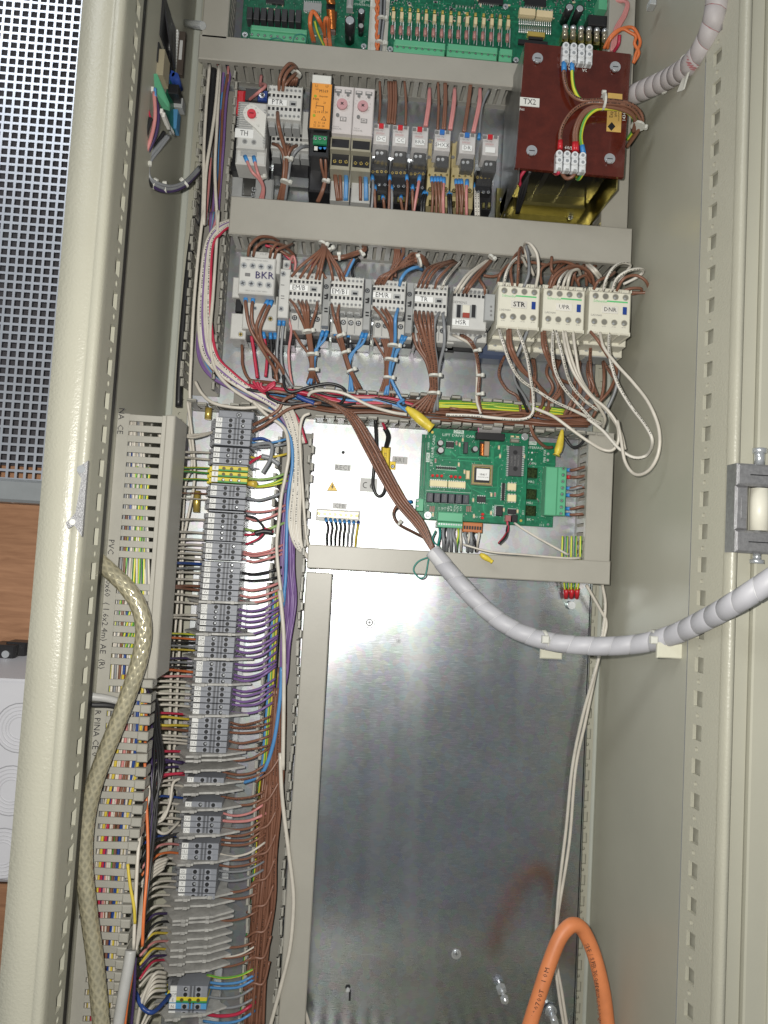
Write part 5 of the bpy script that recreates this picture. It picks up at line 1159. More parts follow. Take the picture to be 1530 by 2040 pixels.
# end clamp on top
e = Dev('end_clamp', 'grey end clamp with a screw on top of the long terminal strip', 'end clamp', 470, 828, .05)
e.m().box(-34, -9, 36, 6, .012, .052, c=.001).build('clamp_body', tgrey)
pscrew(e.e, 'H', 745, 128, 28, .053, hm=tgrey2); pscrew(e.e, 'H', 835, 130, 26, .050, hm=mat('socket_tan', (.33, .28, .17), .4))
# brass spacers beside the strip
for (lb, x, y0, y1) in (('brass spacer left of the top of the terminal strip', 455, 60, 170), ('brass spacer at the left of the strip beside the white wires', 345, 850, 1055)):
    e = thing('spacer', lb, 'spacer', P(x, y1, .03, 'H')); q = MB(); q.rod(P(x + 3, y0, .03, 'H'), P(x - 5, y1, .03, 'H'), .0042, 14); q.build('spacer_body', brass, e, smooth=True)
# ================================================================ wires
def wmat(name, col, kind=None, col2=None, rough=.38):
    if name in MATS: return MATS[name]
    m = mat(name, col, rough, var=.07, vscale=60)
    if kind:
        nt = m.node_tree; b = nt.nodes['Principled BSDF']
        for l in list(b.inputs['Base Color'].links): nt.links.remove(l)
        uv = nt.nodes.new('ShaderNodeTexCoord'); sp = nt.nodes.new('ShaderNodeSeparateXYZ'); nt.links.new(uv.outputs['UV'], sp.inputs[0])
        def math_(op, a, bb=None):
            n = nt.nodes.new('ShaderNodeMath'); n.operation = op
            for i, q in enumerate((a, bb)):
                if q is None: continue
                if isinstance(q, (int, float)): n.inputs[i].default_value = q
                else: nt.links.new(q, n.inputs[i])
            return n.outputs[0]
        mx = nt.nodes.new('ShaderNodeMix'); mx.data_type = 'RGBA'; mx.inputs[6].default_value = (*col, 1); mx.inputs[7].default_value = (*col2, 1)
        if kind == 'print':
            band = math_('LESS_THAN', math_('ABSOLUTE', math_('SUBTRACT', sp.outputs[1], .03)), .05)
            band2 = math_('GREATER_THAN', sp.outputs[1], .965)
            n1 = nt.nodes.new('ShaderNodeTexNoise'); n1.noise_dimensions = '1D'; n1.inputs['Scale'].default_value = 620; n1.inputs['Detail'].default_value = 1
            nt.links.new(sp.outputs[0], n1.inputs['W'])
            dash = math_('GREATER_THAN', n1.outputs['Fac'], .50)
            n2 = nt.nodes.new('ShaderNodeTexNoise'); n2.noise_dimensions = '1D'; n2.inputs['Scale'].default_value = 22; nt.links.new(sp.outputs[0], n2.inputs['W'])
            word = math_('GREATER_THAN', n2.outputs['Fac'], .44)
            f = math_('MULTIPLY', math_('MULTIPLY', math_('MAXIMUM', band, band2), dash), word)
        elif kind == 'stripe':
            w = math_('FRACT', math_('MULTIPLY', sp.outputs[1], 2.0)); f = math_('GREATER_THAN', w, .55)
        elif kind == 'braid':
            a = math_('SINE', math_('MULTIPLY', math_('ADD', math_('MULTIPLY', sp.outputs[0], 95), math_('MULTIPLY', sp.outputs[1], 7)), 6.283))
            c_ = math_('SINE', math_('MULTIPLY', math_('SUBTRACT', math_('MULTIPLY', sp.outputs[0], 95), math_('MULTIPLY', sp.outputs[1], 7)), 6.283))
            hsum = math_('MULTIPLY', math_('ADD', math_('MAXIMUM', a, c_), 1), .5)
            n3 = nt.nodes.new('ShaderNodeTexNoise'); n3.inputs['Scale'].default_value = 70; g_ = nt.nodes.new('ShaderNodeNewGeometry'); nt.links.new(g_.outputs['Position'], n3.inputs['Vector'])
            f = math_('MULTIPLY', hsum, n3.outputs['Fac'])  # strand pattern, with its diagonal highlights put into the colour
            bp = nt.nodes.new('ShaderNodeBump'); bp.inputs['Strength'].default_value = .55; bp.inputs['Distance'].default_value = .001; nt.links.new(hsum, bp.inputs['Height']); nt.links.new(bp.outputs[0], b.inputs['Normal'])
            b.inputs['Metallic'].default_value = .35; b.inputs['Coat Weight'].default_value = 1.0; b.inputs['Coat Roughness'].default_value = .08; b.inputs['Coat Tint'].default_value = (1, .93, .72, 1)
        nt.links.new(f, mx.inputs[0]); nt.links.new(mx.outputs[2], b.inputs['Base Color'])
    return m
brown = wmat('brown_wire', (.215, .098, .062)); brown_p = wmat('brown_wire_printed', (.215, .098, .062), 'print', (.02, .012, .01))
white = wmat('white_wire', (.62, .58, .51)); white_p = wmat('white_wire_printed', (.66, .63, .57), 'print', (.02, .02, .02))
pink = wmat('pink_wire', (.58, .24, .23)); purple = wmat('purple_wire', (.20, .115, .30)); lblue = wmat('light_blue_wire', (.09, .27, .55))
grey = wmat('grey_wire', (.24, .25, .265)); blk = wmat('black_wire', (.02, .02, .022)); orng = wmat('orange_wire', (.66, .17, .05)); redw = wmat('red_wire', (.48, .03, .07))
gy = wmat('green_yellow_wire', (.04, .27, .08), 'stripe', (.66, .60, .04)); yg = wmat('yellow_green_wire', (.62, .62, .05), 'stripe', (.10, .36, .06))
yel = wmat('yellow_wire', (.62, .48, .06)); dkb = wmat('dark_blue_wire', (.02, .06, .25)); dpur = wmat('dark_purple_wire', (.05, .03, .10)); teal = wmat('teal_wire', (.02, .22, .18)); pgrn = wmat('pale_green_wire', (.30, .46, .16))
CN = {'brown_wire': 'brown', 'brown_wire_printed': 'brown', 'white_wire': 'white', 'white_wire_printed': 'white printed', 'pink_wire': 'pink', 'purple_wire': 'purple', 'light_blue_wire': 'light blue', 'grey_wire': 'grey',
      'black_wire': 'black', 'orange_wire': 'orange', 'red_wire': 'red', 'green_yellow_wire': 'green and yellow', 'yellow_green_wire': 'yellow and green', 'yellow_wire': 'yellow', 'dark_blue_wire': 'dark blue', 'dark_purple_wire': 'dark purple', 'teal_wire': 'teal', 'pale_green_wire': 'pale green'}
rw = random.Random(11)
WQ = []
def wr(fr, pts, m, where, h0=None, h1=None, r=3.0, f=None, f2=None, k=6, n=7, pri=1.0, same=False):
    """one wire, queued; r in photo pixels; f: ferrule material at the start"""
    hm = (h0 if h0 is not None else pts[0][2]); R_ = r * sc(hm)
    pa = path(fr, pts, h0, h1, k); b = MB(); b.tube(pa, R_, n); fe = []
    for fm, a, c_ in ((f, pa[0], pa[1]), (f2, pa[-1], pa[-2])):
        if fm:
            d = (c_ - a).normalized(); q = MB(); q.rod(a - d * R_ * 1.2, a + d * R_ * 3.2, R_ * 1.35, 10, r1=R_ * 1.25); fe.append((fm, q))
    L_ = sum((q2 - q1).length for q1, q2 in zip(pa, pa[1:])); mid = sum(pa, Vector()) / len(pa)
    WQ.append(dict(b=b, m=m, fe=fe, where=where, cn=CN[m.name], size=L_ * R_ * pri, mid=mid, same=same))
def bundle(fr, pts, ms, where, h0, h1=None, w=12, r=3.0, jit=2.0, dh=.006, k=5, f=None, n=6, stuff=None):
    """parallel wires along one centre line; w is the bundle's width in the frame's own units"""
    N = len(ms); h1 = h0 if h1 is None else h1; s_ = FR[fr][2]
    for i, m in enumerate(ms):
        t = (i + .5) / N - .5; q = []
        for j, p in enumerate(pts):
            a = pts[max(j - 1, 0)]; c_ = pts[min(j + 1, len(pts) - 1)]; dx, dy = c_[0] - a[0], c_[1] - a[1]; l = math.hypot(dx, dy) or 1
            ww = w[j] if isinstance(w, (list, tuple)) else w
            o_ = t * ww + rw.uniform(-jit, jit) / s_ * .5
            h = h0 + (h1 - h0) * j / max(1, len(pts) - 1)
            if len(p) > 2: h = p[2]
            q.append((p[0] - dy / l * o_, p[1] + dx / l * o_, h + rw.uniform(-dh, dh)))
        wr(fr, q, m, where, r=r, k=k, f=f, n=n, pri=0.0 if stuff else .8, same=True)
NUM = ['', '', 'two', 'three', 'four', 'five', 'six', 'seven', 'eight', 'nine', 'ten', 'eleven', 'twelve', 'thirteen', 'fourteen', 'fifteen', 'sixteen', 'seventeen', 'eighteen']
def flush_wires(limit=296):
    """the largest wires become objects of their own, the rest one object"""
    WQ.sort(key=lambda w: -w['size']); big, rest = WQ[:limit], WQ[limit:]
    fam = {}
    for w in big: fam.setdefault((w['cn'], w['where']), []).append(w)
    for (cn, where), ws in fam.items():
        base = cn[0].upper() + cn[1:] + ' wire ' + where; nn = len(ws)
        if nn > 1:
            dx = max(w['mid'].x for w in ws) - min(w['mid'].x for w in ws); dz = max(w['mid'].z for w in ws) - min(w['mid'].z for w in ws)
            ws.sort(key=(lambda w: w['mid'].x) if dx >= dz else (lambda w: -w['mid'].z))
            dirn = 'from the left' if dx >= dz else 'from the top'
        for i, w in enumerate(ws):
            lb = base
            if nn > 1 and not w['same'] and i < 32: lb = base + (', leftmost' if i == 0 and dx >= dz else ', topmost' if i == 0 else ', %s %s' % (ordn[i], dirn))
            if len(lb.split()) > 16: lb = base
            if len(lb.split()) > 16: print('LONG', lb)
            o = w['b'].build('wire', w['m'], smooth=True, label=lb, cat='wire', group=(cn + ' wires ' + where) if nn > 1 else 'wires ' + where)
            for fm, q in w['fe']: q.build('ferrule', fm, o, smooth=True)
    tot = MB(); mats_ = []
    for w in rest:
        for m, b in [(w['m'], w['b'])] + list(w['fe']):
            if m not in mats_: mats_.append(m)
            tot.k = mats_.index(m); o0 = len(tot.f); tot.add(b.v, b.f)
            for kk, vv in b.uv.items(): tot.uv[o0 + kk] = vv
    if rest: tot.build('packed_wires', mats_, smooth=True, label='mass of smaller mixed wires packed in the ducts and behind the devices', cat='wires', kind='stuff')
def tie(fr, a, b, h, w, where, m=tie, head=1):
    """nylon tie round a bundle: a -> b is its direction along the bundle, w its width in pixels"""
    pa, pb = P(a[0], a[1], h, fr), P(b[0], b[1], h, fr); d = (pb - pa).normalized(); R_ = w * sc(h) / 2
    q = MB(); q.rod(pa - d * .0013, pa + d * .0013, R_, 14)
    g = Vector((-d.z, 0, d.x)) * head; c_ = pa + g * (R_ + .0008) + Vector((0, -.002, 0)); e_ = d * .0022
    q.rod(c_ - d * .0022, c_ + d * .0022, .0024, 6)
    o = q.build('cable_tie', m, smooth=False, label=('White cable tie ' + where), cat='cable tie', group='cable ties'); return o
TIE = mat('cable_tie_nylon', (.62, .62, .57), .4)
# ---- row of grey contactors (frame D)
BR = 'into the top of '
for (x, y, xt) in ((735, 435, 925), (790, 445, 935), (838, 450, 945), (895, 452, 950), (918, 456, 958)):
    wr('D', [(x, y, .088), (x + (xt - x) * .35, y - 75, .098), (xt, 260, .092), (940, 210, .070)], brown, BR + 'the EM/B contactor')
for (x, y, xt) in ((1010, 460, 965), (1062, 462, 975), (1088, 465, 985)):
    wr('D', [(x, y, .088), (x + (xt - x) * .3, y - 70, .096), (xt, 280, .090), (950, 220, .070)], brown, BR + 'the EM/B1 contactor')
bundle('D', [(930, 270), (1000, 310), (1080, 310), (1150, 290), (1220, 260), (1215, 225)], [brown, brown, brown, blk], 'tied behind the EM/B1 contactor', .078, .05, w=30)
wr('D', [(1095, 440), (1130, 360), (1150, 320)], lblue, 'rising behind the EM/B1 contactor', .07, .07); wr('D', [(1075, 440), (1110, 370), (1140, 320)], brown, 'rising behind the EM/B1 contactor', .07, .07)
wr('D', [(1140, 440), (1140, 370), (1180, 320)], blk, 'rising behind the EM/B1 contactor', .07, .06); wr('D', [(900, 330), (925, 390), (965, 450)], brown, 'beside the EM/B contactor', .07, .07); wr('D', [(862, 410), (885, 340), (930, 300)], redw, 'beside the EM/B contactor', .06, .06)
for (x, y) in ((725, 590), (780, 598), (805, 600), (832, 600), (905, 605)):
    wr('D', [(x, y, .089), (x + (845 - x) * .25 + 8, y + 50, .102), (845 + (x - 815) * .18, 790, .085), (865 + (x - 815) * .1, 940, .07), (870 + (x - 815) * .1, 1050, .06), (875 + (x - 815) * .4, 1140, .045)], brown, 'tied in the bundle below the EM/B contactor')
wr('D', [(745, 790), (790, 870), (845, 950), (868, 1060), (860, 1150)], brown, 'from the base of the EM/B contactor', .05, .05); 
for i, x in enumerate((940, 968)): wr('D', [(x, 805), (x - 20, 860), (900 - i * 12, 930), (885, 1000), (880, 1060), (860 - i * 20, 1150)], lblue, 'from the base of the EM/B contactor', .055, .05, f=blue)
wr('D', [(1000, 620, .089), (1015, 700, .1), (1050, 820, .085), (1080, 940, .07), (1120, 1060, .06), (1180, 1190, .045)], brown, 'tied below the EM/B1 contactor'); wr('D', [(1050, 625, .089), (1040, 700, .1), (1062, 820, .085), (1092, 940, .07), (1130, 1060, .06), (1195, 1180, .045)], brown, 'tied below the EM/B1 contactor')
wr('D', [(1012, 800), (1040, 850), (1075, 940), (1110, 1050), (1165, 1190)], brown, 'from the base of the EM/B1 contactor', .05, .05, f=blue)
wr('D', [(1110, 810), (1108, 870), (1100, 940)], blk, 'from the base of the EM/B1 contactor', .05, .05, f=blue)
for i, x in enumerate((1205, 1230)): wr('D', [(x, 815), (x - 25, 880), (1140 - i * 12, 950), (1118, 1010), (1125, 1080), (1140 - i * 22, 1200)], lblue, 'from the base of the EM/B1 contactor', .055, .05, f=blue)
for i, (x, y) in enumerate(((1280, 638), (1330, 650), (1358, 652))):
    wr('D', [(x, y, .089), (x + 55 - i * 8, y + 70, .102), (1385 + i * 8, 800, .09), (1392 + i * 7, 890, .08), (1365 + i * 6, 1000, .065), (1360 + i * 6, 1110, .055), (1330 + i * 20, 1220, .045)], brown, 'tied in the bundle below the EMR contactor')
for i, x in enumerate((1270, 1318, 1335, 1352, 1368)): wr('D', [(x, 822), (x + 40 - i * 8, 900), (1352 + i * 6, 980), (1352 + i * 6, 1100), (1310 + i * 25, 1230)], brown, 'from the base of the EMR contactor', .05, .048, f=blue if i else None, r=2.6)
wr('D', [(1440, 650, .089), (1422, 720, .1), (1420, 860, .085), (1400, 960, .07), (1385, 1060, .06), (1405, 1140, .055), (1480, 1280, .05)], lblue, 'looping down from the EMR contactor', r=3.6)
for i, x in enumerate((1468, 1490)): wr('D', [(x, 835), (1450 + i * 10, 890), (1415 + i * 10, 960), (1385 + i * 6, 1080), (1370 - i * 20, 1220)], lblue, 'from the base of the EMR contactor', .055, .05, f=blue)
for i in range(6):
    x = 1290 + i * 18 ; wr('D', [(x, 488 - i * 0, .088), (x + 40, 435 - i * 3, .098), (1440 + i * 10, 385 - i * 10, .094), (1530, 350 - i * 22, .09), (1600, 330 - i * 10, .06)] if i < 4 else [(x + 10, 480, .06), (x + 30, 400, .07), (1450 + i * 4, 300, .07), (1430 + i * 10, 235, .05)], brown if i % 2 else brown_p, BR + 'the EMR contactor')
for i in range(3): wr('D', [(1380 + i * 20, 440), (1410 + i * 12, 350), (1420 + i * 14, 290), (1420 + i * 12, 240)], brown, 'rising behind the EMR contactor', .05, .05)
wr('D', [(1450, 495, .088), (1462, 450, .098), (1500, 400, .095), (1560, 375, .09), (1600, 390, .07)], lblue, BR + 'the EMR contactor', r=3.6); wr('D', [(1480, 330), (1470, 270), (1475, 235)], lblue, 'rising behind the EMR contactor', .055, .05)
# BKR
for pts in ([(445, 300, .085), (460, 230, .095), (520, 175, .09), (600, 175, .075), (650, 200, .055)], [(480, 300, .085), (500, 240, .098), (560, 205, .09), (640, 215, .08), (720, 240, .055)], [(590, 310, .085), (605, 255, .095), (650, 220, .09), (740, 280, .06), (760, 340, .05)], [(620, 315, .085), (640, 260, .095), (700, 235, .085), (740, 220, .055)]): wr('D', pts, brown, BR + 'the BKR contactor')
for i in range(4): wr('D', [(560 + i * 30, 230 + i * 10), (640 + i * 22, 250 + i * 14), (700 + i * 12, 300), (745 + i * 8, 345)], brown if i else redw, 'tangled above the BKR contactor', .06, .05, r=2.6)
for (f_, pts) in ((blue, [(430, 580, .075), (432, 640, .085), (460, 780, .08), (540, 920, .07), (620, 1050, .055), (640, 1130, .05)]), (blue, [(480, 585, .075), (470, 650, .085), (480, 760, .08), (560, 900, .07), (660, 1030, .06), (690, 1100, .05)]),
                  (blue, [(575, 600, .075), (530, 680, .085), (500, 780, .08), (530, 880, .07), (600, 960, .06), (680, 1060, .055)]), (blue, [(600, 605, .075), (555, 700, .085), (525, 800, .08), (560, 910, .07), (640, 1000, .06), (625, 1110, .05)])): wr('D', pts, brown, 'crossing below the BKR contactor', f=f_, r=3.4)
wr('D', [(468, 830), (480, 900), (492, 990), (508, 1110)], redw, 'from the base of the BKR contactor', .05, .045, r=3.6); wr('D', [(548, 815), (560, 880), (572, 970), (562, 1100)], redw, 'from the base of the BKR contactor', .05, .045, f=blue, r=3.2)
for x in (595, 625): wr('D', [(x, 820), (x + 5, 900), (x + 10, 980), (x + 20, 1110)], blk, 'from the base of the BKR contactor', .05, .045, f=blue)
for i, x in enumerate((655, 683)): wr('D', [(x, 730), (x - 10, 830), (x - 18, 950), (x - 5, 1050), (x + 60, 1170)], grey, 'from the narrow module beside BKR', .065, .05, f=blue)
wr('D', [(700, 665), (718, 730), (732, 800), (715, 930), (722, 1060), (742, 1170)], pink, 'hanging between BKR and the EM/B contactor', .06, .045, r=2.8); wr('D', [(722, 390), (725, 340), (745, 300), (760, 340), (755, 400)], pink, 'looped above the narrow module', .065, .055, r=2.8)
wr('D', [(405, 890), (408, 960), (410, 1020), (440, 1100), (510, 1160)], brown, 'from the lower left terminal of the BKR contactor', .03, .045)
# ---- HSR, TR and ivory contactors (frame E)
for i, x in enumerate((95, 120, 145, 195)): wr('E', [(x, 448 + i * 2, .088), (x + 20, 400, .098), (x + 70 + i * 5, 330, .09), (300 + i * 8, 290 + i * 5, .05)], brown if i % 2 else brown_p, BR + 'the TR contactor')
wr('E', [(236, 458, .088), (255, 410, .097), (300, 350, .08), (350, 295, .05)], white_p, BR + 'the TR contactor')
for i in range(4): wr('E', [(-10 + i * 10, 320 - i * 14, .08), (60, 255 + i * 12, .085), (120, 265 + i * 12, .08), (155, 310 + i * 8, .06)], brown, 'arching over between EMR and TR', r=3)
for i, (x, m) in enumerate(((310, white), (332, white), (362, brown), (380, brown))): wr('E', [(x, 482, .080), (x + 25, 440, .09), (x + 85, 365, .08), (510 + i * 8, 285, .05)], m, BR + 'the HSR contactor')
wr('E', [(490, 498, .078), (485, 450, .085), (455, 395, .075), (470, 330, .06), (520, 285, .05)], brown, BR + 'the HSR contactor')
wr('E', [(480, 380), (530, 385), (570, 375), (600, 340)], brown, 'strung behind the STR contactor', .04, .04)
for i, x in enumerate((82, 105, 130, 155, 178)): wr('E', [(x, 590 + i * 2, .089), (x + 4, 650, .1), (130 + i * 14, 780, .09), (165 + i * 9, 900, .075), (170 + i * 8, 980, .065), (165 + i * 9, 1070, .055), (70 + i * 25, 1180, .045)], brown if i % 2 else brown_p, 'in the thick bundle below the TR contactor', r=3.6)
for i in range(4): wr('E', [(65 + i * 30, 715), (90 + i * 20, 800), (150 + i * 12, 900), (165 + i * 10, 1060), (30 + i * 50, 1170)], brown, 'in the thick bundle below the TR contactor', .055, .045, r=3.2)
wr('E', [(218, 600, .089), (195, 650, .098), (190, 760, .09), (205, 880, .075), (205, 1000, .06), (190, 1180, .045)], grey, 'looping below the TR contactor', r=3.4); wr('E', [(242, 602, .089), (250, 680, .098), (250, 780, .09), (225, 890, .075), (210, 1010, .06), (210, 1170, .045)], grey, 'looping below the TR contactor', r=3.4)
wr('E', [(300, 728, .065), (340, 745, .075), (410, 790, .07), (440, 870, .06), (442, 1000, .05), (440, 1110, .05), (465, 1190, .05)], white, 'tied below the HSR contactor'); 
for i in range(2): wr('E', [(345 + i * 12, 728, .065), (400 + i * 8, 765, .075), (435 + i * 4, 840, .065), (455, 960, .055), (452 - i * 4, 1080, .05), (465 + i * 4, 1180, .05)], brown_p, 'tied below the HSR contactor')
wr('E', [(465, 735, .065), (435, 750, .072), (428, 800, .065), (445, 880, .055), (458, 960, .05)], grey, 'tied below the HSR contactor')
# ivory tops
for (m, pts) in ((white_p, [(600, 440, .095), (612, 370, .105), (650, 300, .09), (700, 270, .08), (735, 330, .06)]), (brown, [(650, 440, .09), (640, 350, .09), (660, 270, .08), (705, 225, .06)]), (brown_p, [(680, 440, .095), (685, 330, .11), (690, 240, .10), (702, 215, .09), (712, 250, .07)]),
                 (grey, [(715, 450, .095), (745, 370, .10), (742, 260, .085), (725, 200, .08), (755, 260, .06)]), (white, [(785, 450, .098), (802, 360, .11), (795, 260, .11), (760, 200, .11), (730, 186, .10), (720, 215, .08), (745, 300, .07), (775, 380, .06)]),
                 (brown, [(560, 440, .07), (580, 370, .08), (640, 310, .07), (740, 300, .06), (860, 320, .055)]), (brown, [(820, 430, .07), (815, 350, .08), (870, 310, .07), (960, 300, .055), (1060, 340, .05)]), (brown, [(880, 270, .075), (878, 340, .08), (900, 380, .07)]),
                 (brown, [(865, 455, .095), (890, 390, .10), (950, 340, .095), (1040, 325, .08), (1110, 370, .07), (1130, 440, .06)]), (brown, [(880, 455, .09), (920, 380, .09), (1000, 335, .08), (1075, 345, .07), (1120, 400, .06)]), (white_p, [(912, 458, .098), (930, 400, .105), (965, 360, .09), (1010, 335, .06)]),
                 (white, [(940, 460, .098), (960, 400, .105), (990, 355, .09), (1040, 340, .06)]), (white, [(970, 462, .098), (980, 400, .11), (1000, 355, .10), (1035, 345, .09), (1050, 380, .07)]), (brown, [(1040, 440, .07), (1035, 400, .075), (1080, 380, .07), (1110, 420, .06)]),
                 (brown, [(1125, 460, .098), (1155, 410, .105), (1220, 382, .095), (1250, 360, .08)]), (white_p, [(1182, 468, .098), (1200, 400, .11), (1240, 335, .11), (1290, 305, .10), (1340, 315, .09), (1320, 355, .08), (1260, 420, .07)]), (white_p, [(1232, 472, .098), (1260, 400, .11), (1320, 355, .115), (1390, 340, .11), (1418, 355, .10), (1380, 390, .09), (1300, 430, .08)]),
                 (brown, [(1260, 470, .09), (1300, 400, .10), (1370, 378, .10), (1430, 410, .10), (1447, 460, .09), (1420, 480, .085), (1320, 478, .08)]), (brown, [(1280, 478, .085), (1340, 455, .09), (1400, 455, .09), (1400, 478, .08), (1330, 490, .08)]), (white, [(1080, 315, .05), (1120, 350, .07), (1160, 400, .06)]), (white, [(1095, 312, .05), (1135, 345, .07), (1170, 385, .06)])):
    wr('E', pts, m, 'curling above the ivory contactors', r=3.1)
for i in range(7): wr('E', [(860 + i * 45, 440, .05), (870 + i * 40 + rw.uniform(-20, 20), 370, .06), (900 + i * 38 + rw.uniform(-20, 20), 330, .055), (930 + i * 35, 300 + i * 4, .045)], brown, 'curling behind the ivory contactors', r=3)
# ivory bottoms, big loops
BL = 'looping down from the ivory contactors'
for (m, pts) in ((white_p, [(572, 695, .098), (590, 760, .11), (640, 900, .10), (700, 990, .09), (800, 1058, .08), (900, 1120, .075), (1020, 1175, .07), (1180, 1255, .06)]), (brown, [(622, 692, .095), (628, 800, .11), (690, 920, .095), (790, 1010, .08), (860, 1100, .06), (850, 1200, .045)]),
                 (brown, [(636, 692, .095), (645, 800, .11), (710, 925, .095), (800, 1020, .08), (830, 1110, .06), (800, 1190, .045)]), (white_p, [(680, 700, .098), (705, 760, .11), (735, 860, .10), (755, 980, .09), (772, 1090, .08), (765, 1190, .075), (700, 1222, .07), (560, 1215, .068), (420, 1200, .065), (260, 1195, .06)]),
                 (grey, [(740, 700, .095), (700, 800, .10), (660, 900, .085), (665, 1000, .07), (720, 1090, .055), (760, 1170, .045)]), (blk, [(735, 700, .09), (690, 810, .095), (655, 920, .08), (690, 1060, .06), (740, 1180, .045)]),
                 (brown, [(823, 698, .095), (830, 800, .11), (870, 900, .10), (920, 980, .08), (1010, 1020, .06)]), (brown_p, [(838, 698, .095), (848, 800, .105), (890, 930, .09), (935, 1040, .07), (950, 1150, .045)]), (white_p, [(888, 702, .098), (884, 830, .115), (905, 950, .11), (960, 1050, .10), (1050, 1150, .09), (1140, 1250, .085), (1220, 1330, .08), (1262, 1370, .08)]),
                 (white_p, [(905, 706, .098), (940, 840, .11), (985, 1000, .09), (1060, 1100, .08), (1150, 1170, .07)]), (white, [(945, 706, .098), (965, 820, .115), (1010, 950, .115), (1100, 1075, .11), (1200, 1160, .11), (1262, 1250, .11), (1272, 1340, .11), (1240, 1400, .105), (1180, 1400, .10), (1100, 1355, .10), (1000, 1285, .095), (890, 1205, .09), (780, 1158, .08)]),
                 (white, [(958, 706, .098), (985, 830, .11), (1040, 980, .11), (1120, 1090, .105), (1210, 1180, .10), (1280, 1290, .10), (1310, 1400, .10)]), (white, [(1005, 712, .098), (1020, 830, .105), (1050, 980, .10), (1130, 1110, .095), (1190, 1210, .08), (1180, 1270, .06)]),
                 (brown, [(1105, 705, .098), (1150, 760, .11), (1200, 840, .10), (1260, 930, .085), (1220, 1050, .06), (1130, 1150, .045)]), (white, [(1162, 712, .098), (1185, 800, .115), (1260, 900, .125), (1360, 1010, .14), (1450, 1130, .160), (1508, 1280, .172), (1505, 1420, .172), (1450, 1520, .16), (1370, 1545, .14), (1310, 1470, .125), (1285, 1330, .12), (1265, 1230, .11)]),
                 (white_p, [(1216, 718, .098), (1218, 840, .115), (1260, 1000, .12), (1340, 1140, .125), (1430, 1260, .145), (1470, 1350, .15), (1440, 1430, .12), (1360, 1445, .115), (1270, 1390, .11), (1180, 1290, .10), (1090, 1220, .09)]), (grey, [(1230, 850, .05), (1268, 930, .06), (1250, 1060, .055), (1180, 1210, .045)])):
    wr('E', pts, m, BL, r=3.3, k=7)
wr('E', [(605, 850), (575, 920), (575, 980), (620, 1050), (680, 1090), (700, 1180)], brown_p, 'curving down beside the blue contactor foot', .035, .045)
for i, x in enumerate((765, 775, 870, 905, 915, 930, 1010, 1030, 1045, 1095, 1110, 1180)): 
    j = rw.uniform(-22, 22); wr('E', [(x, 868 + i * 2, .035), (x - 4 + j, 950, .05), (x + 8 - j * .5, 1040, .05), (x - 30 + j, 1130, .048), (x - 70 + j, 1210, .04)], brown if i % 3 else brown_p, 'dropping from the feet of the ivory contactors', r=3.2)
wr('E', [(1180, 880), (1230, 960), (1255, 1000), (1190, 1090), (1080, 1180)], brown_p, 'dropping from the feet of the ivory contactors', .035, .05, r=3.2); wr('E', [(1108, 790, .05), (1105, 900, .055), (1120, 1010, .05), (1150, 1090, .045)], brown_p, 'dropping from the feet of the ivory contactors', r=3.2)
# ---- contents of the horizontal duct
bundle('D', [(230, 1060, .048), (330, 1130, .05), (480, 1180, .05), (640, 1190, .05), (860, 1230, .048), (1100, 1280, .046), (1400, 1290, .045)], [redw, redw, brown, blk], 'running along the duct below the contactors', .05, w=40, r=3.6, dh=.004)
bundle('D', [(900, 1210), (1000, 1230), (1150, 1250), (1290, 1250), (1420, 1280), (1560, 1320)], [redw, pink, blk, lblue, grey, brown], 'running along the duct below the contactors', .044, w=60, r=3.2, dh=.004, jit=4)
bundle('D', [(440, 1170), (620, 1200), (800, 1240), (1050, 1270), (1300, 1290), (1530, 1310), (1800, 1330), (2200, 1350), (2700, 1370)], [brown] * 9 + [blk, lblue, brown, brown, grey, brown, brown], '', .022, w=110, r=3.2, dh=.010, jit=8, stuff='mass of brown and mixed wires lying along the open horizontal duct')
bundle('E', [(150, 1130), (400, 1135), (600, 1150), (800, 1165), (960, 1185)], [yg] * 5, 'lying straight along the horizontal duct', .040, w=40, r=3.0, dh=.003, jit=1)
bundle('E', [(280, 1180), (500, 1200), (700, 1200), (900, 1230), (1100, 1215)], [brown] * 6, 'lying in the right of the horizontal duct', .040, w=70, r=3.2, dh=.006, jit=8)
wr('D', [(680, 1090, .055), (690, 1170, .06), (740, 1200, .06), (860, 1165, .06), (980, 1145, .06), (1070, 1170, .06), (1090, 1220, .06), (1060, 1275, .055), (980, 1290, .05)], blk, 'looped over the horizontal duct', r=3.2); wr('D', [(570, 1200, .055), (590, 1240, .06), (700, 1280, .06), (860, 1270, .06), (1000, 1290, .055), (1160, 1280, .05)], blk, 'looped over the horizontal duct', r=3.2)
for i in range(3): wr('D', [(480 + i * 26, 1130 + i * 4), (505 + i * 14, 1165), (540 + i * 10, 1195 - i * 6), (585, 1180 - i * 12), (625, 1150 - i * 8)], redw, 'knotted at the left of the horizontal duct', .055 + i * .003, .056, r=3.2)
o = wr('D', [(770, 1225), (820, 1250), (885, 1275)], dkb, 'lying on the horizontal duct as a short blue splice', .064, .064, r=5.0); 
wr('D', [(845, 1225, .064), (870, 1200, .068), (950, 1190, .07), (1080, 1210, .07), (1250, 1290, .068), (1400, 1335, .066), (1500, 1350, .07)], white, 'lying over the horizontal duct to the yellow cap', r=3.4)
wr('D', [(1480, 1250, .06), (1440, 1280, .062), (1500, 1330, .068)], lblue, 'running into the yellow cap', r=3.2)
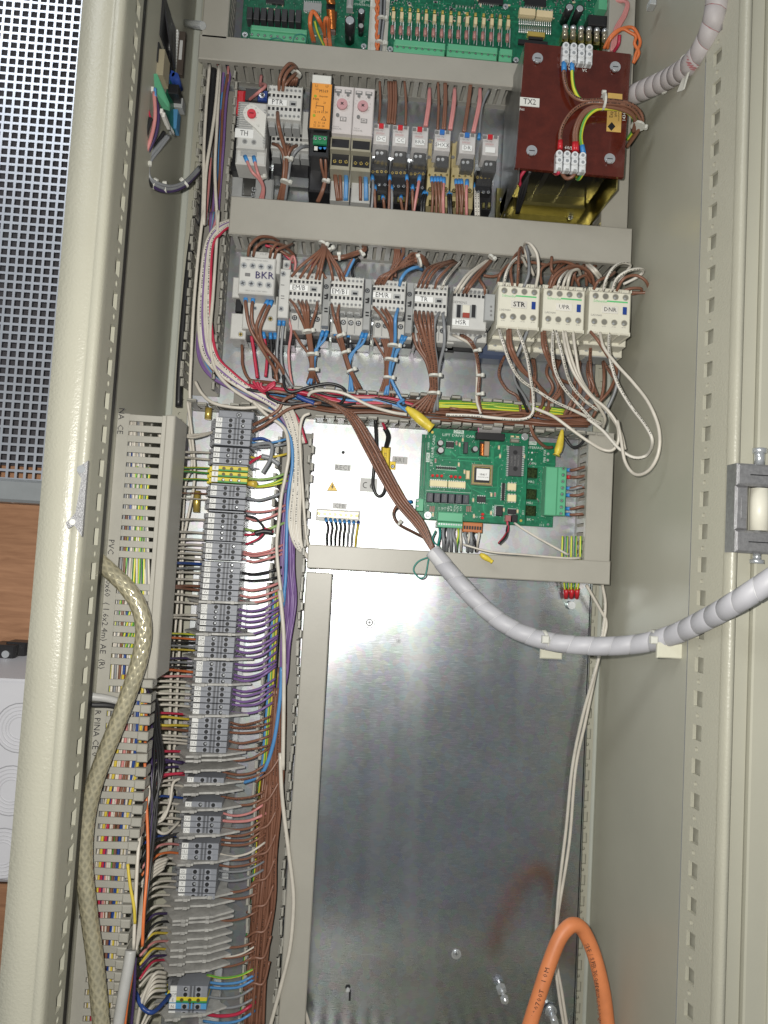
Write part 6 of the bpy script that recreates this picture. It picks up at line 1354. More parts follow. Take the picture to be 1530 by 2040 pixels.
# ---- left vertical duct
bundle('A', [(230, 455), (200, 700), (180, 1000), (160, 1300), (130, 1560)], [purple, pink, brown, lblue, purple, brown, blk, grey, pink, brown], '', .018, w=110, r=3.0, jit=6, dh=.008, stuff='mixed wires packed in the left vertical duct')
wr('A', [(130, 455, .05), (110, 700, .055), (92, 1000, .056), (88, 1300, .056), (80, 1560, .056)], white, 'running down outside the left vertical duct', r=3.4); wr('A', [(195, 460, .048), (175, 700, .052), (150, 900, .054), (105, 1200, .056), (90, 1560, .056)], white, 'running down outside the left vertical duct', r=3.4); wr('A', [(205, 455, .045), (180, 900, .05), (168, 1200, .052), (185, 1560, .055)], white, 'in the left vertical duct', r=3.4)
wr('A', [(160, 460), (135, 800), (100, 1150), (50, 1560)], blk, 'as a thick cable down behind the left vertical duct', .03, .028, r=7)
wr('D', [(105, 0), (60, 300), (25, 650), (-5, 1050), (-15, 1300)], blk, 'as a thick cable down behind the left vertical duct', .028, .02, r=7)
for i in range(7):
    o_ = i * 15.5
    wr('D', [(330, 60 + i * 6, .045), (235 + o_ * .3, 105 + o_ * .5, .056), (165 + o_ * .5, 230, .06), (132 + o_ * .7, 480, .058), (118 + o_ * .9, 750, .055), (150 + o_, 960, .054), (270 + o_ * .8, 1090 - o_ * .2, .054), (430 + o_ * .5, 1195 - o_ * .2, .052), (600 + o_ * .6, 1290 - o_ * .25, .05), (720 + o_ * .5, 1400 - o_ * .4, .046), (775 + o_ * .6, 1540, .044)], (white_p if i in (1, 5) else purple if i == 2 else redw if i == 6 else white), 'sweeping round the corner from the left duct', r=3.3)
for i, m in enumerate((purple, purple, grey, lblue, brown, purple, pink)): wr('D', [(200 + i * 8, 10, .03), (190 - i * 3, 300, .035), (150 + i * 8, 600, .038), (110 + i * 10, 900, .036), (180 + i * 12, 1080, .036), (380 + i * 8, 1200, .036), (590 + i * 8, 1290, .034), (720 + i * 6, 1450, .03)], m, 'under the white ones round the corner', r=3.0)
wr('D', [(150, 0, .056), (115, 300, .058), (85, 650, .056), (70, 950, .05), (60, 1200, .045), (65, 1480, .04)], white, 'hanging straight down at the far left of the duct', r=3.4); wr('D', [(250, 0, .056), (235, 250, .058), (215, 550, .058), (195, 850, .056), (230, 1050, .056), (340, 1180, .056), (520, 1290, .055), (640, 1350, .05)], white, 'lying on top of the left duct', r=3.4)
wr('D', [(95, 1130, .05), (140, 1210, .055), (220, 1275, .058), (380, 1305, .058), (520, 1300, .055)], white, 'sagging over the top of the terminal strip', r=3.4)
for i in range(2): wr('H', [(-20, 340 - i * 22, .12), (160, 328 - i * 8, .10), (300, 318 + i * 24, .08), (420, 305 + i * 15, .06), (505, 288, .045)], white, 'entering the terminal strip beside marker 17', r=2.7)
# ---- vertical duct right of the strip (frames H, J, L)
for i in range(7):
    o_ = i * 24; wr('H', [(1080 + o_, 0 + i * 6, .050), (1180 + o_ * .7, 150, .05), (1255 + o_ * .55, 420, .048), (1255 + o_ * .55, 800, .048), (1225 + o_ * .7, 1150, .048), (1290 + o_ * .4, 1380, .048), (1430, 1480 + i * 10, .045)], white_p if i in (1, 4) else white, 'curving down the duct and under the lid right of it', r=3.2)
wr('H', [(1420, 110, .056), (1350, 160, .056), (1325, 350, .054), (1350, 800, .05), (1390, 1300, .048), (1440, 1420, .045)], white, 'bending in from the bright plate corner', r=3.2)
wr('H', [(1030, 60, .046), (1130, 190, .05), (1235, 350, .05), (1255, 600, .05), (1215, 900, .048), (1200, 1300, .047), (1190, 1700, .046), (1160, 1912, .045)], lblue, 'down the duct right of the terminal strip', r=3.6)
wr('H', [(880, 0, .056), (1000, 120, .056), (1180, 260, .054), (1220, 480, .054), (1190, 700, .052), (1150, 900, .05), (1130, 1100, .05), (1105, 1350, .05), (1120, 1600, .05), (1160, 1912, .05)], white, 'down over the edge of the duct right of the terminal strip', r=3.8)
bundle('H', [(1250, 700), (1230, 1000), (1215, 1300), (1210, 1600), (1230, 1912), (1190, 2300), (1170, 2600), (1110, 2900)], [purple] * 9, 'hanging down the duct right of the terminal strip', .040, .040, w=[90, 110, 130, 130, 120, 90, 70, 60], r=3.0, jit=1.5, dh=.004)
wr('J', [(1160, -20, .046), (1150, 100, .044), (1100, 300, .04)], lblue, 'ending in the duct among the purple ones', r=3)
wr('J', [(1105, -20, .054), (1130, 200, .054), (1150, 500, .054), (1150, 1000, .054), (1145, 1400, .054), (1140, 1800, .053)], white, 'standing out white down the duct among the brown ones', r=4.2)
wr('L', [(1290, 0, .053), (1300, 250, .054), (1335, 550, .055), (1365, 800, .056), (1365, 950, .056), (1345, 1150, .056), (1290, 1380, .055), (1225, 1620, .052)], white, 'bowed out over the grey lid at the bottom', r=4.0)
wr('J', [(1125, 760, .05), (1118, 1000, .05), (1085, 1300, .05), (1040, 1550, .05), (960, 1785, .048), (870, 1880, .045), (745, 1930, .040)], lblue, 'swinging from the duct to the terminal strip', r=4.0)
for (x, m) in ((1055, yel), (1030, yg), (1075, blk), (1010, lblue)): wr('J', [(x + 40, 0), (x + 10, 500), (x - 20, 1000), (x - 50, 1400), (x - 85, 1800)], m, 'low in the duct right of the terminal strip', .034, .034, r=3)
bundle('L', [(1275, -380), (1270, -150), (1255, 100), (1235, 350), (1215, 600), (1195, 850), (1175, 1100), (1150, 1350), (1130, 1620)], [brown, brown_p, brown] * 5, 'in the long brown bundle down the duct', .044, .042, w=[40, 70, 100, 110, 115, 120, 110, 110, 110], r=3.0, jit=5, dh=.006)
bundle('L', [(1285, -500), (1280, -150), (1235, 100), (1215, 350), (1195, 600), (1175, 850), (1150, 1100), (1130, 1350), (1110, 1620)], [brown] * 16 + [gy, grey], '', .022, .022, w=[40, 80, 130, 130, 130, 130, 130, 130, 130], r=3.0, jit=6, dh=.012, stuff='deep mass of brown wires at the bottom of the duct')
for i in range(9): y0 = 20 + i * 150; wr('L', [(1290 - i * 8, y0, .045), (1230 - i * 5, y0 + 90 + i * 5, .05), (1170 - i * 5, y0 + 130, .05), (1135 - i * 8, y0 + 165, .045)], brown, 'branching from the brown bundle towards the strip', r=2.8)
# ---- strip wires
TY = [(y_, t_) for g in G_ if g[0] != 's' for y_, t_ in zip(g[1], g[2])]
SY = [g[1] for g in G_ if g[0] == 's']
def strip_lab(y, side):
    y_, t_ = min(TY, key=lambda a: abs(a[0] - y)); s_ = min(range(len(SY)), key=lambda i: abs(SY[i] - y))
    if abs(y_ - y) <= abs(SY[s_] - y) and t_: return side + ' to the strip at marker ' + t_
    return side + ' to the strip beside its %s separator' % ordn[s_].replace('topmost', 'first')
def duct_x(y): return 353 - .069 * (y - 832)
LEFT = [(902, white, 1), (916, white, 1), (933, gy, 1), (943, gy, 1), (956, gy, 1), (972, white, 1), (984, brown, .7), (996, white, .6), (1036, white, 1), (1062, white, 1), (1076, white, 1), (1086, white, 1), (1097, white, 1), (1104, white, 1), (1115, white, 1), (1124, dkb, 1.3), (1133, grey, 1), (1142, white, 1), (1156, white, 1), (1168, brown, 1.2), (1176, brown, 1.2), (1188, white, 1),
        (1203, white, 1), (1226, white, 1), (1234, white, .9), (1265, gy, 1), (1274, orng, 1), (1281, blk, 1), (1290, grey, 1), (1296, yel, .9), (1312, dpur, 1), (1321, grey, 1), (1330, blk, 1), (1339, orng, 1.1), (1348, pink, 1), (1360, white, 1), (1372, white, 1), (1384, white, 1), (1396, white, 1), (1408, white, 1), (1424, redw, 1), (1433, yel, 1.1), (1446, yel, 1.1), (1456, brown, 1.2), (1468, white, 1), (1476, white, 1), (1482, white, 1),
        (1498, redw, 1.1), (1510, white, 1), (1519, dpur, 1), (1530, dpur, 1), (1544, redw, 1.1), (1556, white, 1), (1566, white, 1), (1590, dkb, 1), (1603, white, 1), (1618, white, 1), (1632, white, 1), (1645, white, 1), (1666, dkb, 1), (1683, pink, 1), (1700, orng, 1), (1712, white, 1), (1722, white, 1), (1742, white, 1), (1756, white, 1), (1768, white, 1), (1784, white, 1),
        (1806, white, 1), (1822, dpur, 1), (1838, blk, 1), (1850, white, 1), (1861, yel, 1), (1876, pink, 1), (1893, yel, 1), (1905, dpur, 1), (1914, redw, 1), (1930, white, 1), (1944, white, 1), (1958, white, 1), (1972, yg, 1), (1988, white, 1), (2002, white, 1), (2020, white, 1)]
for i, (y, m, rr) in enumerate(LEFT):
    x1 = SX(y) - 9; j = rw.uniform(-3, 3); low = y > 1500
    x0 = duct_x(y) - (6 if y < 1340 else 30)
    if y > 1345 and y < 1500: x0 = 300 - (y - 1345) * .03
    if low: x0 = 290 - (y - 1500) * .02
    dy = rw.uniform(2, 9) if not low else rw.uniform(6, 45)
    lab = strip_lab(y, 'from the left duct')
    ya = y - 4 - (j if not low else 0) + (dy if low else -2)
    pts = [(x0 - 4, ya + (3 if not low else 14), .13 if y < 1345 else .10), (x0 + (x1 - x0) * .35, y + j * .8 - 3 + (dy * .25 if low else 0), .10 if y < 1345 else .085), (x0 + (x1 - x0) * .7, y + j * .3 - 2, .065), (x1 + 4, y, .046)]
    wr('px', pts, m, lab, r=2.45 * rr, k=5)
RIGHT = [(876, lblue, 1), (884, grey, 1), (905, yel, 1), (948, pgrn, 1.1), (958, yg, 1), (962, yg, 1), (985, grey, 1.2), (1013, pink, 1), (1025, pink, 1), (1048, pgrn, 1.2), (1093, pink, 1), (1098, pink, 1), (1108, pink, 1), (1135, blk, 1.1), (1150, blk, .9), (1166, pink, 1.1), (1180, pink, 1), (1192, pink, 1)] + \
        [(y, purple, 1) for y in (1208, 1219, 1229, 1240, 1252, 1268, 1279, 1290, 1302, 1318, 1327, 1338, 1345, 1367, 1375, 1387, 1398, 1413)] + [(y, brown_p if y % 2 else brown, 1) for y in (1433, 1443, 1454, 1470, 1487, 1504, 1534, 1543, 1583, 1598)] + \
        [(1614, pink, 1), (1630, pink, 1.2), (1645, brown, 1), (1656, brown, 1), (1668, brown, 1), (1677, brown, 1), (1695, white, .9), (1706, brown, .9), (1718, brown, .9), (1729, grey, .9), (1745, grey, 1), (1768, brown, 1), (1784, brown, 1), (1824, brown, .9), (1881, brown, .9), (1895, white, .7), (1900, brown, .9), (1914, brown, .9), (1938, yg, .9), (1952, lblue, 1), (1962, lblue, 1), (1980, grey, 1), (2000, grey, 1), (2015, redw, 1.3), (2030, lblue, 1)]
for i, (y, m, rr) in enumerate(RIGHT):
    x0 = SX(y) + 68; x1 = 553 - .0605 * (y - 925); s_ = rw.uniform(2, 8)
    e_ = -rw.uniform(4, 14) if 1200 < y < 1420 or y > 1500 else rw.uniform(-4, 4)
    wr('px', [(x0, y + 4, .040), (x0 + (x1 - x0) * .4, y + 4 + s_, .046), (x0 + (x1 - x0) * .8, y + 4 + s_ * .3, .050), (x1 + 6, y + e_ * .5, .050), (x1 + 22, y + e_ - 6, .042)], m, strip_lab(y, 'from the right duct'), r=2.4 * rr, k=5)
wr('H', [(875, 360), (960, 350), (1040, 380)], dkb, 'arching right of marker C on the strip', .05, .052, r=3); wr('H', [(870, 420), (960, 400), (1040, 400), (1062, 450), (1040, 560), (970, 680)], grey, 'hooked down right of the strip near its top', .05, .06, r=3.6)
wr('H', [(845, 590), (900, 550), (960, 520)], redw, 'into the grey sleeve right of the strip', .05, .056, r=3); wr('H', [(960, 520), (1040, 540), (1130, 600)], grey, 'as a thick grey sleeve right of the strip', .057, .054, r=5)
wr('H', [(810, 1085), (900, 1110), (960, 1170), (985, 1215)], blk, 'curling right of marker 8 on the strip', .05, .056, r=2.4); wr('H', [(800, 1270), (890, 1260), (990, 1215), (1075, 1240)], redw, 'curling right of marker 23 on the strip', .05, .054, r=2.4); wr('H', [(810, 1360), (920, 1310), (980, 1250), (1000, 1200)], redw, 'curling right of marker 63 on the strip', .05, .056, r=2.2); wr('H', [(895, 1255), (980, 1235), (1065, 1245)], blk, 'as a thick black sleeve right of the strip', .057, .054, r=5)
wr('H', [(870, 230, .045), (1000, 160, .055), (1120, 80, .058), (1180, -20, .06), (1270, -60, .064)], brown, 'rising from the top of the terminal strip', r=3.4); wr('H', [(870, 290, .045), (980, 230, .055), (1100, 150, .058), (1250, 60, .062), (1530, 10, .064)], brown, 'rising from the top of the terminal strip', r=3.4)
e = thing('wire_ferrule', 'yellow crimp terminal beside the earth terminals of the strip', 'crimp terminal', P(865, 785, .05, 'H')); q = MB(); q.rod(P(830, 780, .046, 'H'), P(905, 785, .052, 'H'), .0036, 12); q.build('crimp_sleeve', mat('crimp_yellow', (.70, .50, .08), .35), e, smooth=True)
# loose whites between the left duct and the strip
for i, pts in enumerate(([(255, 0), (290, 250), (322, 600), (310, 850), (250, 1150), (212, 1400), (200, 1912), (165, 2600), (120, 3600), (95, 4300)], [(275, 0), (270, 300), (298, 600), (232, 800), (205, 1200), (160, 1912), (100, 2600), (85, 3300), (80, 4300)])): wr('H', pts, white, 'hanging loose between the left duct and the strip', .045 if i else .05, .03, r=3)
# packed wires behind the slots of the left duct
bundle('px', [(268, 840), (262, 1000), (256, 1200), (245, 1400), (222, 1600), (205, 1800), (190, 2060)], [white, grey, white, white, grey, white, white, yg, white, white, dkb, white, brown, white, grey, white, gy, white, yel, white], '', .160, .160, w=[30, 60, 85, 90, 95, 95, 95], r=2.6, jit=3, dh=.006, stuff='mixed wires packed behind the slots of the left duct')
bundle('px', [(285, 930), (278, 1000), (270, 1100), (262, 1200), (238, 1300)], [gy, yg, gy, white, yg], 'seen through the slots of the left duct', .164, .162, w=[30, 34, 42, 52, 50], r=3.0, jit=2, dh=.003)
bundle('px', [(262, 1345), (252, 1500), (226, 1640), (212, 1760), (200, 1900), (190, 2060)], [yel, dkb, brown, brown, pink, redw, yel, white], 'seen through the slots of the left duct lower down', .164, .162, w=[50, 55, 55, 55, 55, 55], r=3.0, jit=3, dh=.003)
for (m, pts) in ((white, [(640, 110, .07), (560, 160, .10), (520, 260, .11), (500, 380, .11), (560, 450, .10), (620, 470, .09), (700, 400, .06)]), (white, [(660, 230, .07), (640, 300, .09), (600, 390, .10), (520, 420, .11), (480, 450, .12)]), (blk, [(700, 470, .06), (600, 500, .09), (520, 540, .11), (470, 640, .12)]),
                 (blk, [(590, -20, .11), (560, 150, .12), (540, 280, .12), (500, 420, .13), (460, 560, .13)]), (redw, [(720, 118, .07), (600, 130, .09), (520, 160, .11), (480, 260, .12)]), (white, [(700, 150, .07), (660, 180, .08), (640, 300, .09), (590, 390, .10)]), (dpur, [(715, 60, .07), (600, 40, .09), (520, 60, .11), (480, 110, .12)])):
    wr('L', pts, m, 'tangled left of the lower terminal strip', r=2.8)
# black and orange harness entering the grey cable
for i in range(6): wr('I', [(815 + i * 6, 990 + i * 8, .165), (880 + i * 16 - (i % 2) * 40, 1200, .15), (915 + i * 14 - (i % 2) * 70, 1500, .13), (960 + i * 12 - (i % 2) * 110, 1912, .12), (930 - i * 14, 2500, .14), (850 - i * 8, 3200, .17), (775 + i * 4, 3850, .184)], blk if i != 3 else dpur, 'hanging in the black harness beside the left duct', r=2.6, k=7)
wr('I', [(820, 1180, .165), (825, 1450, .15), (810, 1800, .14), (830, 2300, .15), (845, 2900, .17), (800, 3500, .185), (785, 3850, .186)], orng, 'hanging beside the black harness at the left duct', r=3.0, k=7)
wr('L', [(500, 100, .13), (520, 250, .14), (480, 400, .16), (455, 600, .18), (440, 900, .186), (430, 1150, .188)], white, 'looping beside the black harness', r=3.2); wr('L', [(395, 650, .182), (410, 780, .186), (432, 900, .188), (438, 1000, .188)], yel, 'leaving the left duct for the grey cable', r=3)
for i in range(4): wr('L', [(630 - i * 8, 620 + i * 18, .09), (540 - i * 6, 670 + i * 25, .11), (490 - i * 4, 800 + i * 15, .12), (480 - i * 6, 1000, .15), (440 - i * 4, 1160, .182)], white, 'fanning from the strip down to the grey cable', r=3)
wr('L', [(432, 1180, .18), (415, 1320, .185), (392, 1460, .188), (372, 1640, .19)], orng, 'under the grey cable at the bottom', r=3.4); wr('L', [(440, 1200, .175), (432, 1420, .178), (412, 1640, .18)], dpur, 'right of the grey cable at the bottom', r=3)
for i in range(5): wr('L', [(620, 1290 + i * 25, .09), (560 - i * 5, 1290 + i * 28, .11), (510 - i * 8, 1370 + i * 30, .115), (470 - i * 4, 1480 + i * 25, .12), (440, 1640, .12)], white, 'curling at the foot of the strip', r=3)
wr('L', [(440, 1400, .12), (480, 1490, .12), (540, 1520, .12), (600, 1470, .10), (640, 1420, .08)], dkb, 'hanging in a bow at the foot of the strip', r=4.2)
# ---- upper row wires (frames V, B)
for (x, y, x2) in ((235, 880, 0), (316, 886, 28)): wr('V', [(x, y, .072), (x + 60 - x2, y + 130, .075), (360 + x2 * .6, 1080, .068), (400 + x2 * .3, 1170, .055), (370 + x2, 1290, .04)], pink, 'hanging from the TH thermostat', f=blue, r=3.2)
wr('V', [(270, 330, .05), (350, 265, .07), (425, 200, .07), (400, 180, .06), (375, 190, .05), (385, 100, .04)], pink, 'rising from the socket behind the thermostat', r=3.2)
for pts in ([(553, 240, .09), (560, 130, .10), (600, 40, .10), (660, -15, .095), (715, 20, .08), (725, 90, .06)], [(590, 243, .09), (600, 140, .10), (640, 60, .10), (700, 20, .09), (730, 70, .06)], [(575, 240, .085), (640, 150, .09), (700, 90, .085), (740, 60, .06)]): wr('V', pts, brown, 'arching out of the top of the PTR contactor', r=3.6)
for i in range(4): wr('V', [(620 + i * 30, 190, .06), (670 + i * 18, 130, .07), (720 + i * 5, 60, .06)], brown, 'gathered above the PTR contactor', r=3.2)
wr('V', [(540, 450, .09), (548, 560, .10), (575, 680, .09), (605, 780, .08), (625, 900, .07), (615, 1080, .055), (575, 1290, .035)], brown, 'hanging from the lower row of the PTR contactor', r=4)
for (x, y) in ((495, 748), (625, 755), (655, 758), (722, 765)): wr('V', [(x, y, .056), (x + (620 - x) * .5, y + 30, .068), (620 + (x - 620) * .15, 880, .065), (608 + (x - 620) * .12, 1080, .055), (570 + (x - 620) * .2, 1290, .035)], brown, 'tied in the bundle below the PTR contactor', r=3.6)
wr('V', [(835, 772, .056), (760, 785, .068), (700, 840, .068), (660, 930, .06), (640, 1080, .055), (610, 1290, .035)], grey, 'tied in the bundle below the PTR contactor', r=3.4)
for i, x in enumerate((948, 990)): wr('V', [(x, 800, .078), (x + 8, 950, .07), (985 + i * 12, 1090, .055), (960 + i * 12, 1200, .05), (915 + i * 16, 1300, .04)], brown, 'hanging from the orange monitoring relay', f=blue, r=3.2)
for (x, m, fm, n_) in ((1082, brown, red, 2), (1132, brown, blue, 1), (1182, lblue, red, 2), (1322, brown, blue, 1), (1368, lblue, red, 2)):
    for j in range(n_): wr('V', [(x + j * 8, 1010 + (x > 1250) * 15, .045), (x + 6 + j * 12, 1100, .05), (x + 8 + j * 16 + (1150 - x) * .3 * (x < 1250), 1290, .04)], m, 'from the two timer relays into the wide duct', f=fm if j == 0 else None, r=3.4)
for i, x in enumerate((5, 20, 62, 100, 108, 162, 192, 225)): wr('B', [(x, 962 + (i % 3) * 55, .046), (x + 4 - (i % 2) * 6, 1030 + (i % 3) * 30, .05), (x - 6 + (i % 3) * 8, 1160, .04)], brown if i % 4 else grey, 'from the black relay sockets into the wide duct', f=blue, r=3)
wr('B', [(262, 965, .046), (250, 1040, .05), (228, 1160, .04)], pink, 'from the BRR relay socket into the wide duct', f=blue, r=3.4)
for i, x in enumerate((328, 346, 362, 378, 460, 476, 490)): wr('B', [(x, 972 + (i > 3) * 14, .048), (x + 6, 1050, .052), (x + (i % 3) * 7, 1170, .04)], brown, 'from the beige relay sockets into the wide duct', f=blue, r=3)
for (x, yy) in ((394, 978), (520, 990)): wr('B', [(x, yy, .048), (x - 4, 1060, .052), (x - 2, 1175, .04)], pink, 'from the beige relay sockets into the wide duct', f=blue, r=3.4)
for i, (x, m) in enumerate(((288, blk), (302, blk), (418, blk), (430, blk), (565, white_p), (580, white_p))): wr('B', [(x, 1045 if i < 4 else 1005, .036), (x - 14 if i < 2 else x + 2, 1100, .045), (x - 20 if i < 2 else x + 4, 1180, .04)], m, 'at the foot of the relay sockets', f=blue, r=3)
for (a, b, c_) in ((45, 40, 672), (92, 88, 672), (120, 112, 672), (105, 98, 672), (132, 125, 678), (180, 186, 682), (362, 360, 705), (398, 388, 705), (405, 398, 705), (545, 508, 720), (538, 500, 718)): wr('B', [(a, 445, .045), ((a + b) / 2 + 5, 560, .050), (b, c_, .055)], brown, 'dropping from the top duct behind the relays', r=2.8)
for (a, b, c_) in ((315, 290, 688), (452, 424, 706), (590, 550, 720)):
    for j in (0, 9): wr('B', [(a + j * .3, 482, .045), (a - 8 + j, 570, .055), (b + j, c_, .058)], pink, 'dropping from the top duct behind the relays', r=3.2)
wr('B', [(640, 492, .045), (605, 570, .05), (592, 650, .05), (585, 750, .05)], grey, 'dropping beside the relay with the blank tag', f2=blue, r=2.8)
# transformer wires
TW = 'looping across the brown transformer board'
HB = HT
wr('B', [(1048, 352, HB + .006), (1050, 430, HB + .006), (1075, 500, HB + .008), (1140, 545, HB + .012), (1260, 545, HB + .014), (1390, 560, HB + .012), (1455, 600, HB + .004), (1475, 660, HB - .004), (1440, 730, HB - .02), (1390, 800, HB - .04)], brown_p, TW, f=blue, r=4.2)
wr('B', [(1092, 355, HB + .006), (1095, 440, HB + .006), (1110, 500, HB + .008), (1150, 548, HB + .009), (1260, 560, HB + .010), (1380, 580, HB + .008), (1430, 630, HB), (1435, 690, HB - .015), (1392, 760, HB - .035)], yg, TW, f=blue, r=3.8)
wr('B', [(1027, 800, HB + .006), (1035, 700, HB + .008), (1090, 610, HB + .010), (1170, 562, HB + .012), (1270, 560, HB + .018), (1400, 578, HB + .014), (1460, 640, HB), (1460, 690, HB - .01), (1395, 790, HB - .04)], brown_p, TW, f=red, r=4.2)
for j in range(2): wr('B', [(1105 + j * 10, 810, HB + .006), (1108 + j * 12, 700, HB + .008), (1160 + j * 8, 605 + j * 8, HB + .010), (1260, 572 + j * 8, HB + .014), (1370, 590 + j * 8, HB + .012), (1430, 640, HB + .002), (1425 + j * 10, 720, HB - .02)], brown, TW, f=red, r=4.2)
wr('B', [(1152, 825, HB + .006), (1140, 740, HB + .008), (1165, 650, HB + .010), (1220, 598, HB + .012), (1280, 590, HB + .012), (1370, 600, HB + .008), (1425, 640, HB), (1420, 690, HB - .02)], yg, TW, f=blue, r=4)
wr('B', [(1016, 905, HB + .002), (1018, 940, HB + .004), (1000, 945, HB - .01), (990, 930, HB - .03)], redw, 'hooked under the lower edge of the brown board', r=4); wr('B', [(1025, 925, HB - .004), (1060, 970, HB - .002), (1100, 955, HB + .002), (1108, 910, HB + .003)], brown, 'hooked under the lower edge of the brown board', r=4); wr('B', [(1150, 915, HB + .003), (1145, 950, HB), (1125, 975, HB - .01), (1110, 950, HB - .03)], gy, 'hooked under the lower edge of the brown board', r=4)
wr('B', [(838, 920, HB - .02), (805, 980, HB - .03), (830, 1045, HB - .05)], redw, 'hanging left of the black coil of the transformer', r=4)
for i in range(3): wr('B', [(860 + i * 6, 925, HB - .02), (840 - i * 14, 1030, HB - .04), (800 - i * 6, 1160, HB - .08)], blk, 'hanging left of the black coil of the transformer', r=3)
tie('B', (1262, 553), (1300, 555), HB + .014, 34, 'round the wires on the brown transformer board'); tie('B', (1450, 685), (1440, 720), HB - .008, 30, 'round the wires beyond the right edge of the brown board')
# orange twisted and pink at top right
for j in range(2): wr('B', [(1265 + j * 20, 265, .06), (1300, 200 + j * 14, .07), (1350 + j * 10, 160, .075), (1420 - j * 14, 150 + j * 26, .075), (1455 - j * 16, 200, .075), (1462 - j * 30, 240, .075), (1440 + j * 16, 290, .075), (1425, 345, .07)], orng, 'twisted in a loop above the brown transformer board', r=3.4)
for j in range(3): wr('B', [(1300 + j * 6, 8 + j * 3, .04), (1385 + j * 4, 12, .05), (1370 + j * 8, 80, .05), (1325 + j * 10, 160, .05), (1305 + j * 8, 280, .05)], pink, 'bending down right of the wide circuit board', r=3.2)
wr('B', [(1350, 190, .07), (1345, 240, .065), (1320, 280, .055)], redw, 'stub by the orange loop above the transformer', r=3.6)
# orange and grey wires between the boards (frame X)
for j in range(2): wr('X', [(1395 + 14 * math.sin(i * 1.5 + j * 3.14), -40 + i * 40, .016) for i in range(14)], orng, 'twisted down the gap between the two boards', r=2.8, k=4)
for j in range(3): wr('X', [(1432 + j * 17, -60, .016), (1425 + j * 17, 150, .018), (1408 + j * 16, 330, .016), (1392 + j * 16, 510, .012)], grey if j != 1 else blk, 'running down the gap between the two boards', r=3)
tie('X', (1435, 180), (1432, 240), .018, 18, 'round the wires between the two boards'); tie('X', (1415, 410), (1410, 450), .016, 18, 'low on the wires between the two boards')
for j in range(2): wr('X', [(780 + j * 20, 400, .02), (750 + j * 10, 250, .045), (755 + j * 12, 140, .05), (790, 110 + j * 8, .05), (850 - j * 12, 200, .045), (895 - j * 8, 320, .02), (910 - j * 20, 460, .012)], orng, 'looped on the left circuit board', r=3.2)
wr('X', [(800, 200, .04), (830, 310, .03), (895, 450, .012)], yg, 'beside the orange loops on the left circuit board', r=3)
for j in range(2): wr('X', [(895 + j * 40, 350, .02), (890 + j * 30, 220, .045), (905 + j * 14, 170, .05), (940 - j * 10, 200, .045), (930 + j * 6, 300, .03), (940 + j * 14, 460, .012)], orng, 'looped beside the copper coil', r=3)
wr('X', [(340, 400, .03), (400, 366, .034), (470, 370, .034), (520, 410, .03)], teal, 'thin loop over the green terminals', r=1.2); wr('X', [(585, 410, .03), (610, 340, .034), (670, 325, .034), (710, 350, .034), (712, 410, .03)], teal, 'thin loop over the green terminals', r=1.2)
# ---- lower bay
for j in range(5):
    wr('F', [(40 + j * 14, -40 + j * 5, .062), (150 + j * 10, 15 + j * 3, .064), (228 + j * 9, 84 - j * 3, .064 + j * .002), (302 + j * 11, 222 - j * 7, .066 + (j % 2) * .004), (372 + j * 11, 354 - j * 7, .067 + (j % 3) * .003), (452 + j * 10, 486 - j * 6, .068 + (j % 2) * .003), (550 + j * 8, 600 - j * 6, .070), (632, 722 - j * 4, .070)], brown if j % 2 else brown_p, 'running diagonally across the bright plate into the spiral wrap', r=2.7, k=6)
wr('D', [(1290, 1395), (1295, 1470), (1300, 1580)], blk, 'loop hanging left of the gold resistor', .045, .03); wr('F', [(352, 85, .045), (357, 200, .03), (345, 330, .02), (342, 400, .02), (360, 445, .02), (385, 445, .02), (400, 410, .018), (403, 330, .012)], blk, 'loop hanging left of the gold resistor', r=3.4)
wr('F', [(385, 92, .045), (400, 130, .035)], redw, 'down to the gold resistor', r=3.2); wr('F', [(400, 128, .034), (415, 165, .025), (405, 215, .012)], blk, 'sleeved end at the gold resistor', r=5)
for i in range(8): wr('F', [(118 + i * 22, 562 + i * 2, .014), (128 + i * 20, 600, .022), (122 + i * 20, 640, .022), (124 + i * 19, 700, .012)], blk if i < 5 else (yel if i == 7 else grey), 'hanging from the brass terminal bar', f=blue if i < 7 else dblue, r=2.4)
for i in range(2): wr('F', [(520, 478 + i * 22, .018), (470, 485 + i * 14, .03), (440, 530, .035), (460, 580, .035), (530, 620, .03), (620, 665, .02)], brown if i == 0 else blk, 'curling left of the lift drive card', f=blue, r=3)
for i, (y, m, fm) in enumerate(((420, brown, blue), (482, brown, red), (580, brown, blue), (640, brown, blue), (757, brown, blue), (808, brown, blue), (585, grey, None))): wr('U', [(1308, y, .018), (1360, y + 2, .026), (1420, y - 14 + (i % 2) * 12, .03), (1500, y - 34 + (i % 3) * 14, .030)], m, 'from the green plug into the slotted duct right of it', f=fm, r=3)
for i, (x, m) in enumerate(((200, teal), (235, grey), (250, blk), (275, grey), (300, grey), (330, grey), (362, yg), (385, white), (430, grey), (455, white), (478, grey), (500, blk), (540, white))): wr('U', [(x, 925 + (x > 400) * 40, .028), (x + 4 - (i % 3) * 8, 985, .034), (x + 10 * ((i % 3) - 1), 1060, .034), (x + 15 * ((i % 3) - 1), 1130, .02)], m, 'hanging under the plugs of the lift drive card', r=3.4 if m is grey else 2.6)
wr('F', [(640, 615, .05), (625, 660, .055), (660, 700, .06), (620, 735, .062), (560, 760, .062), (535, 800, .062), (560, 838, .062), (590, 830, .062), (605, 760, .062), (612, 730, .06)], teal, 'thin loop hanging over the lower lid', r=1.6)
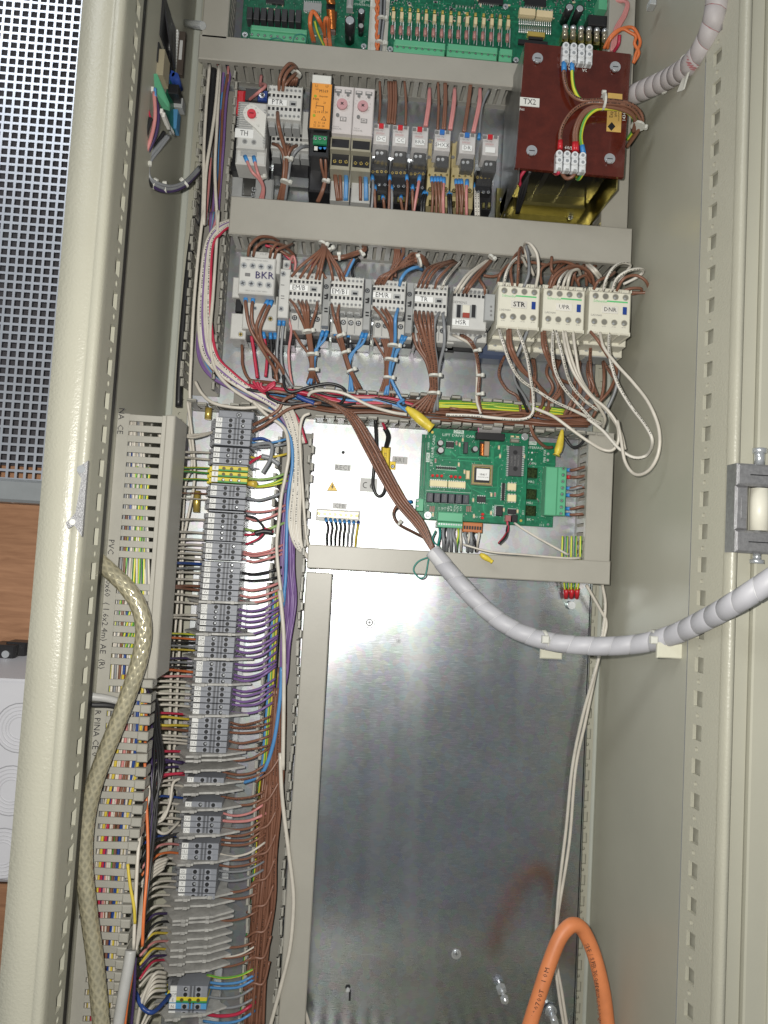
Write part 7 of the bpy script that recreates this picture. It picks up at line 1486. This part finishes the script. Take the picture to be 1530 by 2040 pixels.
for j in range(2): wr('U', [(790 + j * 12, 868, .034), (795 - j * 8, 940, .036), (765 + j * 10, 1000, .05), (715, 1060, .056)], redw if j == 0 else blk, 'twisted pair from the card to the small yellow cap', r=2.6)
wr('U', [(850, 880, .03), (920, 930, .034), (1050, 1010, .04), (1140, 1060, .045), (1320, 1160, .048)], white, 'running from the lift card to the right over the plate', r=2.4); wr('F', [(770, 680, .045), (900, 715, .05), (1050, 728, .054), (1250, 745, .055), (1330, 745, .05)], white, 'lying above the lower lid', r=2.2)
wr('F', [(1090, 110, .05), (1110, 165, .045), (1160, 215, .03), (1195, 218, .02)], brown, 'down to the yellow cap at the right of the card', r=3.6); wr('F', [(1250, 165, .045), (1290, 215, .045), (1330, 205, .045), (1370, 150, .045)], blk, 'drooping right of the yellow cap', r=3)
# yellow insulating caps
def capy(lb, fr, pts, h, rs):
    p = path(fr, pts, h, h, 4); b = MB(); n_ = len(p)
    b.tube(p, 1.0 * sc(h), 10, rf=lambda t, L: rs[min(int(t * (len(rs) - 1)), len(rs) - 2)] * (1 - (t * (len(rs) - 1)) % 1) + rs[min(int(t * (len(rs) - 1)) + 1, len(rs) - 1)] * ((t * (len(rs) - 1)) % 1))
    for v in b.v: v.y += 0
    b.build('insulating_cap', mat('yellow_tape', (.72, .56, .06), .4, bump=.6, bscale=160, var=.12, vscale=90), smooth=True, label=lb, cat='cap')
capy('large wrinkled yellow insulating cap above the left corner of the lift drive card', 'F', [(500, 28), (540, 60), (580, 95), (622, 128)], .075, [4, 9, 11, 11, 8])
capy('yellow insulating cap standing at the top right of the lift drive card', 'F', [(1243, 135), (1236, 180), (1226, 225), (1215, 256)], .05, [3, 6, 8, 8, 4])
capy('small yellow insulating cap lying on the lower lid', 'F', [(852, 725), (870, 738), (890, 750), (910, 764)], .060, [3, 6, 6, 5, 3])
# earth wires at lugs
for i in range(5): wr('px', [(1121 + i * 9, 1068, .03), (1120 + i * 9, 1110, .03), (1123 + i * 8, 1150, .022), (1126 + i * 6, 1176, .016)], gy if i % 2 else yg, 'running down behind the lid to the red lugs', r=2.4)
# white pair on the right of the big panel
wr('px', [(1168, 1165, .03), (1196, 1215, .03), (1208, 1240, .03), (1202, 1275, .03), (1188, 1330, .03), (1160, 1430, .02), (1140, 1530, .015), (1128, 1650, .012), (1112, 1790, .012), (1108, 1900, .015), (1120, 1980, .02), (1132, 2060, .02)], white, 'hanging down the right side of the big panel', r=3.2)
wr('px', [(1200, 1165, .03), (1206, 1210, .03), (1196, 1290, .028), (1168, 1430, .02), (1147, 1530, .015), (1134, 1680, .012), (1112, 1820, .012), (1106, 1900, .015), (1112, 1970, .02), (1126, 2060, .02)], white, 'hanging down the right side of the big panel', r=3.2)
for i in range(2): wr('px', [(598, 1990 + i * 8, .02), (608, 2015, .03), (622 - i * 6, 2060, .03)], white, 'at the bottom left corner of the big panel', r=3)
wr('px', [(600, 2005, .02), (604, 2030, .02), (600, 2060, .02)], grey, 'at the bottom left corner of the big panel', r=5)
# ---- cable ties on the bundles
for (fr, a, b, h, w, t) in (('D', (838, 800), (845, 850), .090, 22, 'high on the bundle below EM/B'), ('D', (865, 950), (867, 1000), .072, 20, 'in the middle of the bundle below EM/B'), ('D', (870, 1055), (871, 1100), .060, 18, 'low on the bundle below EM/B'),
        ('D', (1055, 828), (1070, 870), .088, 15, 'high on the bundle below EM/B1'), ('D', (1086, 938), (1100, 980), .072, 15, 'in the middle of the bundle below EM/B1'), ('D', (1124, 1062), (1140, 1100), .060, 18, 'low on the bundle below EM/B1'),
        ('D', (1408, 893), (1405, 930), .083, 24, 'high on the bundle below EMR'), ('D', (1385, 985), (1380, 1020), .070, 22, 'in the middle of the bundle below EMR'), ('D', (1372, 1105), (1368, 1150), .058, 20, 'low on the bundle below EMR'),
        ('E', (190, 965), (190, 1000), .070, 22, 'round the thick bundle below TR'), ('E', (180, 1068), (180, 1100), .060, 22, 'low on the thick bundle below TR'), ('E', (436, 820), (440, 850), .070, 12, 'high on the wires below HSR'), ('E', (452, 965), (452, 1000), .058, 12, 'on the wires below HSR'), ('E', (452, 1075), (454, 1100), .054, 12, 'low on the wires below HSR'),
        ('D', (940, 215), (925, 250), .078, 18, 'over the wires above EM/B'), ('D', (985, 260), (1000, 290), .082, 14, 'over the wires above EM/B1'), ('D', (1050, 312), (1080, 310), .080, 12, 'on the wires between EM/B1 and the wide duct'), ('D', (1195, 275), (1180, 285), .07, 12, 'by the slots above EM/B1'),
        ('E', (105, 300), (140, 290), .090, 22, 'on the arch between EMR and TR'), ('E', (525, 270), (500, 300), .06, 14, 'where the HSR wires leave the wide duct'), ('V', (630, 890), (622, 930), .070, 16, 'on the wires below PTR'), ('V', (610, 1110), (600, 1150), .056, 20, 'low on the wires below PTR'), ('V', (385, 1075), (395, 1110), .066, 12, 'on the pink wires below TH'),
        ('V', (990, 1100), (980, 1140), .056, 12, 'on the wires of the orange relay'), ('V', (720, 80), (740, 40), .075, 22, 'on the arch above PTR'), ('F', (465, 582), (490, 600), .036, 8, 'on the curl left of the lift drive card'), ('B', (68, 240), (66, 260), .02, 6, 'beside the left edge of the wide board')): tie(fr, a, b, h, w, t)
# ================================================================ cables
wrapm = mat('spiral_wrap_plastic', (.47, .47, .505), .5, var=.05)
def spiral(lb, pts, r, turns_px, m=wrapm, core=None):
    pa = path('px', pts, k=14); e = thing('spiral_wrap', lb, 'cable wrap', pa[len(pa) // 2])
    L = [0]
    for a, b in zip(pa, pa[1:]): L.append(L[-1] + (b - a).length)
    R_ = r * sc(.1); seam = turns_px * sc(.1)
    def at(s):
        for i in range(len(L) - 1):
            if s <= L[i + 1]: t = (s - L[i]) / (L[i + 1] - L[i]); return pa[i].lerp(pa[i + 1], t), (pa[i + 1] - pa[i]).normalized()
        return pa[-1], (pa[-1] - pa[-2]).normalized()
    # the wrap: one helical ribbon
    b = MB(); N = 22; vs = []; fs = []; rows = int(L[-1] / seam * N); g0 = Vector((0, -1, 0))
    for i in range(rows + 1):
        th = 2 * math.pi * i / N; s0 = seam * i / N
        for s_, rr in ((s0, .955), (s0 + seam * .03, 1.0), (s0 + seam * .5, 1.005), (s0 + seam * .94, 1.0), (s0 + seam * .97, .955)):
            p, d = at(min(s_, L[-1])); e1 = (g0 - d * g0.dot(d)).normalized(); e2 = d.cross(e1)
            vs.append(p + (e1 * math.cos(th) - e2 * math.sin(th)) * R_ * rr)
    for i in range(rows):
        for k_ in range(4): fs.append((i * 5 + k_, i * 5 + k_ + 1, i * 5 + k_ + 6, i * 5 + k_ + 5))
    b.add(vs, fs); b.build('wrap_ribbon', m, e, smooth=True)
    b = MB(); b.tube(pa, R_ * .93, 16); b.build('wire_core', core or mat('wrap_core', (.62, .62, .64), .5, var=.1), e, smooth=True)
    return e, at, L
spiral('white spiral cable wrap swinging from the lift card bay across to the door hinge', [(862, 1098, .074), (905, 1150, .088), (960, 1208, .103), (1020, 1252, .118), (1090, 1277, .135), (1180, 1287, .155), (1270, 1283, .180), (1340, 1265, .215), (1410, 1232, .265), (1475, 1195, .312), (1560, 1140, .335), (1700, 1050, .34)], 17.6, 38)
spiral('spiral cable wrap around red wires from the top edge to behind the transformer', [(1432, -40, .250), (1425, 30, .245), (1406, 85, .225), (1375, 128, .195), (1335, 155, .155), (1290, 176, .12), (1240, 198, .085)], 20, 26, m=mat('wrap_pinkish', (.43, .40, .40), .55, var=.06), core=mat('wrap_core_pink', (.40, .16, .17), .5))
for (lb, x, y, h, bx_, by_, hb) in (('white cable tie and square sticky mount under the spiral wrap at the right wall', 1305, 1276, .197, 1336, 1297, .209), ('white cable tie and square sticky mount under the middle of the spiral wrap', 1088, 1275, .135, 1099, 1298, .120)):
    e = thing('tie_mount', lb, 'tie mount', P(bx_, by_, hb)); q = MB(); q.boxf('px', bx_ - 26 if bx_ > 1200 else bx_ - 22, by_ - 16, bx_ + 26 if bx_ > 1200 else bx_ + 22, by_ + 15, hb, hb + .004, c=.0015); q.build('mount_base', mat('mount_ivory', (.62, .61, .50), .4), e)
    a, b = P(x, y, h), P(x + 12, y - 3, h); d = (b - a).normalized(); q = MB(); q.rod(a - d * .0018, a + d * .0018, 19.5 * sc(.1), 20); q.build('tie_band', TIE, e, smooth=True); q = MB(); q.boxf('px', x - 7, y - 8, x + 7, y + 7, h + .010, h + .016, c=.001); q.build('tie_head', TIE, e)
for (lb, a, b, h, w) in (('lower end of the upper spiral wrap', (1312, 166), (1325, 160), .138, 42), ('middle of the upper spiral wrap', (1372, 130), (1385, 120), .193, 48)):
    tie('px', a, b, h, w, 'round the ' + lb, head=-1)
for (x, y) in ((1362, 158), (1420, 110)): e = thing('tie_mount', 'pale sticky tie mount on the right wall under the upper wrap at %s' % ('its bend' if x < 1400 else 'its top'), 'tie mount', P(x, y, .13)); q = MB(); q.extr([P(x - 14, y + 26, .17), P(x + 2, y - 14, .19), P(x + 10, y - 20, .20), P(x - 2, y + 22, .18)], (.001, -.003, 0)); q.build('mount_base', TIE, e)
# orange cable
orc = wmat('orange_cable', (.60, .20, .085), 'print', (.06, .03, .02), rough=.5)
orc_p = mat('orange_cable_sheath', (.70, .235, .09), .48, bump=.1, bscale=400, var=.08, vscale=30)
pa = path('Q', [(130, 1380, .10), (165, 1260, .098), (215, 1100, .095), (270, 930, .09), (325, 790, .085), (375, 720, .082), (420, 700, .080), (465, 730, .078), (515, 830, .078), (555, 960, .08), (585, 1100, .082), (605, 1260, .085), (615, 1380, .088)], k=8)
e = thing('power_cable', 'thick orange cable bent in a hairpin at the bottom right', 'cable', pa[0]); q = MB(); q.tube(pa, 14.2 * sc(.085), 20); q.build('cable_sheath', orc_p, e, smooth=True)
def path_text(t, pts, h, size, par, m=ink):
    pts = [(P(a, b, h, 'Q')) for a, b in pts]; pp = smooth(pts, 8); L_ = [0]
    for a, b in zip(pp, pp[1:]): L_.append(L_[-1] + (b - a).length)
    for i, ch in enumerate(t):
        s_ = L_[-1] * (i + .5) / len(t)
        for j in range(len(L_) - 1):
            if s_ <= L_[j + 1]: break
        u = (s_ - L_[j]) / max(1e-9, L_[j + 1] - L_[j]); p = pp[j].lerp(pp[j + 1], u); d = pp[j + 1] - pp[j]
        if ch != ' ': text(ch, p, size, m, par, rot=-math.atan2(d.z, d.x))
fade = mat('faded_ink', (.22, .09, .05), .5, var=0)
path_text('4000700T', [(172, 1262), (205, 1160), (232, 1072)], .0955 + .0088, .0074, e); path_text('10M', [(236, 1040), (264, 945)], .092 + .009, .0074, e)
path_text('SIHF / SUPER 3XS CHAINFLEX 2 X 1.5 QMM', [(485, 810), (520, 910), (545, 1040), (560, 1200), (566, 1270)], .078 + .0092, .0075, e, fade)
# clear braided cable
brm = wmat('braided_clear_cable', (.33, .335, .32), 'braid', (.62, .61, .55), rough=.2)
pa = path('px', [(188, 1110, .20), (215, 1134, .205), (250, 1168, .208), (275, 1205, .208), (286, 1250, .208), (280, 1305, .208), (262, 1365, .208), (238, 1430, .208), (208, 1505, .206), (184, 1575, .205), (170, 1650, .204), (168, 1730, .203), (177, 1820, .202), (190, 1920, .202), (203, 2060, .202)], k=8)
b = MB(); b.tube(pa, 16.0 * sc(.205), 20); b.build('braided_cable', brm, smooth=True, label='thick clear sheathed cable with metal braid snaking down over the left duct', cat='cable')
pa = path('px', [(160, 1385, .20), (185, 1388, .197), (215, 1392, .192), (240, 1400, .185), (262, 1420, .175)], k=6); b = MB(); b.tube(pa, 9 * sc(.19), 14, rf=lambda t, L: 1 - .4 * t); b.build('grey_cable', mat('grey_cable_sheath', (.42, .42, .41), .4), smooth=True, label='short grey cable crossing behind the braided cable', cat='cable')
pa = path('px', [(160, 1402, .199), (185, 1404, .196), (215, 1405, .191), (240, 1410, .184)], k=6); b = MB(); b.tube(pa, 5 * sc(.19), 12); b.build('black_cable', blackrub, smooth=True, label='short black cable crossing behind the braided cable', cat='cable')
pa = path('L', [(414, 1155, .186), (398, 1260, .190), (375, 1380, .193), (345, 1560, .195), (330, 1680, .196)], k=6); b = MB(); b.tube(pa, 10.5 * sc(.19), 18); b.build('grey_cable', mat('grey_cable_sheath', (.42, .42, .41), .4), smooth=True, label='thick grey multicore cable taking in the harness at the bottom left', cat='cable')
# ================================================================ small board on the left side wall
e = item('circuit_board', 'small circuit board seen edge on, fixed to the left side wall at the top', 'circuit board', 'R', 1150, 500, .12)
def wb(nm, m, x0, y0, x1, y1, h0, h1, **k): return bx(nm, m, e, 'R', x0, y0, x1, y1, h0, h1, **k)
q = MB(); q.extr([P(1040, -60, .155, 'R'), P(1040, 560, .155, 'R'), P(1262, 985, .06, 'R'), P(1262, -60, .06, 'R')], (.0016, 0, 0)); q.build('board', pcb2, e)
wb('heat_sink', mat('sink_black', (.03, .03, .033), .4), 1110, -60, 1180, 250, .10, .135); q = MB(); q.extr([P(1175, -40, .13, 'R'), P(1265, 210, .09, 'R'), P(1262, 500, .085, 'R'), P(1230, 330, .12, 'R')], (.0018, 0, 0)); q.build('cover_plate', MATS['sink_black'], e)
c_ = wb('chip', mat('dark_chip_brown', (.07, .055, .045), .45), 1278, 225, 1335, 540, .045, .052)
for i in range(12): bx('pin', paper, c_, 'R', 1258 - i * 1.8, 214 + i * 22, 1292 - i * 1.8, 225 + i * 22, .060, .066, c=0)
wb('chip_sticker', clearl, 1300, 290, 1322, 430, .052, .0530)
q = MB()
for i in range(5): p = P(1070, 305 + i * 17, .145, 'R'); q.rod(p + Vector((-.003, 0, 0)), p + Vector((.004, 0, 0)), .0022, 10)
q.build('coil_winding', copper, e, smooth=True); wb('coil_former', MATS['sink_black'], 1085, 300, 1150, 440, .125, .138); wb('relay', mat('relay_tan', (.36, .32, .22), .4), 1070, 350, 1190, 540, .11, .135); tx('3C', e, 'R', 1104, 466, .1353, 22, inkg)
wb('transistor', MATS['tinned_pin'], 1125, 285, 1235, 340, .08, .10); wb('black_part', black, 1170, 320, 1240, 470, .075, .095)
for i in range(3): cy('capacitor', mat('cap_blue', (.03, .07, .30), .3), e, 'R', 1215 + i * 28, 520 + i * 14, 26, .06, .085, 12); wb('film_capacitor', mat('film_blue', (.08, .25, .45), .4), 1185, 480 + i * 36, 1222, 508 + i * 36, .085, .092)
wb('black_relay', black, 1178, 605, 1292, 675, .06, .085, c=.001); wb('slide_switch', mgrey, 1200, 705, 1325, 775, .05, .065); wb('switch_slot', hole, 1215, 715, 1240, 728, .065, .066); wb('film_capacitor', MATS['film_blue'], 1245, 790, 1285, 930, .05, .066)
q = MB(); q.extr([P(1068, 560, .145, 'R'), P(1150, 560, .135, 'R'), P(1238, 770, .105, 'R'), P(1232, 805, .105, 'R'), P(1180, 790, .12, 'R'), P(1068, 600, .145, 'R')], (0, -.006, 0)); q.build('terminal_block', tgreen, e)
for i in range(8): cy('plug_pin', MATS['tinned_pin'], e, 'R', 1195 + i * 8, 850 + i * 14, 8, .09, .10, 8)
for (x, y) in ((1088, 612), (1104, 640), (1170, 800), (1186, 828)): wb('white_plug', white_pl, x - 10, y - 14, x + 10, y + 18, .125, .150)
cy('screw', steel, e, 'R', 1232, 950, 16, .055, .062, 10)
for (m, pts, r_) in ((redw, [(1090, 650, .15), (1070, 740, .15), (1085, 830, .15), (1095, 860, .15)], 2), (blk, [(1095, 860, .15), (1065, 950, .15), (1045, 1050, .145), (1040, 1200, .14)], 5), (pink, [(1118, 670, .15), (1125, 850, .148), (1090, 1020, .145), (1030, 1180, .14), (1035, 1260, .135)], 4),
                     (dpur, [(1120, 670, .148), (1150, 820, .145), (1130, 980, .14), (1060, 1150, .135), (1060, 1280, .13), (1120, 1360, .12), (1220, 1390, .10), (1340, 1350, .08), (1450, 1235, .055)], 3.4), (grey, [(1215, 985, .11), (1150, 1060, .12), (1075, 1160, .13), (1070, 1270, .13), (1130, 1340, .12), (1230, 1370, .10), (1340, 1330, .08), (1450, 1225, .055)], 4), (blk, [(1190, 960, .11), (1130, 1060, .12), (1060, 1180, .13), (1075, 1310, .13), (1150, 1380, .11), (1260, 1385, .09), (1360, 1345, .07), (1450, 1250, .055)], 4),
                     (lblue, [(1125, 640, .15), (1126, 700, .15)], 3), (grey, [(1228, 990, .11), (1160, 1080, .12), (1090, 1180, .13), (1085, 1280, .13), (1150, 1330, .12), (1250, 1350, .10), (1350, 1310, .08), (1445, 1210, .055)], 3)):
    wr('R', pts, m, 'from the small board on the left side wall', r=r_)
for (a, b, h, t) in (((1055, 1195), (1055, 1240), .135, 'at the left bend of'), ((1120, 1345), (1160, 1365), .12, 'low on'), ((1200, 1368), (1240, 1368), .105, 'at the bottom of'), ((1345, 1335), (1370, 1310), .08, 'near the duct end of')): tie('R', a, b, h, 16, t + ' the harness on the left side wall')
flush_wires()
# ================================================================ lettering becomes plain meshes
bpy.context.view_layer.update()
_dg = bpy.context.evaluated_depsgraph_get()
_cache = {}
for o in [o for o in bpy.data.objects if o.type == 'FONT']:
    key = (o.data.body, round(o.data.size, 6), o.data.align_x, o.data.materials[0].name)
    me = _cache.get(key)
    if me is None:
        me = _cache[key] = bpy.data.meshes.new_from_object(o.evaluated_get(_dg)); me.name = 'lettering'
    n = bpy.data.objects.new('lettering', me); COL.objects.link(n); n.parent = o.parent
    n.location = o.location; n.rotation_euler = o.rotation_euler; n.scale = o.scale
    for k in o.keys():
        if k in ('label', 'kind'): n[k] = o[k]
    nm = o.name; bpy.data.objects.remove(o)
